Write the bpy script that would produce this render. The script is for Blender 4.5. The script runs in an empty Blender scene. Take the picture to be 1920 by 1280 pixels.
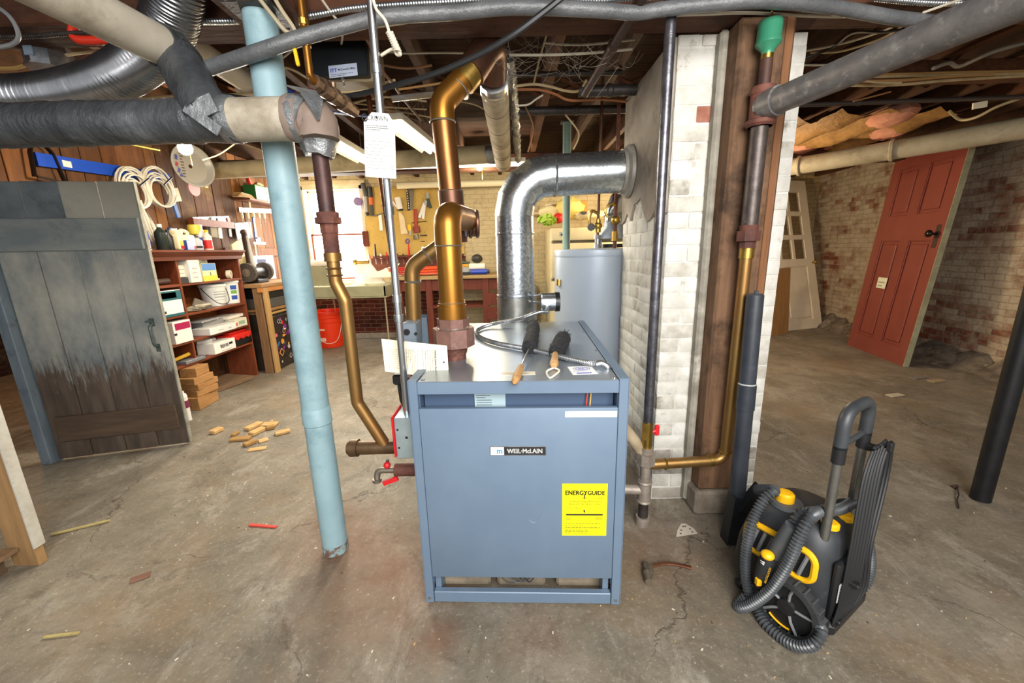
import bpy, bmesh, math, random
from mathutils import Vector as V, Matrix as Mx, Quaternion
random.seed(7)
SC = bpy.context.scene
COL = SC.collection
PI = math.pi
def R(a): return math.radians(a)
# ---------------------------------------------------------------- camera
FPX = 747.0
CR = Mx(((0.99969903, 0.02453249, 0.0), (-0.00547783, 0.22322141, -0.97475238), (-0.0239131, 0.97445901, 0.22328861)))
EYE = V((0, 0, 1.5))
cam_d = bpy.data.cameras.new('camera'); cam = bpy.data.objects.new('camera', cam_d); COL.objects.link(cam)
cam_d.sensor_width = 36.0; cam_d.lens = FPX / 1920 * 36; cam_d.clip_start = 0.02; cam_d.clip_end = 60
cam.matrix_world = Mx.Translation(EYE) @ CR.to_4x4()
SC.camera = cam
def _ray(x, y): return CR @ V((x - 960, 640 - y, -FPX))
def P(x, y, Y):
    v = _ray(x, y); return EYE + v * (Y / v.y)
def PX(x, y, X):
    v = _ray(x, y); return EYE + v * (X / v.x)
def F(x, y, z=0.0):
    v = _ray(x, y); return EYE + v * ((z - 1.5) / v.z)
# ---------------------------------------------------------------- mesh builder
def basis(d):
    d = V(d).normalized(); up = V((0, 0, 1)) if abs(d.z) < .95 else V((0, 1, 0))
    x = up.cross(d).normalized(); return x, d.cross(x)
class B:
    def __init__(s): s.bm = bmesh.new(); s.m = 0
    def _f(s, vs):
        try: f = s.bm.faces.new(vs); f.material_index = s.m; return f
        except ValueError: return None
    def box(s, c, size, rot=None, bev=0.0, seg=1, taper=1.0):
        c = V(c); h = V(size) / 2; M3 = rot.to_3x3() if rot is not None else Mx.Identity(3)
        vs = []
        for z in (-1, 1):
            t = taper if z > 0 else 1.0
            for x, y in ((-1, -1), (1, -1), (1, 1), (-1, 1)): vs.append(s.bm.verts.new(c + M3 @ V((x * h.x * t, y * h.y * t, z * h.z))))
        a, b, c_, d, e, f, g, hh = vs
        fs = [s._f(q) for q in ((d, c_, b, a), (e, f, g, hh), (a, b, f, e), (b, c_, g, f), (c_, d, hh, g), (d, a, e, hh))]
        if bev > 0:
            ed = list({x for fc in fs for x in fc.edges})
            r = bmesh.ops.bevel(s.bm, geom=ed, offset=bev, segments=seg, affect='EDGES', profile=.5)
            for fc in r['faces']: fc.material_index = s.m
        return s
    def bx(s, a, b, bev=0.0, rot=None, seg=1):
        a, b = V(a), V(b); return s.box((a + b) / 2, [abs(q) for q in (b - a)], rot, bev, seg)
    def prism(s, pts, vec):
        vec = V(vec); lo = [s.bm.verts.new(V(p)) for p in pts]; hi = [s.bm.verts.new(V(p) + vec) for p in pts]
        n = len(pts); s._f(lo[::-1]); s._f(hi)
        for i in range(n): s._f((lo[i], lo[(i + 1) % n], hi[(i + 1) % n], hi[i]))
        return s
    def ring(s, c, x, y, r, seg, ry=None):
        ry = r if ry is None else ry
        return [s.bm.verts.new(c + x * (r * math.cos(2 * PI * k / seg)) + y * (ry * math.sin(2 * PI * k / seg))) for k in range(seg)]
    def bridge(s, a, b):
        n = len(a)
        for i in range(n): s._f((a[i], a[(i + 1) % n], b[(i + 1) % n], b[i]))
    def cyl(s, p, q, r, r2=None, seg=20, caps=True, ry=1.0):
        p, q = V(p), V(q); x, y = basis(q - p); r2 = r if r2 is None else r2
        a = s.ring(p, x, y, r, seg, r * ry); b = s.ring(q, x, y, r2, seg, r2 * ry); s.bridge(a, b)
        if caps: s._f(a[::-1]); s._f(b)
        return s
    def tube(s, path, r, seg=10, caps=True, closed=False, flat=1.0, up=None):
        path = [V(p) for p in path]; n = len(path); prev = None; rings = []
        for i, p in enumerate(path):
            if closed: t = path[(i + 1) % n] - path[i - 1]
            else: t = path[min(i + 1, n - 1)] - path[max(i - 1, 0)]
            if t.length < 1e-9: t = V((0, 0, 1))
            t.normalize()
            if prev is None:
                x = V(up) if up is not None else basis(t)[0]
                x = (x - t * x.dot(t)).normalized()
            else:
                x = prev - t * prev.dot(t)
                x = x.normalized() if x.length > 1e-6 else basis(t)[0]
            prev = x; y = t.cross(x); rr = r[i] if isinstance(r, (list, tuple)) else r
            rings.append(s.ring(p, x, y, rr, seg, rr * flat))
        for i in range(n - 1): s.bridge(rings[i], rings[i + 1])
        if closed: s.bridge(rings[-1], rings[0])
        elif caps: s._f(rings[0][::-1]); s._f(rings[-1])
        return s
    def lathe(s, prof, p, d=(0, 0, 1), seg=24, caps=True):
        p = V(p); d = V(d).normalized(); x, y = basis(d); rings = [s.ring(p + d * h, x, y, max(r, 1e-5), seg) for r, h in prof]
        for a, b in zip(rings, rings[1:]): s.bridge(a, b)
        if caps: s._f(rings[0][::-1]); s._f(rings[-1])
        return s
    def sph(s, c, r, sc=(1, 1, 1), seg=14, rot=None):
        c = V(c); n = seg // 2 + 1; M3 = rot.to_3x3() if rot is not None else Mx.Identity(3); rings = []
        for i in range(1, n):
            th = PI * i / n
            rings.append([s.bm.verts.new(c + M3 @ V((r * sc[0] * math.sin(th) * math.cos(2 * PI * k / seg), r * sc[1] * math.sin(th) * math.sin(2 * PI * k / seg), r * sc[2] * math.cos(th)))) for k in range(seg)])
        t = s.bm.verts.new(c + M3 @ V((0, 0, r * sc[2]))); b = s.bm.verts.new(c - M3 @ V((0, 0, r * sc[2])))
        for a, q in zip(rings, rings[1:]): s.bridge(q, a)
        for k in range(seg): s._f((t, rings[0][k], rings[0][(k + 1) % seg])); s._f((b, rings[-1][(k + 1) % seg], rings[-1][k]))
        return s
    def quad(s, *pts): s._f([s.bm.verts.new(V(p)) for p in pts]); return s
    def text(s, txt, o, x, y, size, width=None, bold=0.0, depth=0.0004, align='LEFT'):
        """flat lettering: o = start of the base line, x / y = unit directions"""
        cu = bpy.data.curves.new('t', 'FONT'); cu.body = txt; cu.size = 1; cu.align_x = align; cu.resolution_u = 2; cu.offset = bold
        ob = bpy.data.objects.new('t', cu); me = bpy.data.meshes.new_from_object(ob)
        o, x, y = V(o), V(x).normalized(), V(y).normalized(); z = x.cross(y)
        xs = [v.co.x for v in me.vertices] or [0, 1]; w = max(xs) - min(xs); kx = (width / w) if width and w > 0 else size * 1.0; ky = size
        vs = [s.bm.verts.new(o + x * (v.co.x * kx) + y * (v.co.y * ky) + z * depth) for v in me.vertices]
        for p in me.polygons: s._f([vs[i] for i in p.vertices])
        bpy.data.objects.remove(ob); bpy.data.curves.remove(cu); bpy.data.meshes.remove(me); return s
    def lines(s, o, x, y, w, h, n, seed=1, th=.3):
        """rows of tiny unreadable print"""
        rnd = random.Random(seed); o, x, y = V(o), V(x).normalized(), V(y).normalized(); z = x.cross(y)
        for i in range(n):
            y0 = h - (i + 1) * h / n; u = 0; end = w * rnd.choice((1, .9, .97, .6))
            while u < end:
                l = rnd.uniform(.02, .09) * w; e = min(u + l, end)
                p = o + x * u + y * y0 + z * .0004
                s.quad(p, p + x * (e - u), p + x * (e - u) + y * (h / n * th), p + y * (h / n * th)); u = e + .018 * w
        return s
    def jitter(s, amt, seed=0):
        rnd = random.Random(seed)
        for v in s.bm.verts: v.co += V((rnd.uniform(-amt, amt), rnd.uniform(-amt, amt), rnd.uniform(-amt, amt)))
        return s
WM = {}
SPLIT = set('screw solder_bead brass_collar cord_hook tube_sleeve fitting coupling band hanger yellow_knob hood_leg joint_compound caster pink_wool latch chrome_trim yellow_arc sticker'.split())
def islands(bm):
    seen, out = set(), []
    for v in bm.verts:
        if v in seen: continue
        st, comp = [v], []; seen.add(v)
        while st:
            q = st.pop(); comp.append(q)
            for e in q.link_edges:
                w = e.other_vert(q)
                if w not in seen: seen.add(w); st.append(w)
        out.append(comp)
    return out
def link(name, b, mats, parent=None, smooth=True, angle=35):
    if name in SPLIT and parent is not None:
        isl = islands(b.bm)
        if len(isl) > 1:
            for comp in isl[1:]:
                nb = B(); mp = {v: nb.bm.verts.new(v.co) for v in comp}
                for f in {f for v in comp for f in v.link_faces}: g = nb.bm.faces.new([mp[v] for v in f.verts]); g.material_index = f.material_index
                link(name, nb, mats, parent, smooth, angle)
            bmesh.ops.delete(b.bm, geom=[v for comp in isl[1:] for v in comp], context='VERTS')
    if parent is not None: b.bm.transform(WM[parent.name].inverted()); 
    bmesh.ops.recalc_face_normals(b.bm, faces=b.bm.faces)
    me = bpy.data.meshes.new(name); b.bm.to_mesh(me); b.bm.free()
    for m in (mats if isinstance(mats, (list, tuple)) else [mats]): me.materials.append(m)
    if smooth:
        me.polygons.foreach_set('use_smooth', [True] * len(me.polygons)); me.set_sharp_from_angle(angle=R(angle))
    o = bpy.data.objects.new(name, me); COL.objects.link(o)
    if parent is not None: o.parent = parent; WM[o.name] = WM[parent.name]
    return o
def part(name, b, mats, parent, label=None, **k):
    o = link(name, b, mats, parent, **k)
    if label: o['label'] = label
    return o
def props(o, label, cat, group=None, kind=None):
    o['label'] = label; o['category'] = cat
    if group: o['group'] = group
    if kind: o['kind'] = kind
    return o
def thing(name, label, cat, loc=(0, 0, 0), rot=None, group=None, kind=None):
    o = bpy.data.objects.new(name, None); COL.objects.link(o); o.empty_display_size = .1
    M = Mx.Translation(V(loc)) @ (rot.to_4x4() if rot is not None else Mx.Identity(4))
    o.matrix_world = M; WM[o.name] = M.copy(); return props(o, label, cat, group, kind)
def solo(name, b, mats, label, cat, group=None, kind=None, **k):
    """a thing that is one mesh; its origin goes to the middle of its base"""
    co = [v.co for v in b.bm.verts]
    c = V(((min(v.x for v in co) + max(v.x for v in co)) / 2, (min(v.y for v in co) + max(v.y for v in co)) / 2, min(v.z for v in co)))
    b.bm.transform(Mx.Translation(-c)); o = link(name, b, mats, None, **k); o.location = c; WM[o.name] = Mx.Translation(c)
    return props(o, label, cat, group, kind)
def struct(name, b, mats, label, cat, parent=None, **k):
    return props(link(name, b, mats, parent, **k), label, cat, None, 'structure')
def dup(root, M, label=None, group=None, mats=None):
    r = root.copy(); COL.objects.link(r); r.matrix_world = M; WM[r.name] = M.copy()
    if label: r['label'] = label
    if group: r['group'] = group
    for ch in list(root.children):
        c = ch.copy(); COL.objects.link(c); c.parent = r
        if mats and ch.name.split('.')[0] in mats:
            c.data = ch.data.copy(); c.data.materials[0] = mats[ch.name.split('.')[0]]
        for g in list(ch.children):
            d = g.copy(); COL.objects.link(d); d.parent = c
    return r
def rz(a): return Mx.Rotation(a, 3, 'Z')
def frame(x, y, z): return Mx((V(x).normalized(), V(y).normalized(), V(z).normalized())).transposed()
def fillet(pts, r, n=6):
    pts = [V(p) for p in pts]; out = [pts[0]]; rs = r if isinstance(r, (list, tuple)) else [r] * len(pts)
    for i in range(1, len(pts) - 1):
        a, b, c = pts[i - 1], pts[i], pts[i + 1]; u = (a - b); w = (c - b); lu, lw = u.length, w.length; u.normalize(); w.normalize()
        ang = u.angle(w); d = min(rs[i] / math.tan(ang / 2), lu * .49, lw * .49) if ang < PI - .01 else 0
        if d <= 0: out.append(b); continue
        p, q = b + u * d, b + w * d
        for k in range(n + 1):
            t = k / n; out.append(p * (1 - t) ** 2 + b * (2 * t * (1 - t)) + q * t * t)
    out.append(pts[-1]); return out
def spline(pts, n=8, closed=False):
    pts = [V(p) for p in pts]; m = len(pts); out = []
    rng = range(m) if closed else range(m - 1)
    for i in rng:
        if closed: p0, p1, p2, p3 = pts[i - 1], pts[i], pts[(i + 1) % m], pts[(i + 2) % m]
        else: p0, p1, p2, p3 = pts[max(i - 1, 0)], pts[i], pts[i + 1], pts[min(i + 2, m - 1)]
        for k in range(n):
            t = k / n; out.append(.5 * ((2 * p1) + (p2 - p0) * t + (2 * p0 - 5 * p1 + 4 * p2 - p3) * t * t + (3 * p1 - p0 - 3 * p2 + p3) * t ** 3))
    if not closed: out.append(pts[-1])
    return out
def resample(path, step):
    path = [V(p) for p in path]; out = [path[0].copy()]; acc = 0
    for a, b in zip(path, path[1:]):
        L = (b - a).length
        if L < 1e-9: continue
        while acc + L >= step:
            t = (step - acc) / L; a = a + (b - a) * t; L = (b - a).length; out.append(a.copy()); acc = 0
        acc += L
    return out
def ribbed(b, path, r, pitch, depth, seg=14):
    pts = resample(path, pitch / 4); rr = [(r, r - depth * .5, r - depth, r - depth * .5)[i % 4] for i in range(len(pts))]
    return b.tube(pts, rr, seg)
# ---------------------------------------------------------------- materials
def nd(t, ty, **kw):
    n = t.nodes.new(ty)
    for k, v in kw.items():
        if k in n.inputs: n.inputs[k].default_value = v
        else: setattr(n, k, v)
    return n
def new_mat(name):
    m = bpy.data.materials.new(name); m.use_nodes = True; t = m.node_tree; t.nodes.clear()
    out = t.nodes.new('ShaderNodeOutputMaterial'); p = t.nodes.new('ShaderNodeBsdfPrincipled'); t.links.new(p.outputs[0], out.inputs[0]); return m, t, p
def rgb(h):
    h = h.lstrip('#'); c = [int(h[i:i + 2], 16) / 255 for i in (0, 2, 4)]
    return tuple((x / 12.92 if x <= .04045 else ((x + .055) / 1.055) ** 2.4) for x in c) + (1,)
MC = {}
def mat(c1, rough=.5, metal=0.0, c2=None, scale=6.0, lo=.35, hi=.65, stretch=(1, 1, 1), bump=0.0, bscale=None, detail=5, c3=None, s3=2.5, t3=(.55, .7), spec=.5, coat=0.0, rvar=0.0, name=None, dist=.01):
    """weathered surface: colour 1 and 2 mixed by noise, colour 3 as larger patches, bump"""
    key = (c1, rough, metal, c2, scale, lo, hi, stretch, bump, bscale, c3, s3, t3, spec, coat, rvar)
    if key in MC: return MC[key]
    m, t, p = new_mat(name or 'surface'); L = t.links.new
    p.inputs['Base Color'].default_value = rgb(c1); p.inputs['Roughness'].default_value = rough; p.inputs['Metallic'].default_value = metal
    p.inputs['Specular IOR Level'].default_value = spec; p.inputs['Coat Weight'].default_value = coat
    if c2 or bump or c3 or rvar:
        tc = nd(t, 'ShaderNodeTexCoord'); mp = nd(t, 'ShaderNodeMapping'); mp.inputs['Scale'].default_value = stretch; L(tc.outputs['Object'], mp.inputs[0])
        n = nd(t, 'ShaderNodeTexNoise', Scale=scale, Detail=detail, Roughness=.62); L(mp.outputs[0], n.inputs['Vector'])
        col = None
        if c2:
            r = nd(t, 'ShaderNodeValToRGB'); r.color_ramp.elements[0].position = lo; r.color_ramp.elements[1].position = hi
            r.color_ramp.elements[0].color = rgb(c1); r.color_ramp.elements[1].color = rgb(c2); L(n.outputs[0], r.inputs[0]); col = r.outputs[0]
        if c3:
            n3 = nd(t, 'ShaderNodeTexNoise', Scale=s3, Detail=7, Roughness=.7); L(tc.outputs['Object'], n3.inputs['Vector'])
            r3 = nd(t, 'ShaderNodeMapRange'); r3.inputs[1].default_value = t3[0]; r3.inputs[2].default_value = t3[1]; L(n3.outputs[0], r3.inputs[0])
            mx = nd(t, 'ShaderNodeMix', data_type='RGBA'); L(r3.outputs[0], mx.inputs[0])
            if col: L(col, mx.inputs[6])
            else: mx.inputs[6].default_value = rgb(c1)
            mx.inputs[7].default_value = rgb(c3); col = mx.outputs[2]
        if col: L(col, p.inputs['Base Color'])
        if rvar:
            rr = nd(t, 'ShaderNodeMapRange'); rr.inputs[3].default_value = rough - rvar; rr.inputs[4].default_value = rough + rvar; L(n.outputs[0], rr.inputs[0]); L(rr.outputs[0], p.inputs['Roughness'])
        if bump:
            nb = n
            if bscale: nb = nd(t, 'ShaderNodeTexNoise', Scale=bscale, Detail=6, Roughness=.65); L(mp.outputs[0], nb.inputs['Vector'])
            bp = nd(t, 'ShaderNodeBump', Strength=bump, Distance=dist); L(nb.outputs[0], bp.inputs['Height']); L(bp.outputs[0], p.inputs['Normal'])
    MC[key] = m; return m
def wood(c1, c2, axis='Z', scale=3.0, rough=.7, bump=.25, c3=None, t3=(.5, .7), s3=2.0):
    st = {'X': (1, 9, 9), 'Y': (9, 1, 9), 'Z': (9, 9, 1)}[axis]
    return mat(c1, rough, 0, c2, scale, .3, .72, st, bump, None, 6, c3, s3, t3, .3, name='wood')
def glow(c, s):
    m, t, p = new_mat('light'); p.inputs['Base Color'].default_value = rgb(c); p.inputs['Emission Color'].default_value = rgb(c); p.inputs['Emission Strength'].default_value = s; return m
def brick(paint, body, mortar, cover=.5, bw=.2, bh=.075, axes='XZ', bump=.6, patch=2.0, paint2=None, grime=None, soft=.08):
    """brick wall under worn paint: PAINT lies on in large patches, COVER is how much of it is left"""
    m, t, p = new_mat('brick'); L = t.links.new
    tc = nd(t, 'ShaderNodeTexCoord'); sp = nd(t, 'ShaderNodeSeparateXYZ'); cb = nd(t, 'ShaderNodeCombineXYZ'); L(tc.outputs['Object'], sp.inputs[0])
    L(sp.outputs[axes[0]], cb.inputs[0]); L(sp.outputs[axes[1]], cb.inputs[1])
    wob = nd(t, 'ShaderNodeTexNoise', Scale=7.0, Detail=3); L(cb.outputs[0], wob.inputs['Vector'])
    ad = nd(t, 'ShaderNodeVectorMath', operation='MULTIPLY_ADD'); L(wob.outputs['Color'], ad.inputs[0]); ad.inputs[1].default_value = (.05, .034, 0); L(cb.outputs[0], ad.inputs[2])
    br = nd(t, 'ShaderNodeTexBrick', Scale=1.0); br.inputs['Brick Width'].default_value = bw; br.inputs['Row Height'].default_value = bh; br.inputs['Mortar Size'].default_value = .006; br.inputs['Mortar Smooth'].default_value = .4
    br.inputs['Color1'].default_value = rgb(body[0]); br.inputs['Color2'].default_value = rgb(body[1]); br.inputs['Mortar'].default_value = rgb(mortar); L(ad.outputs[0], br.inputs['Vector'])
    n = nd(t, 'ShaderNodeTexNoise', Scale=patch, Detail=9, Roughness=.72); L(tc.outputs['Object'], n.inputs['Vector'])
    br2 = nd(t, 'ShaderNodeTexBrick', Scale=1.0); br2.inputs['Brick Width'].default_value = bw; br2.inputs['Row Height'].default_value = bh; br2.inputs['Mortar Size'].default_value = 0
    br2.inputs['Color1'].default_value = (0, 0, 0, 1); br2.inputs['Color2'].default_value = (1, 1, 1, 1); L(ad.outputs[0], br2.inputs['Vector'])
    mul = nd(t, 'ShaderNodeMath', operation='MULTIPLY_ADD'); L(br2.outputs[0], mul.inputs[0]); mul.inputs[1].default_value = .14; L(n.outputs[0], mul.inputs[2])
    mr = nd(t, 'ShaderNodeMapRange'); mr.inputs[1].default_value = .57 - (cover - .5) * .7 - soft; mr.inputs[2].default_value = .57 - (cover - .5) * .7 + soft; L(mul.outputs[0], mr.inputs[0])
    n2 = nd(t, 'ShaderNodeTexNoise', Scale=3.3, Detail=6, Roughness=.7); L(tc.outputs['Object'], n2.inputs['Vector'])
    pr = nd(t, 'ShaderNodeMix', data_type='RGBA'); L(n2.outputs[0], pr.inputs[0]); pr.inputs[6].default_value = rgb(paint); pr.inputs[7].default_value = rgb(paint2 or paint)
    mm = nd(t, 'ShaderNodeMix', data_type='RGBA', blend_type='MULTIPLY'); fm = nd(t, 'ShaderNodeMath', operation='MULTIPLY'); L(br.outputs['Fac'], fm.inputs[0]); fm.inputs[1].default_value = .28
    L(fm.outputs[0], mm.inputs[0]); L(pr.outputs[2], mm.inputs[6]); mm.inputs[7].default_value = rgb(grime or '#6a6252')
    mx = nd(t, 'ShaderNodeMix', data_type='RGBA'); L(mr.outputs[0], mx.inputs[0]); L(br.outputs['Color'], mx.inputs[6]); L(mm.outputs[2], mx.inputs[7])
    n5 = nd(t, 'ShaderNodeTexNoise', Scale=5.5, Detail=10, Roughness=.78); L(tc.outputs['Object'], n5.inputs['Vector']); r5 = nd(t, 'ShaderNodeMapRange'); r5.inputs[1].default_value = .5; r5.inputs[2].default_value = .68; r5.inputs[4].default_value = .55; L(n5.outputs[0], r5.inputs[0])
    m6 = nd(t, 'ShaderNodeMix', data_type='RGBA'); L(r5.outputs[0], m6.inputs[0]); L(mx.outputs[2], m6.inputs[6]); m6.inputs[7].default_value = rgb(grime or '#6a6252'); L(m6.outputs[2], p.inputs['Base Color'])
    inv = nd(t, 'ShaderNodeMath', operation='MULTIPLY_ADD'); L(br.outputs['Fac'], inv.inputs[0]); inv.inputs[1].default_value = -1.0
    nz = nd(t, 'ShaderNodeTexNoise', Scale=22.0, Detail=6); L(tc.outputs['Object'], nz.inputs['Vector']); L(nz.outputs[0], inv.inputs[2])
    bp = nd(t, 'ShaderNodeBump', Strength=bump, Distance=.012); L(inv.outputs[0], bp.inputs['Height']); L(bp.outputs[0], p.inputs['Normal'])
    p.inputs['Roughness'].default_value = .85; p.inputs['Specular IOR Level'].default_value = .25
    return m
# ================================================================ setting
ZJ, ZS = 2.72, 2.95          # underside of joists, of the subfloor
XW, YB = -3.75, 7.1          # plank wall, back wall
# ---- floor
m, t, p = new_mat('concrete_floor'); L = t.links.new
tc = nd(t, 'ShaderNodeTexCoord')
def fnoise(sc, det, ro, loc=(0, 0, 0), st=(1, 1, 1), rot=0.0, dist=0.0):
    mp_ = nd(t, 'ShaderNodeMapping'); mp_.inputs['Location'].default_value = loc; mp_.inputs['Scale'].default_value = st; mp_.inputs['Rotation'].default_value = (0, 0, rot); L(tc.outputs['Object'], mp_.inputs[0])
    n_ = nd(t, 'ShaderNodeTexNoise', Scale=sc, Detail=det, Roughness=ro, Distortion=dist); L(mp_.outputs[0], n_.inputs['Vector']); return n_
def fmask(n_, a, b_, top=1.0):
    r_ = nd(t, 'ShaderNodeMapRange'); r_.inputs[1].default_value = a; r_.inputs[2].default_value = b_; r_.inputs[4].default_value = top; L(n_.outputs[0], r_.inputs[0]); return r_.outputs[0]
def fmix(fac, a, col, mode='MIX'):
    x_ = nd(t, 'ShaderNodeMix', data_type='RGBA', blend_type=mode); L(fac, x_.inputs[0]) if not isinstance(fac, float) else setattr(x_.inputs[0], 'default_value', fac); L(a, x_.inputs[6]); x_.inputs[7].default_value = rgb(col); return x_.outputs[2]
n1 = fnoise(1.2, 12, .74); r1 = nd(t, 'ShaderNodeValToRGB'); e = r1.color_ramp.elements; e[0].position = .32; e[0].color = rgb('#5d564a'); e[1].position = .68; e[1].color = rgb('#948b7b'); x = r1.color_ramp.elements.new(.5); x.color = rgb('#7b7263'); L(n1.outputs[0], r1.inputs[0])
n2 = fnoise(4.2, 12, .78, (2, 5, 0), dist=.8); c_ = fmix(fmask(n2, .5, .64, .65), r1.outputs[0], '#574f43')
c_ = fmix(fmask(fnoise(3.1, 12, .8, (9, 1, 0), (1, .55, 1), .5, .5), .52, .66, .7), c_, '#a8a193')
c_ = fmix(fmask(fnoise(1.0, 9, .7, (3.1, 1.7, 0)), .5, .66, .55), c_, '#7f6748')
c_ = fmix(fmask(fnoise(.8, 10, .75, (7.3, 4.1, 0)), .52, .68, .6), c_, '#5b564f')
c_ = fmix(fmask(fnoise(38, 8, .8), .5, .68, .5), c_, '#655c50'); c_ = fmix(fmask(fnoise(55, 6, .8, (4, 4, 0)), .56, .7, .5), c_, '#cfc8ba')
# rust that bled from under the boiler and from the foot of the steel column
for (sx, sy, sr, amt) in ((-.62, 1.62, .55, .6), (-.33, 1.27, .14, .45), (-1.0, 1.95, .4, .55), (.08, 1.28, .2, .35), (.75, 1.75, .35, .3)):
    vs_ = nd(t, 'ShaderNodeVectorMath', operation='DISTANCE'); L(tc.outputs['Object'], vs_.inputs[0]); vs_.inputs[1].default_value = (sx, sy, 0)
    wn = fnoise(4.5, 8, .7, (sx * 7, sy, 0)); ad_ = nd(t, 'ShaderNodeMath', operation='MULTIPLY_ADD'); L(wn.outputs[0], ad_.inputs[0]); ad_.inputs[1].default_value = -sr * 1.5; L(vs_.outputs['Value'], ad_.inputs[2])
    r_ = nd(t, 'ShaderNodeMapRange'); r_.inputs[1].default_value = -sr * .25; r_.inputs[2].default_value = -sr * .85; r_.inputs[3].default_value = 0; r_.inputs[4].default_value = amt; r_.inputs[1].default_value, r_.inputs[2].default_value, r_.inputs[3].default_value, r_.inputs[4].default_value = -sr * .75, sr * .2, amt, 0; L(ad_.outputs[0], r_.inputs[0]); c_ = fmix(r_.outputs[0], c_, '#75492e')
class _O: pass
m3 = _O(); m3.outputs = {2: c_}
# cracks
wob = nd(t, 'ShaderNodeTexNoise', Scale=2.0, Detail=6, Roughness=.6); L(tc.outputs['Object'], wob.inputs['Vector'])
ad = nd(t, 'ShaderNodeVectorMath', operation='MULTIPLY_ADD'); L(wob.outputs['Color'], ad.inputs[0]); ad.inputs[1].default_value = (.75, .75, 0); L(tc.outputs['Object'], ad.inputs[2])
vo = nd(t, 'ShaderNodeTexVoronoi', feature='DISTANCE_TO_EDGE', Scale=.55); vo.voronoi_dimensions = '2D'; L(ad.outputs[0], vo.inputs['Vector'])
rv = nd(t, 'ShaderNodeMapRange'); rv.inputs[1].default_value = .0; rv.inputs[2].default_value = .0055; rv.inputs[3].default_value = 1; rv.inputs[4].default_value = 0; L(vo.outputs['Distance'], rv.inputs[0])
nk = nd(t, 'ShaderNodeTexNoise', Scale=1.6, Detail=3); L(tc.outputs['Object'], nk.inputs['Vector'])
rk = nd(t, 'ShaderNodeMapRange'); rk.inputs[1].default_value = .42; rk.inputs[2].default_value = .56; L(nk.outputs[0], rk.inputs[0])
ck = nd(t, 'ShaderNodeMath', operation='MULTIPLY'); L(rv.outputs[0], ck.inputs[0]); L(rk.outputs[0], ck.inputs[1])
ck2 = nd(t, 'ShaderNodeMath', operation='MULTIPLY'); L(ck.outputs[0], ck2.inputs[0]); ck2.inputs[1].default_value = .65
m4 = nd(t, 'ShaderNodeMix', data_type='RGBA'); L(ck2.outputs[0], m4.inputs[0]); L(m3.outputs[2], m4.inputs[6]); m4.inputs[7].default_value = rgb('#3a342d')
# pale flecks
vf = nd(t, 'ShaderNodeTexVoronoi', Scale=16.0); L(tc.outputs['Object'], vf.inputs['Vector']); nf = nd(t, 'ShaderNodeTexNoise', Scale=40.0, Detail=2); L(tc.outputs['Object'], nf.inputs['Vector'])
sf = nd(t, 'ShaderNodeMath', operation='MULTIPLY_ADD'); L(nf.outputs[0], sf.inputs[0]); sf.inputs[1].default_value = .16; L(vf.outputs['Distance'], sf.inputs[2])
rf = nd(t, 'ShaderNodeMapRange'); rf.inputs[1].default_value = .105; rf.inputs[2].default_value = .125; rf.inputs[3].default_value = .6; rf.inputs[4].default_value = 0; L(sf.outputs[0], rf.inputs[0])
m5 = nd(t, 'ShaderNodeMix', data_type='RGBA'); L(rf.outputs[0], m5.inputs[0]); L(m4.outputs[2], m5.inputs[6]); m5.inputs[7].default_value = rgb('#cfc7b8'); L(m5.outputs[2], p.inputs['Base Color'])
nb = nd(t, 'ShaderNodeTexNoise', Scale=26.0, Detail=7, Roughness=.7); L(tc.outputs['Object'], nb.inputs['Vector'])
hb = nd(t, 'ShaderNodeMath', operation='MULTIPLY_ADD'); L(ck.outputs[0], hb.inputs[0]); hb.inputs[1].default_value = -1.2; L(nb.outputs[0], hb.inputs[2])
bp = nd(t, 'ShaderNodeBump', Strength=.35, Distance=.008); L(hb.outputs[0], bp.inputs['Height']); L(bp.outputs[0], p.inputs['Normal'])
rr = nd(t, 'ShaderNodeMapRange'); rr.inputs[3].default_value = .5; rr.inputs[4].default_value = .82; L(n2.outputs[0], rr.inputs[0]); L(rr.outputs[0], p.inputs['Roughness']); p.inputs['Specular IOR Level'].default_value = .35
FLOOR_M = m
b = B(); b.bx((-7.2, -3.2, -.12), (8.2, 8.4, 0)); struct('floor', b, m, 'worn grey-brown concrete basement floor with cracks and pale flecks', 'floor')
# ---- back wall with window opening
WX0, WX1, WZ0, WZ1 = -3.5, -2.44, 1.02, 2.62
cream = brick('#ded0ae', ('#a08a66', '#8a6f50'), '#b3a27c', .93, .21, .072, 'XZ', .5, 1.6, '#c9b688', '#8a7a58')
lowred = brick('#b9aa98', ('#6a2f20', '#4c2118'), '#8d7566', .12, .21, .072, 'XZ', .7, 1.8)
b = B()
b.bx((-7, YB, 0), (-3.75, YB + .3, ZS)); b.bx((-3.75, YB, 1.0), (WX0, YB + .3, ZS)); b.bx((WX0, YB, WZ1), (WX1, YB + .3, ZS)); b.bx((WX1, YB, 1.0), (2.0, YB + .3, ZS)); b.bx((-1.2, YB, .0), (2.0, YB + .3, 1.0)); b.m = 3; b.bx((2.0, 8.05, 0), (8, 8.3, ZS))
b.m = 1; b.bx((-3.75, YB, 0), (-1.2, YB + .3, 1.0)); b.m = 2; b.bx((-3.74, YB - .03, 0), (-1.3, YB, .1), .01)
peel2 = brick('#c2a879', ('#8d5a40', '#99694e'), '#8a7a63', .7, .215, .075, 'XZ', .8, 1.5, '#9c875f', '#6b5c48', .08)
struct('wall_back', b, [cream, lowred, mat('#8f8474', .9, 0, '#a79c8c', 5, bump=.4), peel2], 'cream painted brick end wall, dark red brick below the sink', 'wall')
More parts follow.
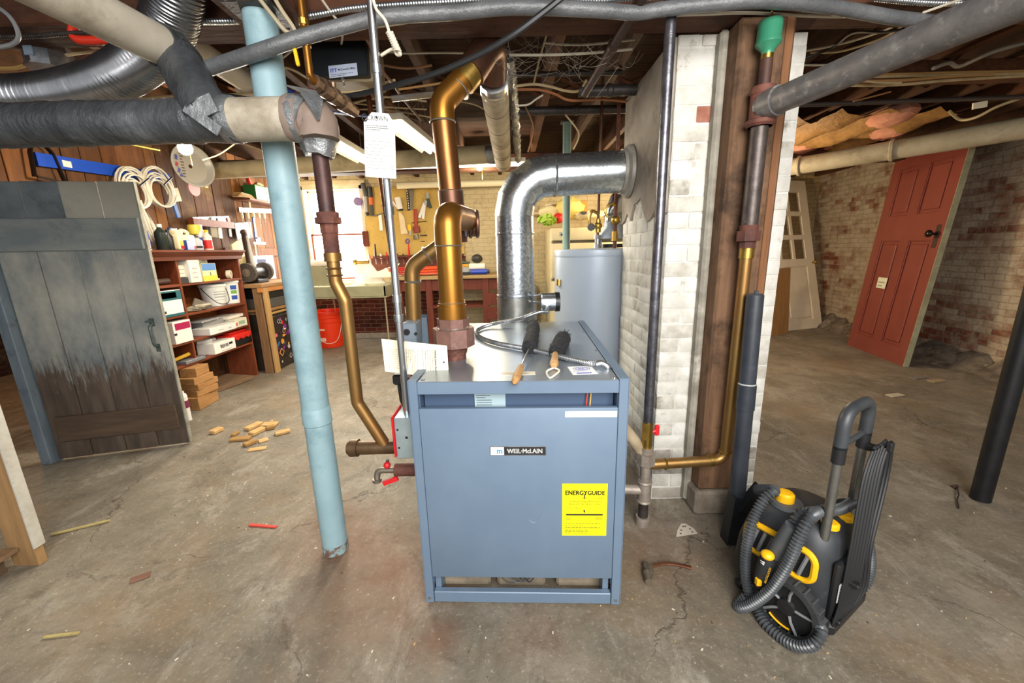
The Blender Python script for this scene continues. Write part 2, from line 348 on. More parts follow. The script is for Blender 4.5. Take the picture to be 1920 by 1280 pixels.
# ---- window: frame, two sashes, bright panes
w = thing('window_1', 'tall sash window glaring white with daylight above the sink', 'window', ((WX0 + WX1) / 2, YB, WZ0), None, None, 'structure')
wf = mat('#e9dfc6', .5, 0, '#cdbf9e', 4)
b = B(); fw = .06
for x0, x1, z0, z1 in ((WX0, WX0 + fw, WZ0, WZ1), (WX1 - fw, WX1, WZ0, WZ1), (WX0, WX1, WZ1 - fw, WZ1), (WX0, WX1, WZ0, WZ0 + .05)): b.bx((x0, YB - .03, z0), (x1, YB + .2, z1), .004)
part('window_frame', b, wf, w)
zm = 1.83
for nm, z0, z1, y in (('upper', zm - .02, WZ1 - fw, .12), ('lower', WZ0 + .05, zm + .02, .07)):
    b = B(); a, c = WX0 + fw, WX1 - fw; s = .03
    for x0, x1, q0, q1 in ((a, a + s, z0, z1), (c - s, c, z0, z1), (a, c, z0, z0 + s), (a, c, z1 - s, z1)): b.bx((x0, YB + y, q0), (x1, YB + y + .03, q1), .003)
    sa = part('sash', b, mat('#8a4a30', .6) if nm == 'lower' else wf, w); b = B(); b.bx((a + s, YB + y + .012, z0 + s), (c - s, YB + y + .018, z1 - s)); part('pane', b, glow('#fffaf0', 14.0), sa)
b = B(); b.bx((WX0 - .04, YB - .09, WZ0 - .05), (WX1 + .04, YB + .02, WZ0), .006); part('window_sill', b, wf, w)
b = B(); b.bx((WX0 - .14, YB - .05, .95), (WX0 - .02, YB, 2.68), .006); b.bx((WX0 - .14, YB - .06, 2.62), (WX1 + .06, YB, 2.7), .006); struct('trim_1', b, mat('#e6d9ba', .6, 0, '#c8b88f', 5), 'cream board casing round the sash window', 'trim')
# ---- plank wall, each board its own tone
tones = [wood('#5f3a1e', '#845429', 'Z', 3, .7, .35, '#9a7440', (.58, .74), 1.6), wood('#4b2c16', '#70441f', 'Z', 3, .7, .35, '#8d7044', (.56, .72), 1.9), wood('#74481f', '#94622e', 'Z', 3, .7, .35, '#4f331c', (.55, .7), 2.2), wood('#42281a', '#64401f', 'Z', 3, .7, .35, '#8a6a3c', (.6, .75), 1.4)]
b = B(); y = 3.05; rnd = random.Random(3)
while y < YB:
    wd = rnd.uniform(.13, .24); b.m = rnd.randrange(4); o = rnd.uniform(0, .014); b.bx((XW - .04, y, 0), (XW + o, min(y + wd - .006, YB), ZS), .003); y += wd
b.m = 3; b.bx((XW - .1, 3.05, 0), (XW - .045, YB, ZS))
b.m = 1; b.bx((XW + .014, 5.35, 1.5), (XW + .04, 6.6, 1.62), .004)
struct('wall_left', b, tones, 'wall of rough red-brown vertical boards', 'wall')
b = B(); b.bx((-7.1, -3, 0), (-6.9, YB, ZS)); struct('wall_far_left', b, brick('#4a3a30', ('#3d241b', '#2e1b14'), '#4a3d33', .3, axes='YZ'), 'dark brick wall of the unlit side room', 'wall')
# ---- brick wall on the far side with peeling paint
q0, q1 = V((5.95, 8.1, 0)), V((4.72, -1.2, 0)); dr = (q0 - q1).normalized(); ang = math.atan2(dr.y, dr.x)
wr = thing('wall_right', 'brick wall with flaking white and tan paint', 'wall', q1, rz(ang), None, 'structure')
peel = brick('#c6bba6', ('#74412f', '#8a5a42'), '#8b7d68', .58, .215, .075, 'XZ', .6, 1.1, '#9a8060', '#5f4c39', .07)
b = B(); b.bx((0, -.3, 0), ((q0 - q1).length, 0, ZS)); b.bm.transform(WM[wr.name]); part('wall_face', b, peel, wr)
rnd = random.Random(5); b = B(); n = 90; L_ = (q0 - q1).length; rows = []
for i in range(n + 1):
    u = L_ * i / n; d = .16 + .12 * rnd.random(); h = .1 + .16 * rnd.random()
    rows.append([b.bm.verts.new(V((u, yy, zz))) for yy, zz in ((.001, h), (d * .35, h * .75 + .02 * rnd.random()), (d * .7, h * .3), (d + .05, -.002))])
for a, c in zip(rows, rows[1:]):
    for k in range(3): b._f((a[k], a[k + 1], c[k + 1], c[k]))
b.bm.transform(WM[wr.name]); part('crumbled_footing', b, mat('#7d7060', .95, 0, '#4c4238', 9, bump=.8, c3='#9c8d78', s3=6), wr)
# ---- ceiling: boards, joists, girders
dark = wood('#33221a', '#4a3226', 'X', 2.5, .85, .3, '#241812', (.5, .7)); dj = wood('#3f2a1d', '#5d3f29', 'Y', 2.5, .85, .35, '#2a1b13', (.5, .68)); dj2 = wood('#4d2f1e', '#6f472c', 'Y', 2.5, .85, .35, '#2f1d13', (.5, .68)); dg = wood('#43281b', '#5e3a26', 'X', 2.5, .8, .4, '#2a1912', (.48, .66))
b = B(); y = .2
while y < 8.2: b.bx((-7, y, ZS), (8, y + .145, ZS + .03), .002); y += .15
struct('ceiling', b, dark, 'dark plank underside of the floor above', 'ceiling')
xj = [-6.6 + .46 * i for i in range(31)]
for i, x in enumerate(xj):
    b = B(); ww = .055 + .012 * random.random(); b.bx((x, .2, ZJ + random.uniform(0, .015)), (x + ww, YB if x < 2 else 8.1, ZS), .004)
    o = solo('ceiling_joist', b, dj if i % 3 else dj2, 'dark rough-sawn floor joist running towards the window wall', 'joist', 'joists under the floor above', 'structure')
for nm, y0, y1, z0, lab in (('girder', 1.95, 2.15, 2.475, 'dark timber girder resting on the brick chimney and the blue column'), ('girder', 5.55, 5.75, 2.53, 'brown timber girder before the tool wall')):
    b = B(); b.bx((-7, y0, z0), (7.5, y1, ZJ), .008); solo(nm, b, dg, lab, 'girder', None, 'structure')
b = B(); b.bx((1.3, 3.12, 2.6), (7.2, 3.24, ZJ), .006); solo('cross_beam', b, dj2, 'brown cross beam behind the brick chimney with tan cables along it', 'beam', None, 'structure')
# diagonal bridging between joists
for i, x in enumerate(xj[:-1]):
    if -4 < x < 6:
        for yy in (3.7,):
            b = B()
            for s in (0, 1):
                a = V((x + .06, yy + s * .05, ZJ + .03 if s else ZS - .03)); c = V((x + .46, yy + s * .05, ZS - .03 if s else ZJ + .03)); b.cyl(a, c, .018, seg=4)
            solo('joist_bridging', b, dj2, 'crossed wooden strut wedged between two ceiling joists', 'strut', 'bridging struts between joists', 'structure')
# ---- brick chimney with timber post
PX0, PX1, PY0, PY1 = .82, 1.44, 2.15, 2.98
ch = thing('brick_chimney', 'white painted brick chimney standing beside the blue-grey boiler', 'chimney', ((PX0 + PX1) / 2, (PY0 + PY1) / 2, 0), None, None, 'thing')
pw = mat('#d8d6cf', .75, 0, '#c6c3b9', 9, .4, .62, bump=.5, bscale=24, c3='#8f8677', s3=5.5, t3=(.6, .72), dist=.008); pg = mat('#cfccc2', .8, 0, '#b4afa3', 8, .4, .6, bump=.5, bscale=24, c3='#857b6b', s3=4, t3=(.55, .7), dist=.008); prd = mat('#8d5643', .85, 0, '#a97561', 12, bump=.5)
pgr = mat('#b5afa4', .85, 0, '#8d867b', 7, .35, .62, bump=.6, bscale=20, c3='#5f574d', s3=6, t3=(.5, .65), dist=.01)
b = B(); rnd = random.Random(11); hc = .0835
def brk(a, c, mi):
    b.m = mi; d = V((rnd.uniform(-.003, .003), rnd.uniform(-.003, .003), rnd.uniform(-.002, .002))); b.bx(V(a) + d, V(c) + d, .009, None, 2)
k = 0; z = 0.0
while z < 2.47:
    z1 = min(z + hc - .005, 2.472); off = .1 if k % 2 else 0.0; low = z < .3
    def pick():
        u = rnd.random(); return (3 if u < .7 else 1) if low else (0 if u < .72 else 1)
    edges = [PX0] + [v for v in (PX0 + .21 - off, PX0 + .42 - off * .9) if v < PX1 - .06] + [PX1]
    for a, c in zip(edges, edges[1:]):
        red = k == 25 and PX0 + .05 < a < 1.0
        brk((a + .003, PY0, z), (c - .003, PY0 + .1, z1), 2 if red else pick())
    ys = [PY0 + .105] + [v for v in (PY0 + .21 + off, PY0 + .42 + off, PY0 + .63 + off * .9) if v < PY1 - .06] + [PY1]
    for a, c in zip(ys, ys[1:]):
        brk((PX0, a + .003, z), (PX0 + .1, c - .003, z1), pick()); brk((PX1 - .1, a + .003, z), (PX1, c - .003, z1), pick())
    z += hc; k += 1
b.m = 0; b.bx((PX0 + .0045, PY0 + .0045, 0), (PX1 - .0045, PY1, 2.47))
part('brickwork', b, [pw, pg, prd, pgr], ch)
cem = mat('#93897c', .85, 0, '#a89f92', 4, bump=.5, bscale=14, c3='#736a5e', s3=3, t3=(.5, .7))
b = B(); rnd = random.Random(4); ys = [PY0 + .02 + (PY1 - PY0 - .02) * i / 12 for i in range(13)]
b.prism([(PX0 - .012, ys[0], 2.47)] + [(PX0 - .012, yy, 1.72 + rnd.uniform(-.09, .09)) for yy in ys] + [(PX0 - .012, ys[-1], 2.47)], (.02, 0, 0)); part('cement_render', b, cem, ch, 'smooth grey cement render round the flue')
b = B(); b.bx((1.0, PY0 - .05, .02), (1.045, PY0 + .01, 2.47), .012); part('mortar_fillet', b, mat('#a39d90', .9, 0, '#7f796d', 9, bump=.7, c3='#c9c4b8', s3=5), ch)
po = thing('timber_post', 'dark stained timber post set against the white brick chimney', 'post', (1.16, 2.07, 0), None, None, 'thing')
pm = wood('#5a4230', '#7f5f45', 'Z', 3, .75, .5, '#35271d', (.5, .64), 2.2)
b = B(); b.bx((1.035, 2.005, .15), (1.285, 2.15, 2.472), .012); part('post_shaft', b, pm, po)
b = B(); b.bx((1.015, 1.985, 0), (1.3, 2.15, .15), .015); part('footing', b, mat('#8b8071', .9, 0, '#5e5448', 8, bump=.7), po, 'crumbling mortar footing')
b = B(); b.bx((1.235, 1.998, .3), (1.27, 2.01, 2.47), .003); part('batten', b, wood('#6e4a30', '#8a5e3c', 'Z', 3, .7, .4), po)
# ================================================================ boiler
def lp(name, b, mats, root, label=None, **k):
    b.bm.transform(WM[root.name]); return part(name, b, mats, root, label, **k)
blue = mat('#66798e', .42, .1, '#6b7e92', 3, .4, .6, rvar=.05); lid_m = mat('#a3adb8', .33, .75, '#adb6bf', 2.5, .4, .6, rvar=.06); inner = mat('#4a5d78', .45, .1)
white = mat('#eeeeea', .5); cardm = mat('#e7dfc6', .7, 0, '#d8cfb4', 12); black = mat('#17181a', .4); ink = mat('#1b1b1e', .7); steel = mat('#b9bcbf', .32, .9, '#8f9396', 14, .4, .6, rvar=.08)
galv = mat('#c3c9cd', .27, .95, '#a2a9ae', 40, .4, .62, rvar=.1, bump=.08); iron = mat('#4a4340', .5, .55, '#332c29', 16, .35, .65, bump=.3, bscale=40, c3='#7b736d', s3=30, t3=(.6, .72)); rust = mat('#6b3f31', .75, .2, '#50302a', 14, .35, .65, bump=.4, bscale=40, c3='#8a5a49', s3=9)
cop = mat('#a8762f', .36, .85, '#8a5a26', 4, .3, .7, (2, 2, .7), .06, None, 6, '#6d4630', 3, (.55, .75), .5, 0, .1); copg = mat('#a0804a', .42, .8, '#866038', 4, .3, .7, (2, 2, .6), .06, None, 6, '#75552e', 3.5, (.55, .75), .5, 0, .1)
copd = mat('#6b4a38', .4, .7, '#54382c', 5, .3, .7, bump=.1, c3='#83664f', s3=4); solder = mat('#b9b3a7', .35, .9); brass = mat('#b99a4e', .33, .9, '#927538', 14, bump=.1)
bo = thing('boiler', 'squat blue-grey boiler with a yellow energy label on its front', 'boiler', (.0105, 1.425, 0), rz(R(-2.5)))
D = 1.25
for sx, xo, xi in ((-1, -.413, -.378), (1, .424, .386)):
    b = B(); b.bx((min(xo, xo - sx * .004), 0, .012), (max(xo, xo - sx * .004), D, 1.024)); b.bx((min(xo, xi), 0, .012), (max(xo, xi), .03, 1.024), .002); b.bx((min(xo, xi), 0, 1.02), (max(xo, xi), D, 1.026), .001); b.bx((min(xo, xi), D - .03, .012), (max(xo, xi), D, 1.024))
    lp('side_panel', b, blue, bo)
b = B(); b.bx((-.377, .004, 1.006), (.385, D, 1.02), .002); b.m = 1; b.bx((-.377, .001, .97), (.385, .007, 1.018), .001); lp('top_panel', b, [lid_m, blue], bo, 'satin grey sheet-steel lid')
b = B(); b.bx((-.376, -.004, .147), (.384, .02, .913), .004, seg=2); dfo = lp('front_panel', b, blue, bo)
b = B(); b.bx((-.37, .07, .15), (.38, .075, .975)); b.bx((-.378, .02, .1), (-.374, .2, 1.0)); b.bx((.383, .02, .1), (.386, .2, 1.0)); ip = lp('inner_panel', b, inner, bo)
b = B(); b.bx((-.168, .063, .86), (-.045, .069, .968)); b.m = 1; b.lines((-.16, .0628, .9), (1, 0, 0), (0, 0, 1), .06, .05, 5, 3); lp('rating_plate', b, [mat('#a7bdc4', .4), ink], bo)
b = B(); b.bx((-.376, .002, .012), (.384, .03, .066), .003); lp('base_rail', b, blue, bo)
b = B()
for x in (-.36, .365): b.bx((x - .012, .03, .02), (x + .012, .2, .16))
lp('leg', b, blue, bo)
b = B()
for x, z in ((-.36, 1.0205), (.372, 1.0205)): b.cyl((x, .03, z), (x, .03, z + .003), .008, seg=10)
for x in (-.396, .405): b.cyl((x, .004, .036), (x, -.003, .036), .007, seg=10)
for x, y in ((.372, .45), (.372, .9), (-.36, .5)): b.cyl((x, y, 1.02), (x, y, 1.023), .006, seg=8)
lp('screw', b, steel, bo)
b = B()
for x in (-.25, .0, .27): b.bx((x - .11, .1, .0), (x + .11, .9, .1), .012)
lp('block', b, mat('#a2947f', .9, 0, '#7d7262', 9, bump=.4), bo, 'pale masonry block under the casing')
b = B()
for x in (-.3, -.1, .1, .28): b.cyl((x, .15, .125), (x, 1.1, .125), .03, seg=12)
b.bx((-.36, .2, .1), (.36, .24, .16)); b.m = 1
for i in range(4): b.tube(spline([(-.1 + .03 * i, .1, .14), (-.08 + .03 * i, .06, .08 + .01 * i), (-.02 + .02 * i, .05, .075), (.03 + .015 * i, .08, .12), (.05, .15, .14)], 5), .003, 5)
lp('burner', b, [mat('#2c2523', .8, .3), black], bo, 'dark burner tubes with looped wires')
b = B(); b.tube([(.28, .066, .99), (.272, .05, .9), (.27, .04, .85)], .0028, 6); b.m = 1; b.tube([(.295, .066, .99), (.286, .05, .9), (.284, .04, .85)], .0028, 6); lp('wire', b, [mat('#c4342a', .4), mat('#d8a24a', .4)], bo)
# badge
b = B(); b.bx((-.107, -.0075, .718), (.112, -.004, .757), .001); bd = lp('badge', b, steel, bo)
b = B(); b.quad((-.104, -.0078, .721), (-.052, -.0078, .721), (-.052, -.0078, .754), (-.104, -.0078, .754)); b.m = 1; b.quad((-.052, -.0078, .721), (.109, -.0078, .721), (.109, -.0078, .754), (-.052, -.0078, .754))
b.m = 2; b.text('m', (-.081, -.008, .727), (1, 0, 0), (0, 0, 1), .034, .022, .03); b.m = 0; [b.text('WEIL·McLAIN', (-.04 + q_, -.008, .7285 + w_), (1, 0, 0), (0, 0, 1), .026, .136) for q_ in (0, .0009, .0018) for w_ in (0, .0008)]
lp('lettering', b, [white, ink, mat('#3b86b5', .5)], bd, smooth=False)
# energy label
b = B(); X0, X1, Z0, Z1 = .175, .354, .357, .594; b.bx((X0, -.0052, Z0), (X1, -.0045, Z1)); en = lp('energy_label', b, mat('#f1e60e', .45), bo, 'yellow paper label')
b = B(); xd, zd = (1, 0, 0), (0, 0, 1); y = -.0055
[b.text('ENERGYGUIDE', (X0 + .011 + q_, y, Z1 - .05 + w_), xd, zd, .027, .155) for q_ in (0, .0008, .0016) for w_ in (0, .0008)]
b.bx((.2622, y - .0003, Z1 - .062), (.2662, y, Z1 - .046)); b.prism([(.256, y, Z1 - .06), (.264, y, Z1 - .0685), (.272, y, Z1 - .06), (.264, y, Z1 - .0635)], (0, -.0003, 0))
b.text('Compare the Energy Efficiency of this', (X0 + .026, y, Z1 - .082), xd, zd, .0095, .13); b.text('Boiler with Others Before You Buy', (X0 + .03, y, Z1 - .094), xd, zd, .0095, .122)
b.lines((X0 + .012, y, Z1 - .03), xd, zd, .08, .004, 1, 3); b.lines((X0 + .012, y, Z1 - .066), xd, zd, .045, .005, 1, 4); b.lines((X1 - .04, y, Z1 - .067), xd, zd, .03, .009, 2, 5)
b.text('This Model\'s Efficiency', (X0 + .016, y, Z1 - .111), xd, zd, .007, .06)
b.bx((X0 + .016, y - .0002, Z1 - .143), (X1 - .016, y, Z1 - .136)); b.prism([(.2595, y, Z1 - .119), (.2685, y, Z1 - .119), (.264, y, Z1 - .134)], (0, -.0003, 0))
b.lines((X0 + .016, y, Z1 - .162), xd, zd, .024, .016, 3, 6); b.lines((X1 - .045, y, Z1 - .162), xd, zd, .028, .016, 3, 7)
for zz in (Z1 - .1, Z1 - .17, Z1 - .182, Z1 - .202): b.bx((X0 + .012, y - .0002, zz), (X1 - .012, y, zz + .0006))
b.lines((X0 + .014, y, Z1 - .179), xd, zd, .155, .006, 1, 8); b.lines((X0 + .014, y, Z1 - .19), xd, zd, .11, .006, 1, 9); b.lines((X0 + .014, y, Z1 - .2), xd, zd, .14, .008, 1, 10); b.lines((X0 + .012, y, Z1 - .226), xd, zd, .155, .02, 3, 11)
lp('lettering', b, ink, en, smooth=False)
b = B(); b.bx((.185, -.0052, .876), (.38, -.0045, .9)); b.m = 1; b.lines((.19, -.0055, .88), xd, zd, .185, .016, 2, 2, .25); lp('white_sticker', b, [white, mat('#9aa3ad', .6)], bo, smooth=False)
b = B(); b.bx((-.06, .075, 1.02), (.075, .12, 1.0208)); b.m = 1; b.lines((-.045, .085, 1.0211), (1, 0, 0), (0, 1, 0), .1, .025, 2, 5, .3); lp('name_strip', b, [mat('#d9d2bd', .5), mat('#8d8877', .6)], bo, smooth=False)
b = B(); M3 = rz(R(6)); b.box((.265, .13, 1.0206), (.1, .11, .0008), M3); b.m = 1
for k in range(2): b.tube([V((.265 + (.034 - .01 * k) * math.cos(a * PI / 12), .15 + (.02 - .006 * k) * math.sin(a * PI / 12), 1.0213)) for a in range(24)], .0016, 4, closed=True, flat=.2)
b.text('IBR', (.251, .143, 1.0212), (1, .1, 0), (-.1, 1, 0), .016, .028, .03); b.lines((.227, .11, 1.0213), (1, .1, 0), (-.1, 1, 0), .075, .012, 2, 9, .4); b.box((.268, .09, 1.0212), (.06, .012, .0004), M3)
lp('round_sticker', b, [white, mat('#5360b8', .6)], bo, 'white sticker with blue oval emblem', smooth=False)
b = B(); b.tube(spline([(.04, -.0047, .43), (.06, -.0047, .415), (.075, -.0047, .43), (.088, -.0047, .455)], 4), .0012, 4, flat=.3); lp('scratch', b, mat('#aab8c6', .5), dfo)
b = B(); b.bx((-.3, 1.17, .1), (.34, 1.249, 1.0)); lp('back_panel', b, blue, bo)
# ---- vent flue with damper motor
fl = thing('flue_pipe', 'wide shiny galvanized flue from the boiler into the chimney', 'flue', (.036, 2.82, .6))
fy, fr = 2.82, .131; xz = .036
b = B(); b.bx((-.22, fy - .14, .55), (.3, fy + .16, .86), .01); part('draft_hood', b, galv, fl)
b = B(); b.cyl((xz, fy, .86), (xz, fy, 1.18), fr + .004, seg=40); part('damper_section', b, mat('#9a9a95', .36, .9, '#7b7b76', 9, .35, .65, bump=.1, c3='#b5b2a8', s3=5), fl, 'dull oxidised lower section')
b = B(); b.cyl((xz, fy, 1.18), (xz, fy, 1.74), fr, seg=40); b.lathe([(fr + .004, 0), (fr + .006, .01), (fr + .004, .02)], (xz, fy, 1.18), seg=40); b.lathe([(fr + .003, 0), (fr + .005, .008), (fr + .003, .016)], (xz, fy, 1.6), seg=40); part('upright_pipe', b, mat('#c6cbcf', .24, .95, '#8f979d', 55, .38, .6, rvar=.1, bump=.1, bscale=70), fl)
# three-gore elbow
b = B(); zc = 1.975; rad = .24; cx, cz = xz + rad, zc - rad; pts = []
for k in range(5): a = PI - k * PI / 8; pts.append(V((cx + rad * math.cos(a), fy, cz + rad * math.sin(a))))
pts = [V((xz, fy, 1.72))] + pts[0:] + [V((cx + .03, fy, zc))]
for a, c in zip(pts, pts[1:]):
    pass
b.tube(pts, fr + .001, 40); part('elbow', b, galv, fl, angle=12)
for k in (1, 2, 3, 4):
    pass
b = B(); b.cyl((cx + .02, fy, zc), (PX0 - .06, fy, zc + .012), fr, seg=40); b.lathe([(fr + .002, 0), (fr + .006, .006), (fr + .002, .012)], (cx + .03, fy, zc), (1, 0, .01), seg=40); part('level_pipe', b, galv, fl)
b = B(); b.cyl((PX0 - .075, fy, zc + .012), (PX0 - .02, fy, zc + .012), fr + .008, seg=40); b.lathe([(fr + .002, 0), (fr + .03, .02), (fr + .035, .04), (fr + .02, .05)], (PX0 - .06, fy, zc + .012), (1, 0, 0), seg=40); part('wall_collar', b, mat('#a5a199', .6, .4, '#8d887e', 10, bump=.3), fl)
dm = thing('damper_motor', 'small metal motor box with black cap beside the flue', 'motor', P(1028, 575, 2.7))
b = B(); c = P(1028, 566, 2.7); b.cyl(c + V((-.05, 0, 0)), c + V((.045, 0, 0)), .062, seg=28); b.bx(c + V((-.055, -.05, -.06)), c + V((-.04, .05, .06)), .004); part('motor_body', b, steel, dm)
b = B(); b.cyl(c + V((.045, 0, 0)), c + V((.075, 0, 0)), .066, seg=28); part('end_cap', b, black, dm)
b = B(); b.cyl((xz + fr - .01, 2.74, c.z), c + V((-.05, 0, 0)), .01, seg=10); b.cyl((xz + fr - .01, 2.74, c.z + .04), c + V((-.05, 0, .05)), .006, seg=8); part('shaft', b, steel, dm)
b = B(); b.cyl(c + V((-.01, -.05, -.03)), c + V((-.02, -.1, -.05)), .018, seg=12); part('connector', b, steel, dm)
zl = 1.036
pth = spline([c + V((-.02, -.1, -.05)), P(1010, 585, 2.55), P(975, 597, 2.48), F(925, 607, zl + .01), F(897, 617, zl), F(897, 630, zl), F(930, 643, zl), F(1000, 656, zl), F(1060, 671, zl), F(1100, 680, zl), F(1118, 682, zl)], 10)
fc = thing('flexible_conduit', 'looped silver armoured conduit lying across the boiler lid', 'conduit', F(1000, 656, 1.02))
b = ribbed(B(), pth, .0125, .009, .0025, 12); part('spiral_sheath', b, steel, fc)
b = B(); e = pth[-1]; b.tube(spline([e, e + V((.02, -.005, .004)), e + V((.04, -.012, -.006)), e + V((.045, -.013, -.014))], 5), .014, 12); part('end_connector', b, steel, fc)
# ---- flue brushes on the lid
bris = mat('#141416', .9, 0, '#2b2b2d', 60, bump=.8, bscale=90); hw = mat('#c39a66', .6, 0, '#a87d4a', 9, stretch=(6, 6, 6))
def brush(lab, head0, head1, w1, h1, r):
    t = thing('flue_brush', lab, 'brush', head0, None, 'brushes on the boiler lid'); b = B(); n = 26; rnd = random.Random(int(head0.x * 1e4)); d = (head1 - head0).normalized(); x, y = basis(d)
    prof = [(r * (.55 + .45 * math.sin(PI * min(1, (i + .5) / n * 1.6) / 1.0 if i / n < .31 else PI / 2)) * rnd.uniform(.9, 1.08), (head1 - head0).length * i / n) for i in range(n + 1)]
    b.lathe(prof, head0, d, 18); part('bristle_head', b, bris, t, smooth=False)
    b = B(); rnd = random.Random(5)
    for i in range(220):
        u = rnd.random(); a = rnd.random() * 2 * PI; q = head0.lerp(head1, u); o = x * math.cos(a) + y * math.sin(a); b.cyl(q, q + o * r * rnd.uniform(.95, 1.18) + d * rnd.uniform(-.006, .006), .0013, .0008, 4, False)
    part('bristle', b, bris, t)
    b = B(); b.tube(spline([head1, w1, h1], 6), .0032, 8); part('wire_stem', b, steel, t)
    return t, d
h0, h1 = F(1000, 600, 1.055), F(993, 652, 1.05)
t, d = brush('long wire-handled black flue brush, the farther of the two on the lid', h0 + V((0, -.12, 0)), h1, F(985, 668, 1.05), F(978, 685, 1.035), .036)
b = B(); a, c = F(978, 685, 1.035), F(967, 711, 1.033); b.lathe([(.008, 0), (.013, .02), (.015, .08), (.016, .15), (.013, .2), (.006, .21)], a, c - a, 14); part('handle', b, hw, t, 'pale wooden handle')
h0, h1 = F(1054, 622, 1.055), F(1043, 660, 1.05)
t, d = brush('short black flue brush with a cord loop, nearer the round sticker', h0 + V((0, -.1, 0)), h1, F(1041, 664, 1.05), F(1040, 668, 1.045), .038)
b = B(); a, c = F(1041, 662, 1.045), F(1038, 690, 1.035); b.lathe([(.01, 0), (.014, .02), (.016, .1), (.019, .15), (.012, .165)], a, c - a, 14); part('handle', b, hw, t, 'pale wooden handle')
b = B(); e = c; b.tube(spline([e, e + V((-.03, -.02, -.008)), e + V((-.025, -.09, -.01)), e + V((0, -.06, -.008)), e + V((.02, -.02, -.004))], 6, True), .004, 7); part('cord_loop', b, mat('#d9d3c3', .8), t)
# ---- copper steam riser and header
ry, rx, rr = 1.78, -.265, .058
st = thing('steam_riser', 'fat polished copper steam pipe rising out of the boiler lid', 'pipe', (rx, ry, 1.02))
b = B(); b.cyl((rx, ry, 1.018), (rx, ry, 1.1), .052, seg=24); b.lathe([(.056, 0), (.06, .02), (.055, .05)], (rx, ry, 1.045), seg=24); part('iron_nipple', b, rust, st)
zz = lambda y: P(840, y, ry).z
b = B(); b.cyl((rx, ry, zz(647)), (rx, ry, zz(614)), .094, seg=8); b.cyl((rx, ry, zz(616)), (rx, ry, zz(596)), .073, seg=8); part('hex_union', b, mat('#86645a', .6, .25, '#6d4d44', 12, bump=.3, c3='#a48a80', s3=9), st, 'rusty octagonal iron union', smooth=False)
b = B(); b.lathe([(.074, 0), (.066, .012)], (rx, ry, zz(615)), seg=24); b.lathe([(.064, 0), (.058, .01)], (rx, ry, zz(596)), seg=24); part('joint_compound', b, solder, st)
b = B(); b.cyl((rx, ry, zz(596)), (rx, ry, zz(572)), rr + .006, seg=32); b.cyl((rx, ry, zz(572)), (rx, ry, zz(563)), rr + .002, seg=32); part('adapter', b, cop, st)
b = B(); b.cyl((rx, ry, zz(568)), (rx, ry, zz(455)), rr - .003, seg=36); part('riser', b, cop, st)
mx, my = -.222, 2.12; zt = 1.655
b = B(); b.tube(fillet([(rx, ry, zz(462)), (rx, ry, zt), (mx + .01, my - .02, zt)], .13, 12), rr, 36); part('elbow', b, cop, st)
b = B()
for z in (zz(462), zz(568)): b.lathe([(rr + .001, 0), (rr + .003, .003), (rr + .001, .006)], (rx, ry, z), seg=36)
part('solder_bead', b, solder, st)
mp0 = V((P(840, 405, my).x, my, zt)); mt = V((P(829, 205, my).x, my, P(829, 205, my).z))
cx_ = (mp0.x + mt.x) / 2; mp0.x = cx_ + .03; 
hd = thing('copper_header', 'tall copper pipe bending under the joists to a dark elbow', 'pipe', (cx_, my, zt))
b = B(); b.cyl((cx_ + .03, my, zt - .11), (cx_ + .02, my, zt + .14), rr + .005, seg=36); b.cyl((cx_ + .03, my - .1, zt), (cx_ + .03, my + .02, zt), rr + .006, seg=36); b.cyl((cx_ + .0, my, zt - .02), (cx_ + .14, my + .02, zt - .02), rr + .004, seg=36); part('tee', b, copd, hd, 'brown tarnished tee')
for k_ in (.075, .1, .135): b = B(); b.lathe([(rr + .005, 0), (rr + .012, .005), (rr + .012, .014), (rr + .005, .019)], (cx_ + k_, my + .005, zt - .02), (1, .14, 0), seg=36); part('tee_ring', b, (mat('#a9adb5', .3, .9) if k_ < .09 else copd), hd)
b = B(); b.cyl((cx_ + .02, my, zt + .12), (cx_, my, mt.z), rr - .002, seg=36); part('upright_pipe', b, mat('#8f6136', .36, .85, '#76492b', 4, .3, .7, (2, 2, .6), .06, None, 6, '#5f3f2e', 3, (.5, .72), .5, 0, .1), hd)
p1, p2 = V((cx_, my, mt.z)), P(889, 128, my + .06)
b = B(); b.tube(fillet([p1 - V((0, 0, .06)), p1 + V((.0, 0, .03)), p2], .12, 10), rr + .001, 36); part('bend', b, cop, hd)
b = B(); d = (p2 - p1).normalized(); b.cyl(p2 - d * .09, p2 - d * .02, rr + .005, seg=32); part('coupling', b, brass, hd)
b = B()
for q, dd in ((p1 - V((0, 0, .06)), V((0, 0, 1))), (p2 - d * .13, d), (V((cx_ + .02, my, zt + .135)), V((0, 0, 1))), (V((cx_ + .1, my + .015, zt - .02)), V((1, .1, 0)))): b.lathe([(rr + .003, 0), (rr + .006, .004), (rr + .003, .008)], q, dd, seg=32)
part('solder_bead', b, solder, hd)
p3 = P(918, 92, my + .2); p4 = P(925, 150, 2.45)
b = B(); b.tube(fillet([p2 - d * .03, P(925, 70, my + .14), p4 + V((0, -.02, .0))], .14, 12), rr + .014, 32); part('iron_elbow', b, copd, hd, 'dark brown iron elbow')
q1 = P(944, 322, 4.5); q1.z = p4.z - .02
ip = thing('insulated_steam_main', 'long pale wrapped pipe running back from the dark elbow', 'pipe', (p4 + q1) / 2)
dd = (q1 - p4); b = B(); b.cyl(p4 + dd * .03, q1, .082, seg=28); part('jacket', b, mat('#b9ab90', .85, 0, '#9c8d72', 7, .35, .65, bump=.4, c3='#7d6f58', s3=4), ip)
b = B(); 
for u in (.18, .36, .55, .75, .93): b.lathe([(.0825, 0), (.0845, .006), (.0825, .012)], p4 + dd * u, dd, seg=28)
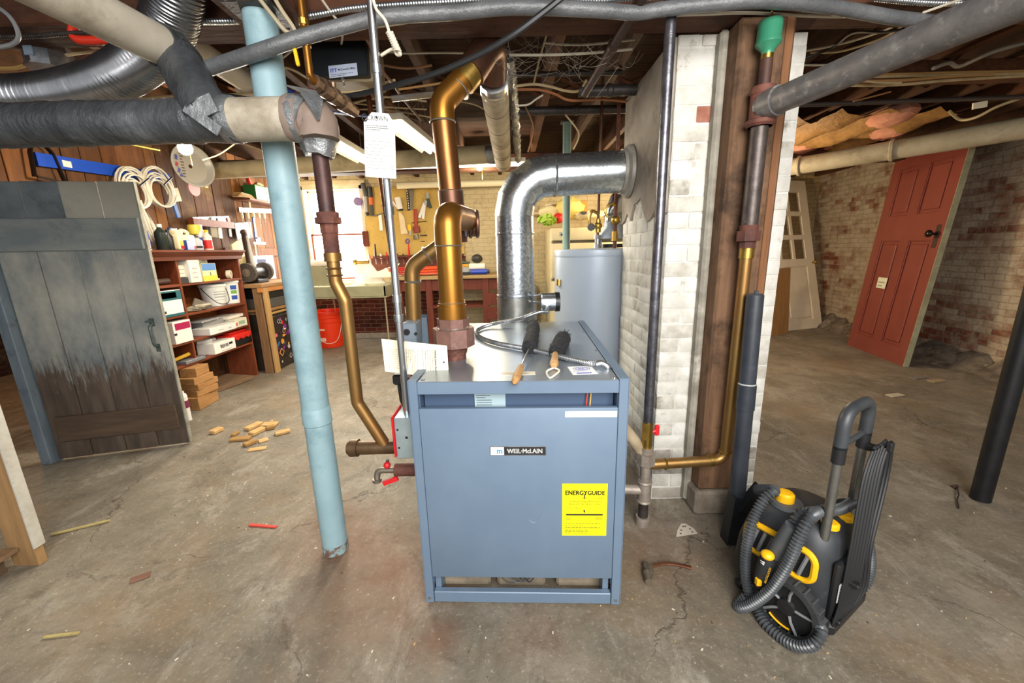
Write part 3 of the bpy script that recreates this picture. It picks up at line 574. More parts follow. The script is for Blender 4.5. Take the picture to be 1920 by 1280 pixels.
part('band', b, mat('#6f6553', .8), ip)
b = B(); b.cyl(p4 - dd * .005, p4 + dd * .06, .075, .083, seg=20); b.jitter(.006, 2); part('silver_tape', b, steel, ip, 'crumpled silver tape end')
eq = thing('equalizer_pipe', 'thin copper leg slanting down behind the fat steam riser', 'pipe', P(777, 640, my))
b = B(); b.tube(fillet([V((cx_ + .03, my, zt - .08)), P(848, 445, my), P(772, 500, my), P(780, 690, my)], .08, 8), .04, 28); part('pipe_run', b, copg, eq)
b = B()
for q, dd in ((P(800, 478, my), P(848, 445, my) - P(772, 500, my)), (P(775, 530, my), V((0, 0, 1)))): b.lathe([(.041, 0), (.045, .006), (.041, .012)], q, dd, seg=24)
part('solder_bead', b, solder, eq)
# ---- water heater
hc_ = V((.69, 3.3, 0)); hr = .325
wh = thing('water_heater', 'tall pale grey water heater standing behind the boiler', 'water heater', hc_)
hm = mat('#9aa6b4', .38, .1, '#a3aebb', 2, rvar=.04)
b = B(); b.lathe([(hr - .02, .02), (hr, .05), (hr, 1.44)], hc_, seg=56); part('tank_jacket', b, hm, wh)
b = B(); b.lathe([(hr + .004, 1.44), (hr + .006, 1.455), (hr + .004, 1.485), (hr - .006, 1.494), (.0, 1.5)], hc_, seg=56, caps=False); part('top_cap', b, hm, wh)
vh = V((P(1150, 450, 3.3).x, 3.3, 1.5))
b = B(); b.lathe([(.135, .07), (.128, .085), (.08, .15), (.078, .2)], vh, seg=32, caps=False); part('draft_hood', b, hm, wh)
b = B(); b.cyl(vh, vh + V((0, 0, .03)), .1, seg=28); b.m = 1
for k in range(3): a = k * 2.1 + 4.6; q = vh + V((.11 * math.cos(a), .11 * math.sin(a), 0)); b.bx(q + V((-.012, -.003, 0)), q + V((.012, .003, .1)))
part('hood_leg', b, [black, hm], wh)
b = B(); q = P(1120, 466, 3.25); b.cyl((q.x, 3.25, 1.49), (q.x, 3.25, 1.6), .022, seg=16); b.cyl((q.x, 3.25, 1.5), (q.x, 3.25, 1.53), .03, seg=8); b.cyl((q.x, 3.25, 1.57), (q.x, 3.25, 1.6), .03, seg=8); part('nipple', b, steel, wh)
b = B(); q0_ = P(1052, 530, 3.2); b.cyl(q0_ + V((.03, .02, 0)), q0_ + V((-.02, -.02, 0)), .012, seg=10); b.cyl(q0_ + V((-.02, -.02, -.02)), q0_ + V((-.02, -.02, .03)), .02, seg=10); part('relief_valve', b, brass, wh)
vf = thing('heater_flue', 'narrow silver vent pipe slanting up from the water heater', 'flue', vh + V((0, 0, .2)))
e1 = P(1190, 350, 3.3)
b = B(); b.tube([vh + V((0, 0, .16)), vh + V((0, 0, .27)), vh + V((.03, 0, .35)), e1, e1 + (e1 - vh - V((0, 0, .3))) * .5], .078, 28); part('vent_pipe', b, mat('#b4b7b8', .2, .95, '#8d9092', 12, rvar=.08, bump=.1), vf, angle=20)
b = B(); d = (e1 - vh - V((.03, 0, .35))).normalized(); b.lathe([(.08, 0), (.084, .01), (.08, .02)], vh + V((0, 0, .24)), seg=28); b.lathe([(.08, 0), (.084, .01), (.08, .02)], vh + V((.03, 0, .35)) + d * .08, d, seg=28); part('clamp', b, steel, vf)
cw = thing('water_pipe', 'thin copper water pipe with brass valve above the heater', 'pipe', (q.x, 3.25, 1.6))
b = B(); b.cyl((q.x, 3.25, 1.6), (q.x + .01, 3.25, ZJ), .011, seg=12); part('pipe_run', b, copd, cw)
b = B(); b.cyl((q.x, 3.25, 1.62), (q.x, 3.25, 1.72), .024, seg=12); b.sph((q.x, 3.25, 1.67), .034); b.tube(spline([(q.x, 3.25, 1.76), (q.x - .05, 3.24, 1.78), (q.x - .07, 3.24, 1.72), (q.x - .06, 3.24, 1.66)], 5), .012, 8); part('valve_body', b, brass, cw)
b = B(); b.cyl((q.x - .06, 3.2, 1.66), (q.x - .06, 3.22, 1.66), .03, seg=8); part('handwheel', b, mat('#3a3734', .5, .4), cw)
gp = thing('gas_pipe', 'rusty threaded gas pipe beside the heater vent', 'pipe', (.93, 3.1, 1.4)); b = B(); b.cyl((.8, 3.12, 1.4), (.8, 3.12, ZJ), .014, seg=10); part('pipe_run', b, rust, gp); b = B(); b.sph((.8, 3.12, 1.7), .035); b.cyl((.8, 3.12, 1.55), (.8, 3.12, 1.62), .025, seg=8); b.tube(spline([(.8, 3.12, 1.8), (.76, 3.1, 1.82), (.72, 3.1, 1.77), (.74, 3.1, 1.72)], 5), .01, 8); part('fitting', b, brass, gp)
# ---- steel columns
def column(lab, x, y, r, top, m, base=.0):
    t = thing('support_column', lab, 'column', (x, y, 0), None, None, 'thing'); b = B(); b.cyl((x, y, .004), (x, y, top - .01), r, seg=36); part('shaft', b, m, t)
    b = B(); b.bx((x - r * 1.5, y - r * 1.5, top - .012), (x + r * 1.5, y + r * 1.5, top), .002); part('top_plate', b, iron, t); return t
pb = mat('#86a4ac', .5, 0, '#91aeb5', 5, .35, .65, bump=.12, bscale=30, c3='#73929b', s3=3.5, t3=(.5, .65))
t = column('pale blue painted steel column with chipped base before the boiler', -.945, 1.79, .061, 2.42, pb)
b = B(); b.lathe([(.061, -.005), (.066, 0), (.066, .006), (.0645, .012), (.0645, .075), (.061, .08)], (-.945, 1.79, .715), seg=36); part('collar', b, pb, t)
b = B(); b.lathe([(.0618, 0), (.0622, .02), (.0616, .05)], (-.945, 1.79, .003), seg=36); b.jitter(.001, 4); part('rusted_foot', b, mat('#6b4f40', .9, .1, '#8ea7a8', 30, .45, .6), t, 'rust-stained foot')
b = B(); b.bx((-1.08, 1.68, 2.42), (-.8, 1.9, ZJ), .006); solo('bearing_block', b, dg, 'dark timber block on top of the pale blue column', 'block', None, 'thing')
column('slim black steel column standing alone on the floor', 2.74, 2.07, .045, ZJ, mat('#141416', .45, .2, '#1f1f21', 8, bump=.1, c3='#4a4744', s3=30, t3=(.68, .75)))
gx = P(1062, 420, 4.3); column('thin grey-green column behind the water heater', gx.x, 4.3, .04, ZJ, mat('#7f9a92', .5, 0, '#8ba69d', 4))
# ---- electrical conduit, junction box, tags
cd = thing('steel_conduit', 'thin shiny steel conduit dropping past the white tag to the boiler', 'conduit', (-.443, 1.55, .8))
b = B(); b.cyl((-.443, 1.55, .84), (-.443, 1.55, 2.6), .0145, seg=16); part('tube', b, mat('#c8ccd0', .22, .95), cd)
b = B()
for y in (130, 560, 597, 395): 
    z = P(730, y, 1.55).z; b.cyl((-.443, 1.55, z - .014), (-.443, 1.55, z + .014), .018, seg=14)
part('coupling', b, steel, cd)
jb = thing('junction_box', 'grey electrical box with a red switch plate on the boiler side', 'electrical box', (-.46, 1.56, .66))
b = B(); b.bx((-.487, 1.5, .67), (-.415, 1.62, .85), .004); b.m = 1
for z in (.72, .8): b.cyl((-.474, 1.4995, z), (-.474, 1.501, z), .005, seg=8)
b.cyl((-.44, 1.4992, .765), (-.44, 1.501, .765), .006, seg=8); part('housing', b, [mat('#aebfc4', .35, .7, '#9fb0b5', 10), black], jb)
b = B(); b.bx((-.494, 1.49, .68), (-.487, 1.63, .86), .003); part('switch_plate', b, mat('#c8141c', .4), jb, 'glossy red plate')
b = B(); b.bx((-.503, 1.55, .75), (-.494, 1.566, .785), .002); part('toggle', b, mat('#d22a2a', .4), jb)
tm = mat('#d4d4d0', .7)
tg = thing('service_tag', 'white clipped-corner service tag hanging on the steel conduit', 'tag', P(710, 335, 1.52))
c = [P(*q, 1.52) for q in ((682, 228), (697, 210), (728, 213), (740, 232), (743, 335), (685, 331))]
b = B(); b.prism(c, (0, .0012, 0)); part('card', b, tm, tg)
b = B(); o = P(684, 331, 1.519); xd = (P(742, 335, 1.519) - o).normalized(); zd = V((0, 0, 1)); b.text('CROWN', o + xd * .028 + zd * .186, xd, zd, .022, .07); b.lines(o + xd * .02 + zd * .155, xd, zd, .085, .02, 3, 4, .3); b.lines(o + xd * .012 + zd * .03, xd, zd, .1, .1, 9, 14, .08)
b.m = 1; k = P(706, 220, 1.5185); b.cyl(k, k + V((0, .001, 0)), .004, seg=10); k = o + xd * .02 + zd * .193; b.tube([k + xd * (.009 * math.cos(a * PI / 8)) + zd * (.011 * math.sin(a * PI / 8)) for a in range(2, 16)], .0022, 5); b.bx(k + V((.002, -.0005, -.003)), k + V((.009, .0005, .0005)))
part('lettering', b, [mat('#55555a', .7), ink], tg, smooth=False)
cd_ = thing('inspection_card', 'cream inspection card tied sideways to the conduit over the lid', 'tag', P(780, 700, 1.585))
ca = [P(715, 635, 1.62), P(838, 648, 1.62), P(842, 711, 1.585), P(722, 696, 1.585)]
b = B(); b.prism(ca, (0, .0015, 0)); part('card', b, cardm, cd_)
b = B(); o = P(829, 652, 1.612); yd = (P(831, 706, 1.58) - o).normalized(); xd = V((1, 0, -.08)); n_ = V((0, -1, 0))
o2 = P(824, 654, 1.611); dn = (P(826, 706, 1.582) - o2); L1 = dn.length; dn.normalize(); up_ = V((1, 0, -.1)).normalized(); b.text('Heating System Record', o2 + dn * L1 * .05 - up_ * .02 + V((0, -.002, 0)), dn, up_, .011, L1 * .85, .02)
for q, (w_, n) in enumerate(((.016, 3), (.03, 4))): b.lines(o2 + dn * L1 * .05 - up_ * (.07 + .075 * q) + V((0, -.002, 0)), dn, up_, L1 * .85, .06, n * 2, 20 + q, .14)
b.lines(P(724, 694, 1.583) + V((.012, -.002, .012)), V((1, 0, -.1)), V((0, .3, 1)), .1, .085, 9, 31, .1); k = P(832, 679, 1.598); b.cyl(k, k + V((0, .003, 0)), .004, seg=10)
part('lettering', b, mat('#55524a', .7), cd_, smooth=False)
# ---- low water cut-off on the boiler side
lw = thing('water_level_control', 'grey control head with round dial behind the cream card', 'control', P(772, 640, 2.0))
g1 = mat('#8b98a6', .4, .3, '#7d8a98', 6)
a, c = P(757, 640, 2.0), P(781, 604, 2.0); b = B(); b.bx((a.x, 1.98, a.z - .05), (c.x, 2.1, c.z), .006); part('housing', b, g1, lw)
b = B(); k = P(763, 622, 1.98); b.cyl(k, k + V((0, -.01, 0)), .016, seg=18); b.cyl(k + V((.045, 0, -.01)), k + V((.045, -.008, -.01)), .008, seg=10); part('dial', b, black, lw)
b = B(); k = V((a.x + .03, 2.04, 0)); b.cyl(k + V((0, 0, .52)), k + V((0, 0, a.z - .04)), .02, seg=14); b.cyl(k + V((0, 0, .78)), k + V((0, 0, .86)), .045, seg=20); b.cyl(k + V((0, 0, .6)), k + V((.16, 0, .6)), .022, seg=14); b.sph(k + V((0, 0, .6)), .03); part('pipe_leg', b, rust, lw)
b = B(); k = P(748, 712, 1.75); b.bx(k + V((-.025, -.02, -.02)), k + V((.03, .02, .03)), .008); b.tube(fillet([k + V((0, 0, -.01)), k + V((.005, 0, -.1)), k + V((.02, 0, -.14))], .02), .011, 10); part('black_bracket', b, black, lw); 
# ---- condensate return with taped main overhead
rt = thing('return_pipe', 'brown iron pipe changing to copper and sloping into the boiler side', 'pipe', (-.715, 1.65, .65))
X_, Y_ = -.716, 1.65; z = lambda y: P(620, y, Y_).z
b = B(); b.cyl((X_, Y_, z(405)), (X_, Y_, 1.95), .031, seg=22); part('iron_pipe', b, mat('#4d3330', .5, .4, '#3a2725', 12, bump=.2, c3='#6b4a44', s3=9), rt)
b = B(); b.cyl((X_, Y_, z(420)), (X_, Y_, z(398)), .042, seg=22); b.cyl((X_, Y_, z(419)), (X_, Y_, z(408)), .052, seg=8); b.cyl((X_, Y_, z(437)), (X_, Y_, z(419)), .036, seg=8); b.cyl((X_, Y_, z(475)), (X_, Y_, z(436)), .03, seg=18); part('union', b, rust, rt)
b = B(); b.cyl((X_, Y_, z(490)), (X_, Y_, z(474)), .034, seg=22); b.lathe([(.03, 0), (.034, .004), (.03, .008)], (X_, Y_, z(505)), seg=22); b.lathe([(.03, 0), (.034, .004), (.03, .008)], (X_, Y_, z(518)), seg=22); part('adapter', b, copg, rt)
pts = [V((X_, Y_, z(485))), V((X_, Y_, z(530))), V((X_ + .03, Y_, z(565))), V((X_ + .03, Y_, z(755))), P(722, 834, Y_)]
b = B(); b.tube(fillet(pts, .05, 6), .026, 22); part('copper_pipe', b, copg, rt)
e_ = P(722, 838, Y_); b = B(); b.cyl((P(657, 838, Y_).x, Y_, e_.z), (-.40, Y_, e_.z), .031, seg=20); b.cyl((P(657, 838, Y_).x, Y_, e_.z), (P(672, 838, Y_).x, Y_, e_.z), .039, seg=20); b.cyl((P(652, 838, Y_).x, Y_, e_.z), (P(658, 838, Y_).x, Y_, e_.z), .028, seg=8); part('wye', b, mat('#6b5338', .5, .6, '#54402c', 9, bump=.25), rt, 'dull brown wye fitting')
dv = thing('drain_valve', 'small iron drain cock with red lever low on the boiler side', 'valve', P(735, 880, 1.6)); k = P(770, 880, 1.62); z = k.z
b = B(); b.cyl((-.39, 1.62, z), (k.x - .07, 1.62, z), .028, seg=18); part('iron_stub', b, rust, dv)
b = B(); b.tube(fillet([(k.x - .06, 1.62, z), (k.x - .15, 1.62, z), (k.x - .152, 1.61, z - .045)], .03), .014, 12); b.cyl((k.x - .152, 1.61, z - .05), (k.x - .152, 1.61, z - .035), .02, seg=14); part('spout', b, mat('#7c7468', .45, .7), dv)
b = B(); b.cyl((k.x - .1, 1.62, z), (k.x - .1, 1.62, z + .05), .008, seg=8); b.m = 1; b.sph((k.x - .1, 1.61, z + .03), .016); b.box((k.x - .085, 1.59, z - .035), (.07, .012, .02), Mx.Rotation(R(-20), 3, 'Y')); part('lever', b, [iron, mat('#c01d22', .4)], dv, 'red lever')
# ---- pipes on the chimney side
dp = thing('dark_steel_pipe', 'long dark steel pipe running down before the white chimney face', 'pipe', (.70, 1.93, 0)); Xd, Yd = .70, 1.93; z = lambda y: P(1210, y, Yd).z
b = B(); b.cyl((Xd, Yd, z(792)), (Xd, Yd, ZS), .0235, seg=20); part('upper_pipe', b, mat('#77767c', .3, .75, '#56555a', 25, .35, .65, bump=.15, c3='#8b8a8d', s3=35, t3=(.62, .75)), dp)
b = B(); b.cyl((Xd, Yd, z(822)), (Xd, Yd, z(791)), .029, seg=8); b.cyl((Xd, Yd, z(846)), (Xd, Yd, z(822)), .026, seg=16); part('ball_valve', b, brass, dp)
b = B(); k = V((Xd + .045, Yd - .01, z(805))); b.bx(k + V((-.012, -.008, -.03)), k + V((.012, .008, .03)), .005); b.cyl((Xd + .02, Yd - .01, z(808)), k, .008, seg=8); part('valve_lever', b, mat('#d1202a', .4), dp, 'red lever')
gf = mat('#a79c90', .55, .4, '#877c70', 12, bump=.3)
b = B(); b.cyl((Xd, Yd, z(868)), (Xd, Yd, z(848)), .05, seg=8); b.cyl((Xd, Yd, z(848)), (Xd, Yd, z(838)), .034, seg=16); part('union', b, gf, dp)
b = B(); b.cyl((Xd, Yd, z(905)), (Xd, Yd, z(868)), .027, seg=16); b.cyl((Xd, Yd, z(938)), (Xd, Yd, z(898)), .034, seg=18); b.cyl((Xd - .2, Yd + .02, z(918)), (Xd, Yd, z(918)), .026, seg=16); b.lathe([(.035, 0), (.04, .008), (.035, .016)], (Xd, Yd, z(905)), seg=18); b.lathe([(.035, 0), (.04, .008), (.035, .016)], (Xd, Yd, z(940)), seg=18); part('tee', b, gf, dp)
b = B(); b.cyl((Xd, Yd, .02), (Xd, Yd, z(936)), .026, seg=16); part('drip_leg', b, iron, dp)
b = B(); b.cyl((Xd, Yd, .0), (Xd, Yd, .05), .038, seg=16); part('end_cap', b, gf, dp)
b = B(); b.tube(fillet([(Xd - .0, Yd + .01, z(858)), (Xd - .06, Yd + .02, z(830)), (Xd - .13, Yd + .05, z(800))], .03), .032, 16); part('wrapped_branch', b, mat('#a8977c', .8, 0, '#8b7a60', 8), dp, 'tan wrapped branch')
cr = thing('copper_return', 'slim copper return turning up the timber post', 'pipe', (1.13, 1.94, .38)); Yr = 1.935
zz2 = lambda y: P(1400, y, Yr).z; xc = 1.125; zl2 = .372
b = B(); b.tube(fillet([(Xd + .02, Yr, zl2 - .012), (xc, Yr, zl2 + .006), (xc, Yr, zz2(478))], .07, 10), .0275, 26); part('copper_run', b, copg, cr)
b = B(); b.lathe([(.029, 0), (.034, .004), (.034, .012), (.029, .016)], (xc, Yr, zz2(848)), seg=24); b.cyl((xc, Yr, zz2(484)), (xc, Yr, zz2(464)), .033, seg=24); b.lathe([(.029, 0), (.033, .006), (.029, .012)], (Xd + .1, Yr, zl2 - .01), (1, 0, 0), seg=24); b.cyl((Xd + .46 - .12, Yr, zl2 + .004), (Xd + .36, Yr, zl2 + .005), .031, seg=24); part('brass_collar', b, brass, cr)
b = B(); b.cyl((xc, Yr, zz2(465)), (xc, Yr, zz2(452)), .036, seg=8); b.cyl((xc, Yr, zz2(452)), (xc, Yr, zz2(433)), .052, seg=8); b.cyl((xc, Yr, zz2(433)), (xc, Yr, zz2(422)), .04, seg=16); part('iron_union', b, rust, cr)
zt2 = zz2(202); b = B(); b.cyl((xc, Yr, zz2(424)), (xc, Yr, zt2 - .04), .036, seg=22); part('iron_pipe', b, mat('#5d5450', .45, .6, '#463e3b', 18, bump=.25, c3='#7b716b', s3=22, t3=(.6, .75)), cr)
b = B(); b.cyl((xc, Yr, zt2 - .08), (xc, Yr, zt2 + .07), .048, seg=22); b.lathe([(.05, 0), (.06, .01), (.06, .025), (.05, .03)], (xc, Yr, zt2 - .08), seg=22); b.lathe([(.05, 0), (.054, .01), (.05, .03)], (xc, Yr, zt2 + .05), seg=22); part('iron_tee', b, mat('#7a4a3c', .7, .2, '#5b352b', 14, bump=.4, c3='#cfc6bd', s3=12, t3=(.66, .72)), cr)
pA, pB = V((xc, Yr, zt2)), V((1.345, 1.15, 2.10)); dd = (pB - pA); 
b = B(); b.cyl(pA + dd.normalized() * .02, pA + dd.normalized() * .085, .06, seg=22); b.cyl(pA, pA + dd * 1.5, .0525, seg=28); part('grey_main', b, mat('#83807e', .45, .55, '#6d6a69', 14, .35, .65, bump=.15, bscale=50, c3='#a19e9b', s3=26, t3=(.55, .7)), cr, 'thick grey pipe slanting overhead')
b = B(); b.cyl((xc, Yr, zt2 + .06), (xc, Yr, zz2(112)), .025, seg=16); part('nipple', b, mat('#5a3d30', .6, .3, '#46302a', 10, bump=.3), cr)
vt = thing('air_vent', 'green bottle-shaped air vent at the top of the timber post', 'vent', (xc, Yr, zz2(112))); zb, zt3 = zz2(108), zz2(38)
H_ = zt3 - zb; b = B(); b.lathe([(.02, 0), (.024, H_ * .1), (.026, H_ * .16), (.05, H_ * .34), (.05, H_ * .42), (.047, H_ * .46), (.047, H_ * .9), (.044, H_ * .96), (.01, H_)], (xc, Yr, zb), seg=26); part('bottle', b, mat('#3f8f6e', .3, .15, '#3a8566', 4), vt)
b = B(); b.cyl((xc, Yr, zb - .03), (xc, Yr, zb + .01), .024, seg=14); b.cyl((xc, Yr, zt3), (xc, Yr, zt3 + .03), .006, seg=8); part('neck', b, brass, vt)
# ================================================================ overhead pipes, ducts, cables
tape = mat('#4d5053', .3, .2, '#3a3d40', 5, .35, .65, (2.2, 1, 1), .55, 5, 4, '#63676a', 4, (.58, .72), .5, 0, .06, dist=.03); stape = mat('#a5a8aa', .3, .6, '#7b7f82', 12, bump=.5, bscale=18, dist=.02)
pale = mat('#b5ad9c', .7, 0, '#a39a88', 5, .35, .65, bump=.15, c3='#8a7f6d', s3=4, t3=(.5, .66)); palew = mat('#d6cfc0', .55, 0, '#c5bdac', 6)
gm = thing('taped_main', 'fat level pipe in dark grey duct tape under the ceiling, by the blue column', 'pipe', (-1.7, 1.6, 1.9)); zg, yg, rg = 1.985, 1.6, .074
xs = [-2.9 + i * .018 for i in range(108)]; xs = [x for x in xs if x < -.985]; rnd = random.Random(8)
b = B(); b.tube([(x, yg, zg) for x in xs], [rg + rnd.uniform(-.0025, .0025) for x in xs], 28); part('grey_wrap', b, tape, gm)
b = B(); b.cyl((-.99, yg, zg), (-.78, yg, zg), rg - .002, seg=28); part('bare_section', b, pale, gm, 'pale bare section')
rnd = random.Random(2)
b = B(); b.tube([(x, yg, zg) for x in (-.79, -.77, -.755, -.735)], [rg + .002, rg + .006, rg + .004, rg + .007], 22); b.tube(fillet([(-.745, yg, zg), (-.69, yg, zg), (-.69, yg, zg - .07)], .05), rg - .004, 22); b.jitter(.002, 5); part('elbow_wrap', b, mat('#86756a', .7, 0, '#75655a', 8, bump=.2), gm, 'dusty brown cardboard elbow')
b = B(); b.tube([(-.714, 1.65, zg - .02), (-.714, 1.648, zg - .07), (-.718, 1.645, zg - .12)], [.07, .074, .05], 16); b.jitter(.005, 6); b.tube([(-.775, yg, zg), (-.76, yg, zg), (-.735, yg, zg), (-.725, yg, zg - .005)], [rg + .003, rg + .007, rg + .005, rg + .008], 18); b.prism([(-.76, yg - .07, zg + .085), (-.70, yg - .085, zg + .055), (-.655, yg - .08, zg - .03), (-.648, yg - .05, zg + .04), (-.69, yg, zg + .09)], (.004, .01, .004)); part('loose_tape', b, stape, gm, 'crumpled silver tape ends')
pj = V((-1.235, 1.70, 2.25)); pk = V((-1.055, 1.57, 1.985))
b = B(); pts = resample(fillet([pj + V((-.01, -.06, 0)), pj, pk], .09, 8), .016); rnd = random.Random(9); b.tube(pts, [.075 + rnd.uniform(-.003, .003) for q in pts], 24); part('branch_wrap', b, tape, gm)
b = B(); b.tube([(-1.02, yg, zg), (-1.0, yg, zg), (-.975, yg, zg)], [.079, .078, .076], 20); b.jitter(.004, 3); b.box((-1.045, yg - .088, zg - .02), (.13, .006, .035), Mx.Rotation(R(38), 3, 'Y')); b.box((-1.03, yg - .086, zg + .02), (.07, .006, .06), Mx.Rotation(R(-20), 3, 'Y')); part('tape_strip', b, stape, gm, 'silver tape strips at the joint')
b = B(); d = V((-.05, -.45, -.005)); b.cyl(pj + d * .12, pj + d * 2.2, .066, seg=28); part('upper_pipe', b, pale, gm, 'stained off-white pipe coming from above')
fd = thing('flexible_duct', 'big silver corrugated duct curving up beside the taped pipe', 'duct', P(120, 230, 1.95))
pth = spline([P(-160, 176, 2.25), P(-40, 182, 2.2), P(70, 179, 2.15), P(150, 166, 2.08), P(220, 142, 2.0), P(278, 102, 1.92), P(314, 52, 1.84), P(328, -8, 1.78), P(332, -70, 1.75)], 10)
b = ribbed(B(), pth, .094, .011, .005, 36); part('corrugated_wall', b, mat('#9d9ea1', .26, .95, '#75777b', 6, rvar=.08), fd, angle=80)
pv = thing('flanged_pipe', 'pale grey plastic pipe with bolted white flange beyond the silver duct', 'pipe', P(400, 125, 2.45)); a, c = P(335, 70, 2.3), P(464, 156, 2.75)
b = B(); b.cyl(a, c, .058, seg=24); part('pipe_run', b, palew, pv); d = (c - a).normalized(); b = B(); b.cyl(c - d * .012, c + d * .006, .085, seg=24); x, y = basis(d); b.m = 1
for k in range(6): q = c - d * .012 + (x * math.cos(k * PI / 3) + y * math.sin(k * PI / 3)) * .073; b.cyl(q, q - d * .006, .007, seg=6)
part('flange', b, [palew, iron], pv)
oc = thing('octagon_box', 'grey metal octagon ceiling box beyond the silver duct', 'electrical box', P(92, 112, 2.18)); k = P(92, 108, 2.2)
b = B(); b.cyl(k + V((0, 0, .05)), k - V((0, 0, .05)), .088, seg=8); b.cyl(k - V((0, 0, .05)), k - V((0, 0, .055)), .094, seg=8); part('housing', b, steel, oc); b = B(); b.box(k + V((0, -.087, .01)), (.04, .006, .07)); part('clip', b, mat('#9fb1c4', .4, .4), oc); b = B(); b.cyl(k + V((0, 0, .05)), (k.x, k.y, ZJ), .012, seg=8); part('hanger', b, steel, oc)
rh = thing('red_hose', 'bright red hose looped over a joist above the taped pipe', 'hose', P(170, 65, 1.95)); b = B(); b.tube(spline([P(215, 20, 1.9), P(165, 32, 1.93), P(138, 52, 1.95), P(142, 72, 1.95), P(170, 76, 1.95), P(240, 74, 1.95), P(300, 80, 1.95)], 8), .017, 12); part('tube', b, mat('#d5331c', .4), rh)
# level control box with maker's label
cb = thing('control_box', 'black metal control box with pale maker label under the joists', 'control box', P(640, 110, 2.3)); a, c = P(586, 150, 2.3), P(690, 80, 2.3); zt_ = 2.535
b = B(); b.bx((a.x, 2.26, a.z), (c.x, 2.42, zt_), .006); part('cover', b, mat('#1e2226', .4, .2), cb); b = B(); b.bx((a.x + .01, 2.3, a.z - .012), (c.x + .03, 2.45, zt_ - .01)); part('back_box', b, mat('#8a7a5c', .6, .2), cb)
o, e = P(618, 147, 2.258), P(671, 141, 2.258); xd = (e - o).normalized(); zd = V((0, 0, 1)); w_ = (e - o).length; b = B(); b.prism([o, e, e + zd * .055, o + zd * .055], (0, -.001, 0)); b.m = 1; b.text('ITT', o + xd * .008 + zd * .026 + V((0, -.0012, 0)), xd, zd, .02, .034, .05); b.m = 2; b.text('McDonnell & Miller', o + xd * .047 + zd * .029 + V((0, -.0012, 0)), xd, zd, .013, w_ - .055, .02); b.lines(o + xd * .01 + zd * .006 + V((0, -.0012, 0)), xd, zd, w_ - .02, .014, 2, 3, .3)
part('maker_label', b, [mat('#bcc6dc', .5), mat('#3a57b5', .5), ink], cb, smooth=False)
k = P(644, 150, 2.257); b = B(); b.cyl(k, k - V((0, .012, 0)), .008, seg=10); b.cyl(k - V((0, 0, .012)), k - V((0, 0, .03)), .004, seg=6); part('latch_screw', b, steel, cb); b = B(); b.cyl((a.x + .1, 2.36, zt_ - .02), (a.x + .1, 2.36, ZJ), .012, seg=8); b.cyl((c.x - .03, 2.36, zt_ - .02), (c.x - .03, 2.36, ZJ), .012, seg=8); part('hanger', b, rust, cb)
# gas line with yellow lever and bronze fittings
gl = thing('gas_line', 'copper pipe with yellow lever valve joining a string of brass fittings', 'pipe', P(575, 100, 1.72)); u0, u1 = P(566, -15, 1.72), P(577, 140, 1.72); u0.x = u1.x = (u0.x + u1.x) / 2
b = B(); b.cyl(u0, (u1.x, 1.72, u1.z), .0135, seg=16); e0 = P(588, 152, 1.74); e1 = P(668, 212, 2.05); b.tube(fillet([u1 + V((0, 0, .03)), u1, e0, e1], .03), .0135, 14); part('copper_tube', b, cop, gl)
z = lambda y: P(572, y, 1.72).z; b = B(); b.cyl((u1.x, 1.72, z(88)), (u1.x, 1.72, z(78)), .019, seg=8); b.sph((u1.x, 1.72, z(63)), .025); b.cyl((u1.x, 1.72, z(48)), (u1.x, 1.72, z(36)), .018, seg=8); b.cyl((u1.x - .035, 1.715, z(60)), (u1.x, 1.72, z(60)), .009, seg=8); part('valve_body', b, brass, gl)
b = B(); b.box((u1.x - .038, 1.7, z(70)), (.007, .008, .05)); b.m = 1; b.box((u1.x - .034, 1.7, z(108)), (.013, .012, .072), Mx.Rotation(R(-6), 3, 'Y'), .003); part('lever', b, [steel, mat('#e0b71c', .4)], gl, 'yellow lever')
b = B(); d = (e1 - e0).normalized(); L_ = (e1 - e0).length
for u, r_ in ((.06, .028), (.2, .036), (.3, .026), (.42, .034), (.55, .026), (.66, .036), (.78, .03), (.9, .026)): b.cyl(e0 + d * (L_ * u - .016), e0 + d * (L_ * u + .016), r_, seg=8)
b.cyl(e0 + d * L_ * .42, e0 + d * L_ * .42 + V((.005, 0, .05)), .012, seg=8); part('union', b, mat('#7d6650', .45, .6, '#5d4a3a', 16, bump=.3), gl)
bp_ = thing('brown_drop_pipe', 'thin brown pipe dropping behind the copper gas line', 'pipe', P(590, 190, 1.85)); b = B(); a, c = P(581, -5, 1.85), P(589, 195, 1.85); b.cyl((c.x, 1.85, a.z + .1), (c.x, 1.85, c.z), .012, seg=12); b.cyl((c.x, 1.85, c.z - .0), (c.x, 1.85, c.z + .11), .017, seg=12); part('pipe_run', b, rust, bp_)
cpx = P(722, 345, 2.6); cp = thing('copper_riser', 'slender copper tube standing just behind the steel conduit', 'pipe', (P(752, 600, 2.6).x, 2.6, 0)); b = B(); q_, e_ = P(757, 622, 2.2), P(714, 335, 2.45); b.cyl(q_ - (e_ - q_) * .9, e_ + (e_ - q_) * 1.1, .0155, seg=14); part('pipe_run', b, mat('#8a5a42', .35, .85, '#6c4533', 6), cp)
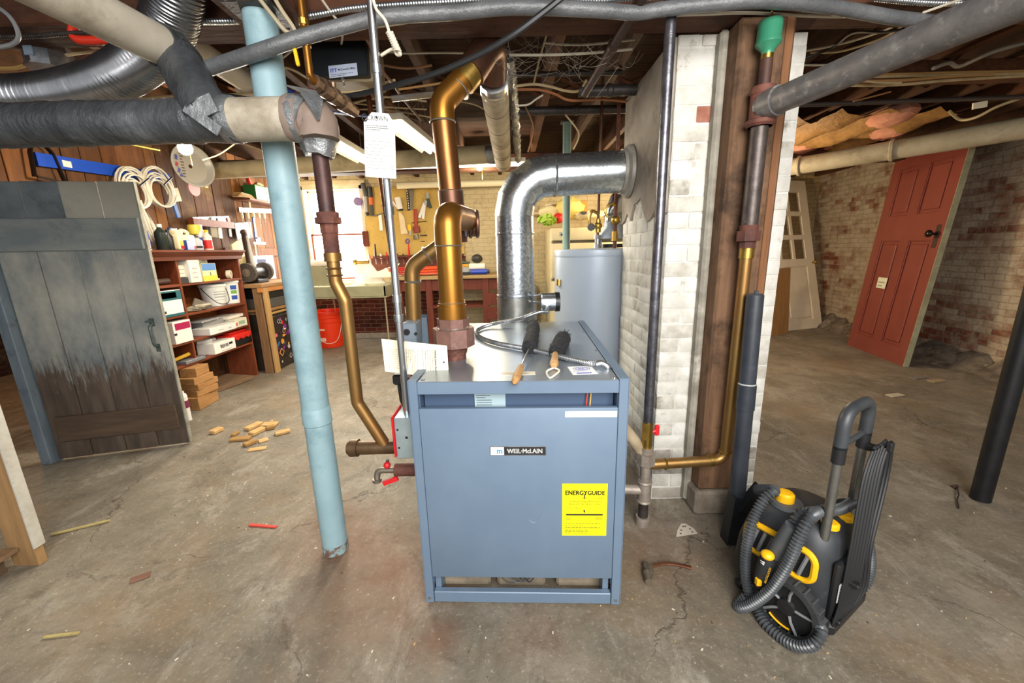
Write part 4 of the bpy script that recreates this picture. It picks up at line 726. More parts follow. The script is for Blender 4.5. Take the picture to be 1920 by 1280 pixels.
# other overhead pipes
def pipe(name, lab, a, c, r, m, bands=(), cat='pipe', bm_=None, seg=20):
    a, c = V(a), V(c); t = thing(name, lab, cat, (a + c) / 2); b = B(); b.cyl(a, c, r, seg=seg); part('pipe_run', b, m, t)
    if bands:
        b = B()
        for u in bands: b.lathe([(r, -.02), (r * 1.18, -.012), (r * 1.18, .012), (r, .02)], a.lerp(c, u), c - a, seg)
        part('coupling', b, bm_ or m, t)
    return t
brn = mat('#4b352a', .5, .3, '#37261e', 9, bump=.2)
a, c = P(1206, -8, 1.84), P(1096, 176, 2.5); pipe('slanting_iron_pipe', 'brown iron pipe slanting back beneath the girder beside the chimney', a + (a - c) * .2, c, .0225, brn, (.52,))
for lab, y0, y1, x0, x1, Yq, r in (('upper dark iron pipe crossing behind the slanting brown pipe', 142, 134, 955, 1165, 2.95, .016), ('thick black iron pipe running level into the grey chimney render', 173, 166, 1085, 1200, 2.75, .032), ('lowest dark iron pipe crossing above the galvanized flue', 210, 203, 965, 1195, 3.3, .03)):
    a, c = P(x0, y0, Yq), P(x1, y1, Yq); zz_ = (a.z + c.z) / 2; pipe('iron_cross_pipe', lab, (a.x, Yq, zz_), (c.x, Yq, zz_), r, mat('#2f2b2a', .5, .4, '#46403d', 14, bump=.2), (.5,))
a, c = P(956, 105, 2.5), P(972, 300, 4.3); t = thing('foil_wrapped_pipe', 'small pipe in crinkled silver foil beside the pale wrapped main', 'pipe', (a + c) / 2); b = B(); pts = resample([a, c], .03); rnd = random.Random(6); b.tube(pts, [.03 + rnd.uniform(-.008, .008) for q in pts], 14); b.jitter(.005, 8); part('foil_jacket', b, mat('#b9bcbe', .22, .95, '#8a8c8e', 20, bump=.8, bscale=30, dist=.02), t, angle=10)
a, c = P(392, 321, 5.35), P(935, 288, 4.85); t = pipe('wrapped_drain_main', 'fat cream wrapped pipe crossing the far room below the joists', a, c, .098, mat('#c6ba98', .75, 0, '#b3a684', 5, bump=.2, c3='#9c8f6d', s3=3), (), seg=26)
b = B(); d = (c - a).normalized(); b.tube([c - d * .14, c - d * .1, c - d * .05, c], [.1, .106, .102, .098], 20); b.jitter(.004, 2); part('silver_tape', b, stape, t, 'silver tape at the end')
a, c = P(745, 349, 6.7), P(955, 341, 6.7); pipe('cream_water_pipe', 'cream painted pipe running above the yellow tool board', (a.x, 6.7, (a.z + c.z) / 2), (c.x + .8, 6.7, (a.z + c.z) / 2), .05, mat('#eadfbd', .5), (.35,))
a, c = F(1455, 318, 2.44), F(1945, 236, 2.5); t = pipe('painted_drain_pipe', 'fat grey-cream drain pipe high on the flaking brick wall', a, c, .1, mat('#b5ab93', .6, 0, '#a1967d', 5, bump=.15, c3='#8b8069', s3=4), (.53, .12), seg=26)
a, c = P(1495, 197, 3.5), P(1930, 181, 3.5); pipe('steel_cross_conduit', 'thin dark steel conduit crossing in front of the flaking brick wall', a + (a - c) * .05, c, .017, mat('#5a5552', .4, .6), (.3, .7))
# ---- cables
tan = mat('#c9b48c', .6, 0, '#ad9769', 8); offw = mat('#d5cdba', .6, 0, '#c0b69f', 8); blk = mat('#232426', .35, .1); grc = mat('#8a8b8c', .45, .1, '#77787a', 6)
def cable(lab, pts, r, m, name='cable', seg=7, rib=None, flat=1.0):
    b = B(); pth = spline(pts, 8)
    if rib: ribbed(b, pth, r, rib, r * .18, 10)
    else: b.tube(pth, r, seg, flat=flat)
    return solo(name, b, m, lab, 'cable')
def px(*l): return [P(x, y, Y) for x, y, Y in l]
cable('thick grey plastic sleeve sagging from the taped pipe across the girder', px((378, 132, 1.72), (440, 112, 1.7), (500, 92, 1.68), (560, 72, 1.7), (640, 50, 1.74), (720, 32, 1.78), (850, 24, 1.82), (960, 14, 1.84), (1100, 18, 1.86), (1190, 24, 1.88), (1240, 18, 1.88), (1330, 8, 1.86), (1420, 2, 1.84), (1520, 8, 1.86), (1600, 20, 1.9), (1680, 34, 1.93), (1745, 40, 1.98)), .026, mat('#6b6d6f', .4, .1, '#535557', 5, bump=.4, bscale=14, dist=.02), 'cable_sleeve', 12)
cable('armoured cable along the girder above the pale blue column', px((365, 40, 1.93), (430, 40, 1.93), (500, 36, 1.93), (580, 30, 1.92), (660, 16, 1.9), (760, 8, 1.88), (870, 2, 1.85), (960, -6, 1.83)), .013, steel, 'armoured_cable', rib=.011)
cable('armoured cable dipping into view at the top beside the slanting brown pipe', px((1040, -8, 1.85), (1085, 0, 1.87), (1130, 2, 1.88), (1180, -4, 1.88), (1280, -6, 1.88), (1340, -10, 1.86)), .012, steel, 'armoured_cable', rib=.011)
cable('dusty armoured cable lying in the dark above the octagon box', px((-20, 70, 1.94), (60, 68, 1.94), (140, 62, 1.94), (220, 60, 1.94), (300, 50, 1.94)), .01, iron, 'armoured_cable', rib=.011)
cable('armoured cable in the upper corner over the thick grey overhead pipe', px((1640, -4, 1.9), (1720, 4, 1.92), (1800, 6, 1.93), (1930, 0, 1.93)), .012, steel, 'armoured_cable', rib=.011)
cable('off-white flat cable stapled under the girder face', px((705, 50, 1.9), (760, 42, 1.92), (840, 26, 1.935), (960, 19, 1.94), (1080, 24, 1.94), (1200, 30, 1.94), (1300, 27, 1.94), (1400, 24, 1.94), (1500, 29, 1.94), (1580, 31, 1.94), (1640, 28, 1.94)), .009, offw, flat=.6)
cable('tan cable along the lower edge of the girder above the dark elbow', px((700, 62, 2.17), (800, 62, 2.17), (900, 62, 2.17), (950, 60, 2.17), (1040, 54, 2.17), (1075, 52, 2.17)), .008, tan)
cable('long black cable swooping past the dark elbow and behind the white tag', px((1060, -10, 1.75), (1020, 22, 1.76), (960, 66, 1.78), (890, 106, 1.82), (810, 140, 1.86), (740, 160, 1.9), (690, 173, 1.95), (640, 182, 1.98), (560, 191, 2.0), (500, 190, 1.98), (420, 178, 1.98), (380, 168, 2.0)), .0115, blk)
cable('off-white cord tied in a coil on the steel conduit', px((700, 0, 1.52), (706, 18, 1.52), (722, 38, 1.53), (730, 60, 1.54), (737, 78, 1.54), (746, 94, 1.54), (751, 102, 1.54), (744, 102, 1.55), (736, 92, 1.55), (715, 104, 1.57)), .0052, offw, 'cord')
b = B(); pts = []
for i in range(70): u = i / 69; q = P(730 + 16 * u, 60 + 36 * u, 1.538); a = u * 2 * PI * 9; pts.append(q + V((.010 * math.cos(a), .010 * math.sin(a), 0)))
b.tube(pts, .0036, 6); solo('cord_coil', b, offw, 'tight winding of off-white cord hanging from the girder', 'cord')
cable('pair of thin dark cables draped beside the taped branch', px((1748, 44, 1.9), (1660, 60, 2.1), (1600, 62, 2.3), (1560, 90, 2.5), (1500, 112, 2.6)), .006, blk)
cable('tan cable swinging from the girder to the chimney corner', px((1700, 36, 2.1), (1660, 56, 2.3), (1600, 76, 2.5), (1550, 88, 2.6), (1498, 97, 2.7)), .006, offw)
cable('second tan cable hanging lower beside the chimney corner', px((1705, 40, 2.15), (1665, 66, 2.35), (1620, 84, 2.5), (1570, 97, 2.65), (1520, 99, 2.7)), .006, tan)
cable('thin off-white cable crossing above the thick grey overhead pipe', px((1730, 24, 1.95), (1770, 10, 1.9), (1810, -4, 1.85)), .005, offw)
for i, (lab, y0, y1, sag) in enumerate((('topmost of the tan cables along the cross beam', 138, 133, 2), ('second tan cable along the cross beam, just under the topmost', 141, 138, 3), ('third tan cable down along the cross beam', 146, 136, 8), ('lowest sagging tan cable along the cross beam', 152, 142, 12))):
    cable(lab, px((1490, y0 + 4, 3.11), (1580, y0 + 3 + sag * .4, 3.1), (1680, y0 + sag * .6, 3.1), (1780, (y0 + y1) / 2 + sag * .3, 3.1), (1925, y1, 3.1)), .009, tan if i % 2 else mat('#b98f58', .6))
cable('grey cable winding along a joist in the upper corner', px((1750, 128, 2.7), (1780, 118, 2.75), (1800, 124, 2.75), (1860, 98, 2.6), (1930, 78, 2.5)), .011, mat('#7b7262', .6))
cable('pale cable looping above the fat drain pipe', px((1780, 208, 3.8), (1800, 224, 3.8), (1830, 220, 3.7), (1870, 200, 3.6), (1925, 180, 3.5)), .011, tan)
cable('white electric cable bent in the dark upper corner by the octagon box', px((-10, 10, 1.85), (15, 28, 1.85), (30, 50, 1.86), (34, 72, 1.87), (20, 84, 1.88), (-10, 90, 1.88)), .008, grc)
cable('tan cable leaving the octagon box towards the red hose', px((118, 104, 2.2), (170, 97, 2.2), (240, 90, 2.2), (330, 84, 2.25)), .007, tan)
cable('tan cable sagging out of the lower side of the octagon box', px((124, 128, 2.15), (160, 110, 2.2), (210, 100, 2.2), (250, 98, 2.2)), .007, offw)
cable('brown cable running into the octagon box from the dark side room', px((-10, 128, 2.2), (30, 127, 2.2), (56, 118, 2.2)), .008, mat('#a08045', .6))
cable('tan cable above the taped pipe beside the taped branch', px((190, 200, 2.6), (260, 186, 2.6), (330, 180, 2.6), (420, 178, 2.6), (520, 172, 2.6)), .008, tan)
cable('off-white cable crossing the dark joist bays right of the dark elbow', px((955, 103, 2.35), (1010, 103, 2.35), (1060, 102, 2.35), (1125, 98, 2.35), (1185, 92, 2.4)), .0065, offw)
cable('tan cable bundle drooping behind the foil wrapped pipe', px((962, 162, 2.8), (1000, 158, 2.8), (1030, 162, 2.8), (1060, 170, 2.8), (1085, 170, 2.75), (1100, 150, 2.7)), .008, tan)
cable('second tan cable drooping behind the foil wrapped pipe', px((962, 168, 2.85), (1010, 168, 2.85), (1040, 176, 2.85), (1070, 188, 2.85), (1130, 186, 2.9), (1190, 192, 2.95)), .008, mat('#a5683f', .6))
cable('grey cable stub above the galvanized flue', px((966, 198, 2.9), (990, 196, 2.9), (1005, 186, 2.9), (1018, 178, 2.9)), .006, offw)
cable('thin wire hanging from the joists by the pale wrapped main', px((1000, 160, 2.9), (1012, 110, 2.8), (1026, 62, 2.7)), .006, tan)
cable('white cable running above the copper header', px((640, 112, 2.5), (720, 98, 2.5), (760, 100, 2.5), (830, 99, 2.5), (900, 100, 2.45)), .005, offw)
cable('brown twin cable slanting behind the steel conduit', px((628, -6, 1.95), (660, 40, 2.05), (690, 78, 2.15), (715, 130, 2.25), (735, 155, 2.4), (760, 190, 2.7), (790, 225, 3.0)), .008, mat('#6b4a33', .6))
cable('white flex drooping from the girder to the control box', px((600, -6, 1.85), (618, 20, 1.9), (636, 44, 1.95), (642, 66, 2.05), (640, 82, 2.2)), .005, offw)
cable('stiff off-white cable leading from the girder to the yellow lever', px((482, -8, 1.7), (510, 28, 1.7), (535, 58, 1.7), (552, 62, 1.7)), .0075, mat('#a89c80', .6))
cable('second stiff off-white cable leading to the yellow lever', px((512, -8, 1.7), (530, 22, 1.7), (548, 48, 1.7), (554, 60, 1.7)), .0075, mat('#a89c80', .6))
cable('blue cable behind the pale blue column', px((522, 160, 2.2), (545, 172, 2.2), (570, 184, 2.2), (600, 205, 2.4), (650, 214, 2.8), (690, 218, 3.1)), .008, mat('#2b4fa5', .5))
cable('thin tan cable above the taped elbow', px((600, 158, 2.5), (650, 165, 2.5), (700, 160, 2.5), (740, 150, 2.4)), .006, tan)
cable('tan cable looping over the copper header bend', px((745, 168, 2.6), (800, 160, 2.6), (830, 155, 2.6)), .006, mat('#b3874e', .6))
cable('foil-coated cable beside the white tag', px((735, 185, 2.5), (780, 180, 2.5), (815, 176, 2.5)), .018, mat('#b5b7b8', .25, .9, '#9a8350', 9), 'foil_cable')
for i, (lab, q) in enumerate((('thin tan wire strung low behind the copper header', ((640, 190, 3.2), (720, 200, 3.2), (800, 205, 3.2))), ('second thin tan wire strung low behind the copper header', ((640, 206, 3.4), (720, 206, 3.4), (820, 222, 3.4))), ('tan wire sagging below the dark elbow', ((860, 190, 3.0), (900, 200, 3.2), (960, 240, 3.6))), ('yellow-green wire slanting beneath the taped pipe', ((190, 262, 3.6), (240, 270, 3.6), (300, 282, 3.7))), ('tan wire beneath the taped pipe near the bright bulb', ((380, 300, 3.9), (410, 290, 3.9), (440, 270, 3.7))), ('wire pair crossing beneath the pale bare pipe section', ((410, 255, 3.2), (450, 268, 3.2), (492, 284, 3.2))))):
    cable(lab, px(*q), .0055, mat('#8a8a3f', .6) if 'green' in lab else tan)
for i, (lab, q) in enumerate((('tan cable crossing the joists above the yellow lever', ((470, 130, 2.3), (540, 128, 2.3), (620, 170, 2.35), (700, 168, 2.4))), ('pale cable running behind the control box', ((530, 108, 2.5), (590, 70, 2.5), (700, 66, 2.5), (790, 70, 2.5))), ('tan cable strung across the bays left of the copper header', ((700, 118, 2.6), (760, 128, 2.6), (810, 122, 2.6))), ('thin brown cable strung across the bays under the steel conduit coupling', ((650, 196, 2.8), (720, 182, 2.8), (800, 190, 2.8))), ('pale cable hugging the joist beside the grey chimney render', ((1020, 80, 2.5), (1090, 84, 2.5), (1190, 74, 2.5))), ('tan wire dangling over the galvanized flue elbow', ((985, 200, 3.2), (1000, 240, 3.2), (990, 285, 3.2))), ('brown cable bundle end drooping above the level flue', ((1060, 215, 3.2), (1085, 250, 3.2), (1075, 280, 3.2))), ('twin pale wires along the joist above the cross beam', ((1500, 122, 2.8), (1600, 122, 2.8), (1620, 122, 2.8))), ('grey cable stub curling under the cross beam', ((1600, 190, 3.2), (1640, 180, 3.2), (1670, 172, 3.2))), ('tan cable drooping from the cross beam by the chimney', ((1600, 146, 3.0), (1640, 154, 3.0), (1690, 155, 3.0))))):
    cable(lab, px(*q), .006, (tan, offw, mat('#8a5f38', .6))[i % 3])
b = B(); b.box(P(1837, 197, 3.45), (.11, .01, .045), Mx.Rotation(R(-8), 3, 'Y')); solo('joist_label', b, mat('#f0e6c8', .6), 'small cream paper label beside the thin steel conduit', 'label')
# dusty cobwebs: nobody could count the strands
b = B(); rnd = random.Random(12)
for (x0, y0, x1, y1, Yq, n) in ((960, 60, 1090, 140, 2.4, 55), (880, 60, 960, 130, 2.3, 25), (1080, 60, 1180, 130, 2.3, 30), (700, 170, 830, 230, 2.9, 22)):
    for i in range(n):
        a = P(rnd.uniform(x0, x1), rnd.uniform(y0, y1), Yq + rnd.uniform(-.1, .3)); c = a + V((rnd.uniform(-.22, .22), rnd.uniform(-.2, .2), rnd.uniform(-.12, .12))); mid = (a + c) / 2 - V((0, 0, rnd.uniform(0, .05))); b.tube(spline([a, mid, c], 3), .0009, 3, False)
o = solo('cobweb', b, mat('#8f8676', .9), 'dusty cobweb strands between the joists beside the dark elbow', 'cobweb', None, 'stuff')
# ---- insulation batts by the flaking wall
kraft = mat('#a67c46', .65, 0, '#86612f', 7, .35, .65, bump=.5, bscale=10, dist=.03); pink = mat('#d99a7f', .95, 0, '#c4846b', 12, bump=.6)
bays = [x for x in xj if 2.1 < x < 4.3]
for i, x in enumerate(bays):
    t = thing('insulation_batt', ('insulation batt nearest the chimney, drooping paper between joists', 'second insulation batt from the chimney, torn paper face', 'third insulation batt from the chimney, pink wool showing', 'fourth insulation batt from the chimney, half hidden by the drain pipe', 'insulation batt closest to the flaking wall')[i % 5], 'insulation', (x + .26, 5.0, 2.6)); b = B(); rnd = random.Random(20 + i); n = 18; rows = []
    n = 36; ph = rnd.uniform(0, 6)
    for j in range(n + 1):
        y = 4.1 + 2.6 * j / n; sg = .03 + .025 * math.sin(y * 3.1 + ph) + .012 * math.sin(y * 9.3 + ph * 2) + rnd.uniform(0, .008); rows.append([b.bm.verts.new(V((x + .08 + .36 * q / 6, y, 2.72 - (.05 + sg) * math.sin(PI * q / 6) - rnd.uniform(0, .015)))) for q in range(7)])
    for a, c in zip(rows, rows[1:]):
        for q in range(6): b._f((a[q], a[q + 1], c[q + 1], c[q]))
    part('paper_face', b, kraft, t); b = B(); b.sph((x + .26, 4.3 + .5 * (i % 3), 2.7), .17, (1.0, 1.5, .55)); b.sph((x + .26, 5.6, 2.72), .19, (.9, 2.2, .5)); b.jitter(.012, i); part('pink_wool', b, pink, t)
# ---- lamps
tube_m = glow('#fff4dc', 6.0); hous = mat('#f1ead8', .4)
def fixture(lab, a, c, wide):
    a, c = V(a), V(c); t = thing('fluorescent_fixture', lab, 'light', (a + c) / 2); d = (c - a).normalized(); s = V((-d.y, d.x, 0)); f = frame(d, s, (0, 0, 1)); L_ = (c - a).length
    b = B(); b.box((a + c) / 2 + V((0, 0, .045)), (L_, wide, .05), f, .004); part('housing', b, hous, t)
    b = B(); b.prism([(a + c) / 2 - d * L_ / 2 + s * wide * .5 + V((0, 0, .045)), (a + c) / 2 + d * L_ / 2 + s * wide * .5 + V((0, 0, .045)), (a + c) / 2 + d * L_ / 2 + s * wide * .9 + V((0, 0, -.005)), (a + c) / 2 - d * L_ / 2 + s * wide * .9 + V((0, 0, -.005))], (0, 0, .004)); part('reflector', b, hous, t)
    for sg in (-.25, .25): b = B(); b.cyl(a + s * wide * sg, c + s * wide * sg, .018, seg=12); part('lamp_tube', b, tube_m, t)
    b = B()
    for q in (.12, .88): b.cyl(a.lerp(c, q) + V((0, 0, .06)), (a.lerp(c, q).x, a.lerp(c, q).y, ZJ), .004, seg=6)
    part('hanger', b, steel, t); return t
fixture('fluorescent fixture between the taped elbow and the white tag', (-1.55, 3.16, 2.45), (-1.49, 4.6, 2.45), .13)
fixture('fluorescent fixture between the white tag and the copper header', (-.84, 3.28, 2.45), (-.72, 4.2, 2.45), .13)
a, c = P(735, 318, 5.25), P(985, 303, 5.25); fixture('fluorescent fixture crossing behind the copper header', (a.x, 5.25, (a.z + c.z) / 2), (c.x, 5.25, (a.z + c.z) / 2), .1)
bulb_m = glow('#ffe9c0', 40.0)
def bulb(lab, p, drop, k=1.0):
    t = thing('light_bulb', lab, 'light', p); b = B(); b.lathe([(.012 * k, .06 * k), (.016 * k, .05 * k), (.03 * k, .02 * k), (.036 * k, 0), (.03 * k, -.025 * k), (.012 * k, -.037 * k)], p, seg=18); part('glass', b, bulb_m, t)
    b = B(); b.lathe([(.05, .11), (.045, .09), (.026, .075), (.022, .05)], p, seg=18); b.cyl((p.x, p.y, p.z + .1), (p.x, p.y, drop), .03, seg=12); part('lampholder', b, mat('#e9e4d8', .4), t)
    b = B(); b.cyl((p.x + .03, p.y, p.z + .06), (p.x + .035, p.y, p.z - .14), .0025, seg=5); part('pull_chain', b, brass, t)
bA = P(347, 277, 3.7); bulb('glaring bare bulb beneath the taped pipe', bA, ZJ, 1.5); bBq = P(556, 333, 6.3); bulb('glowing bare bulb beside the window', bBq, ZJ); bCq = P(899, 314, 5.45); bulb('small bare bulb behind the steam main end', bCq, 2.6)
# ================================================================ plank door, bookcase, plank wall things
def paint_door():
    m, t, p = new_mat('worn_paint'); L = t.links.new; tc = nd(t, 'ShaderNodeTexCoord'); sp = nd(t, 'ShaderNodeSeparateXYZ'); L(tc.outputs['Object'], sp.inputs[0])
    n = nd(t, 'ShaderNodeTexNoise', Scale=3.0, Detail=7, Roughness=.65); mp = nd(t, 'ShaderNodeMapping'); mp.inputs['Scale'].default_value = (1.3, 1.3, .7); L(tc.outputs['Object'], mp.inputs[0]); L(mp.outputs[0], n.inputs['Vector'])
    pa = nd(t, 'ShaderNodeValToRGB'); e = pa.color_ramp.elements; e[0].position = .33; e[0].color = rgb('#5e676b'); e[1].position = .64; e[1].color = rgb('#9d9c91'); L(n.outputs[0], pa.inputs[0])
    n2 = nd(t, 'ShaderNodeTexNoise', Scale=4.0, Detail=8, Roughness=.75); mp2 = nd(t, 'ShaderNodeMapping'); mp2.inputs['Scale'].default_value = (7, 7, 1.0); L(tc.outputs['Object'], mp2.inputs[0]); L(mp2.outputs[0], n2.inputs['Vector'])
    h = nd(t, 'ShaderNodeMapRange'); h.inputs[1].default_value = .25; h.inputs[2].default_value = 1.15; h.inputs[3].default_value = .55; h.inputs[4].default_value = -.25; L(sp.outputs['Z'], h.inputs[0])
    ad = nd(t, 'ShaderNodeMath', operation='ADD'); L(h.outputs[0], ad.inputs[0]); L(n2.outputs[0], ad.inputs[1])
    mk = nd(t, 'ShaderNodeMapRange'); mk.inputs[1].default_value = .56; mk.inputs[2].default_value = .72; L(ad.outputs[0], mk.inputs[0])
    w = nd(t, 'ShaderNodeTexNoise', Scale=3.0, Detail=7); L(mp2.outputs[0], w.inputs['Vector']); wr_ = nd(t, 'ShaderNodeValToRGB'); e = wr_.color_ramp.elements; e[0].position = .3; e[0].color = rgb('#3b3129'); e[1].position = .7; e[1].color = rgb('#5c4d40'); L(w.outputs[0], wr_.inputs[0])
    mx = nd(t, 'ShaderNodeMix', data_type='RGBA'); L(mk.outputs[0], mx.inputs[0]); L(pa.outputs[0], mx.inputs[6]); L(wr_.outputs[0], mx.inputs[7]); L(mx.outputs[2], p.inputs['Base Color'])
    b_ = nd(t, 'ShaderNodeBump', Strength=.3, Distance=.006); L(n2.outputs[0], b_.inputs['Height']); L(b_.outputs[0], p.inputs['Normal']); p.inputs['Roughness'].default_value = .62; return m
pd_m = paint_door(); pd_t = mat('#8d8a7e', .6, 0, '#9b988b', 3, bump=.1, c3='#7f7d74', s3=3); pd_d = mat('#4f575c', .6, 0, '#686f73', 4, bump=.2, c3='#39424a', s3=3)
o0, o1 = V((-3.5, 2.80, 0)), V((-2.672, 3.033, 0)); da = math.atan2((o1 - o0).y, (o1 - o0).x); W_ = (o1 - o0).length; H_ = 2.04
pdr = thing('plank_door', 'tall grey-blue plank door with worn brown foot and black gaps', 'door', o0, rz(da), None, 'thing')
b = B(); bw_ = W_ / 4.0
for k in range(4):
    b.m = 0; b.bx((k * bw_ + .003, .0, .02), ((k + 1) * bw_ - .003, .03, 1.6), .004)
    b.m = 2 if k < 2 else 1; b.bx((k * bw_ + .003, .0, 1.6), ((k + 1) * bw_ - .003, .03, H_ - .004 * (3 - k)), .004)
lp('board', b, [pd_m, pd_t, pd_d], pdr)
b = B(); b.bx((.0, -.024, 1.57), (W_ - .01, 0, 1.79), .005); lp('batten', b, mat('#616a6c', .6, 0, '#7d827d', 4, stretch=(.7, 3, 2), bump=.2, c3='#4a565d', s3=3), pdr)
b = B(); b.bx((.05, -.024, .16), (W_ - .04, 0, .36), .005); lp('batten', b, wood('#46382c', '#5e4c3c', 'X', 3, .7, .4), pdr, 'bare brown lower batten')
b = B(); b.bx((W_ - .004, -.002, .02), (W_ + .004, .034, H_)); lp('edge_strip', b, mat('#8f8e80', .7, 0, '#6e6a5e', 9), pdr)
hx = W_ - .075; b = B(); b.tube(fillet([(hx, -.004, 1.02), (hx, -.05, 1.0), (hx + .005, -.05, .86), (hx + .005, -.004, .84)], .03), .009, 8); b.box((hx, -.004, 1.03), (.03, .008, .06)); b.box((hx + .005, -.004, .83), (.026, .008, .06)); b.bx((hx - .03, -.03, 1.035), (hx + .01, -.004, 1.045)); lp('door_handle', b, mat('#3f4a48', .5, .5, '#51605c', 20), pdr)
b = B(); b.bx((-3.585, 2.75, 0), (-3.505, 2.84, ZJ), .006); solo('door_post', b, mat('#5d6a74', .6, 0, '#6f7c84', 3, stretch=(4, 4, .8), bump=.3, c3='#3c4248', s3=4), 'slate blue painted post beside the tall plank door', 'post', None, 'thing')
# ---- bookcase
XB, XBk = -3.30, -3.66; YA, YD, YE = 3.45, 4.035, 4.97; SH = (1.25, .95, .675, .45); TOP = 1.585
red = wood('#6a3420', '#84462b', 'Y', 3, .45, .15); redz = wood('#6a3420', '#84462b', 'Z', 3, .45, .15)
bk = thing('bookcase', 'red-brown wooden bookcase with moulded cornice, crammed with supplies', 'bookcase', ((XB + XBk) / 2, (YA + YE) / 2, 0))
for y in (YA, YD - .012, YE - .024): b = B(); b.bx((XBk, y, 0), (XB, y + .024, TOP - .03), .002); part('side' if y != YD - .012 else 'divider', b, redz, bk)
b = B(); b.bx((XBk - .01, YA, 0.3), (XBk, YE, TOP - .03)); part('back_panel', b, wood('#74401f', '#8c5128', 'Z', 2, .5, .1), bk)
for z in SH:
    for a, c in ((YA + .024, YD - .012), (YD + .012, YE - .024)): b = B(); b.bx((XBk, a, z - .024), (XB + .003, c, z), .002); part('shelf', b, red, bk)
b = B(); prof = [(XBk, TOP - .005), (XB + .07, TOP - .005), (XB + .07, TOP - .025), (XB + .05, TOP - .035), (XB + .035, TOP - .06), (XB + .02, TOP - .07), (XB + .02, TOP - .105), (XB, TOP - .11), (XBk, TOP - .03)]
b.prism([(x, YA - .04, z) for x, z in prof], (0, YE - YA + .08, 0)); part('cornice', b, wood('#63301d', '#7a4027', 'Y', 3, .4, .15), bk)
def carton(name, lab, cat, px_, X, z0, size, m, rot=0.0, panel=None, group=None, txt=None):
    """a box on a shelf: px_ = photo x of its middle at depth X"""
    y = PX(px_, 600, X).y; t = thing(name, lab, cat, (X, y, z0), rz(R(rot)), group); dx, dy, dz = size; b = B(); b.bx((-dx / 2, -dy / 2, .001), (dx / 2, dy / 2, dz), .003); lp('carton', b, m, t)
    if panel:
        b = B()
        for (u0, v0, u1, v1, i) in panel[1]: b.m = i; b.bx((dx / 2, dy * (u0 - .5), dz * v0), (dx / 2 + .0008, dy * (u1 - .5), dz * v1))
        if txt: b.m = txt[3]; b.text(txt[0], (dx / 2 + .0009, dy * (txt[1][0] - .5), dz * txt[1][1]), (0, 1, 0), (0, 0, 1), dz * txt[2], dy * txt[4], .03)
        lp('printed_label', b, panel[0], t, smooth=False)
    return t
yel = mat('#e6c93a', .5); blu = mat('#2d57b8', .45); blud = mat('#283e86', .45); teal = mat('#2a7f86', .5); mag = mat('#a5174f', .5); redp = mat('#cf2a24', .45); grn = mat('#1f7a35', .4); dkg = mat('#25302c', .3); papr = mat('#e8e3d6', .7, 0, '#d8d2c2', 9); dgry = mat('#3b3d40', .5); lgry = mat('#a7a9a8', .5); clearp = mat('#d8dbd6', .35)
# first row, wide bay
carton('folder', 'dark folder lying tilted on the bookcase top shelf', 'folder', 346, -3.45, 1.47, (.24, .24, .02), mat('#3a4756', .5), 4)
carton('box', 'white tall box with small print on the bookcase upper shelf', 'box', 366, -3.38, 1.25, (.2, .16, .23), papr, 0, ([lgry, mat('#9db7cb', .5)], [(.3, .2, .7, .26, 0), (.3, .4, .7, .46, 0), (.3, .6, .7, .66, 0), (.0, .0, .08, 1, 1)]))
carton('box', 'blue and yellow carton standing beside the tall white box', 'box', 394, -3.4, 1.25, (.2, .21, .19), mat('#d9cf9e', .6), 0, ([yel, mat('#4f86c4', .5), dgry], [(0, 0, 1, .3, 0), (0, .6, .95, .98, 1), (.5, .3, .56, .5, 2)]))
carton('box', 'small cream packet on top of the blue and yellow carton', 'box', 387, -3.42, 1.442, (.16, .16, .05), papr, 8, ([mat('#6c7a2b', .5), mat('#8c2b22', .5)], [(.1, 0, .9, .4, 0), (.4, .1, .8, .6, 1)]))
carton('tin', 'flat grey tin on the upper shelf beside the divider', 'tin', 349, -3.4, 1.25, (.2, .16, .06), dgry); carton('box', 'stack of pale packets above the flat grey tin', 'box', 349, -3.42, 1.312, (.19, .17, .12), papr, 3, ([lgry, mat('#b3433a', .5)], [(0, .3, 1, .36, 0), (0, .6, .6, .68, 0), (.7, .7, .95, .9, 1)]))
def roll(lab, px_, X, z0, r, w, m, m2): y = PX(px_, 500, X).y; t = thing('tape_roll', lab, 'tape', (X, y, z0)); b = B(); b.lathe([(r * .5, -w / 2), (r, -w / 2), (r, w / 2), (r * .5, w / 2)], (X, y, z0 + r), (1, .3, 0), 24, caps=False); b.lathe([(r * .5, w / 2), (r * .5, -w / 2)], (X, y, z0 + r), (1, .3, 0), 24, caps=False); part('tape_band', b, m, t); return t
roll('cream tape roll on the upper bookcase shelf', 427, -3.36, 1.25, .05, .04, mat('#e2d8bd', .5), papr); roll('dark tape roll leaning behind the cream one', 430, -3.46, 1.25, .075, .04, mat('#2c2f45', .4), papr)
carton('dispenser', 'small cream tape dispenser before the cream tape roll', 'dispenser', 417, -3.34, 1.25, (.05, .1, .02), mat('#ddd3b8', .5))
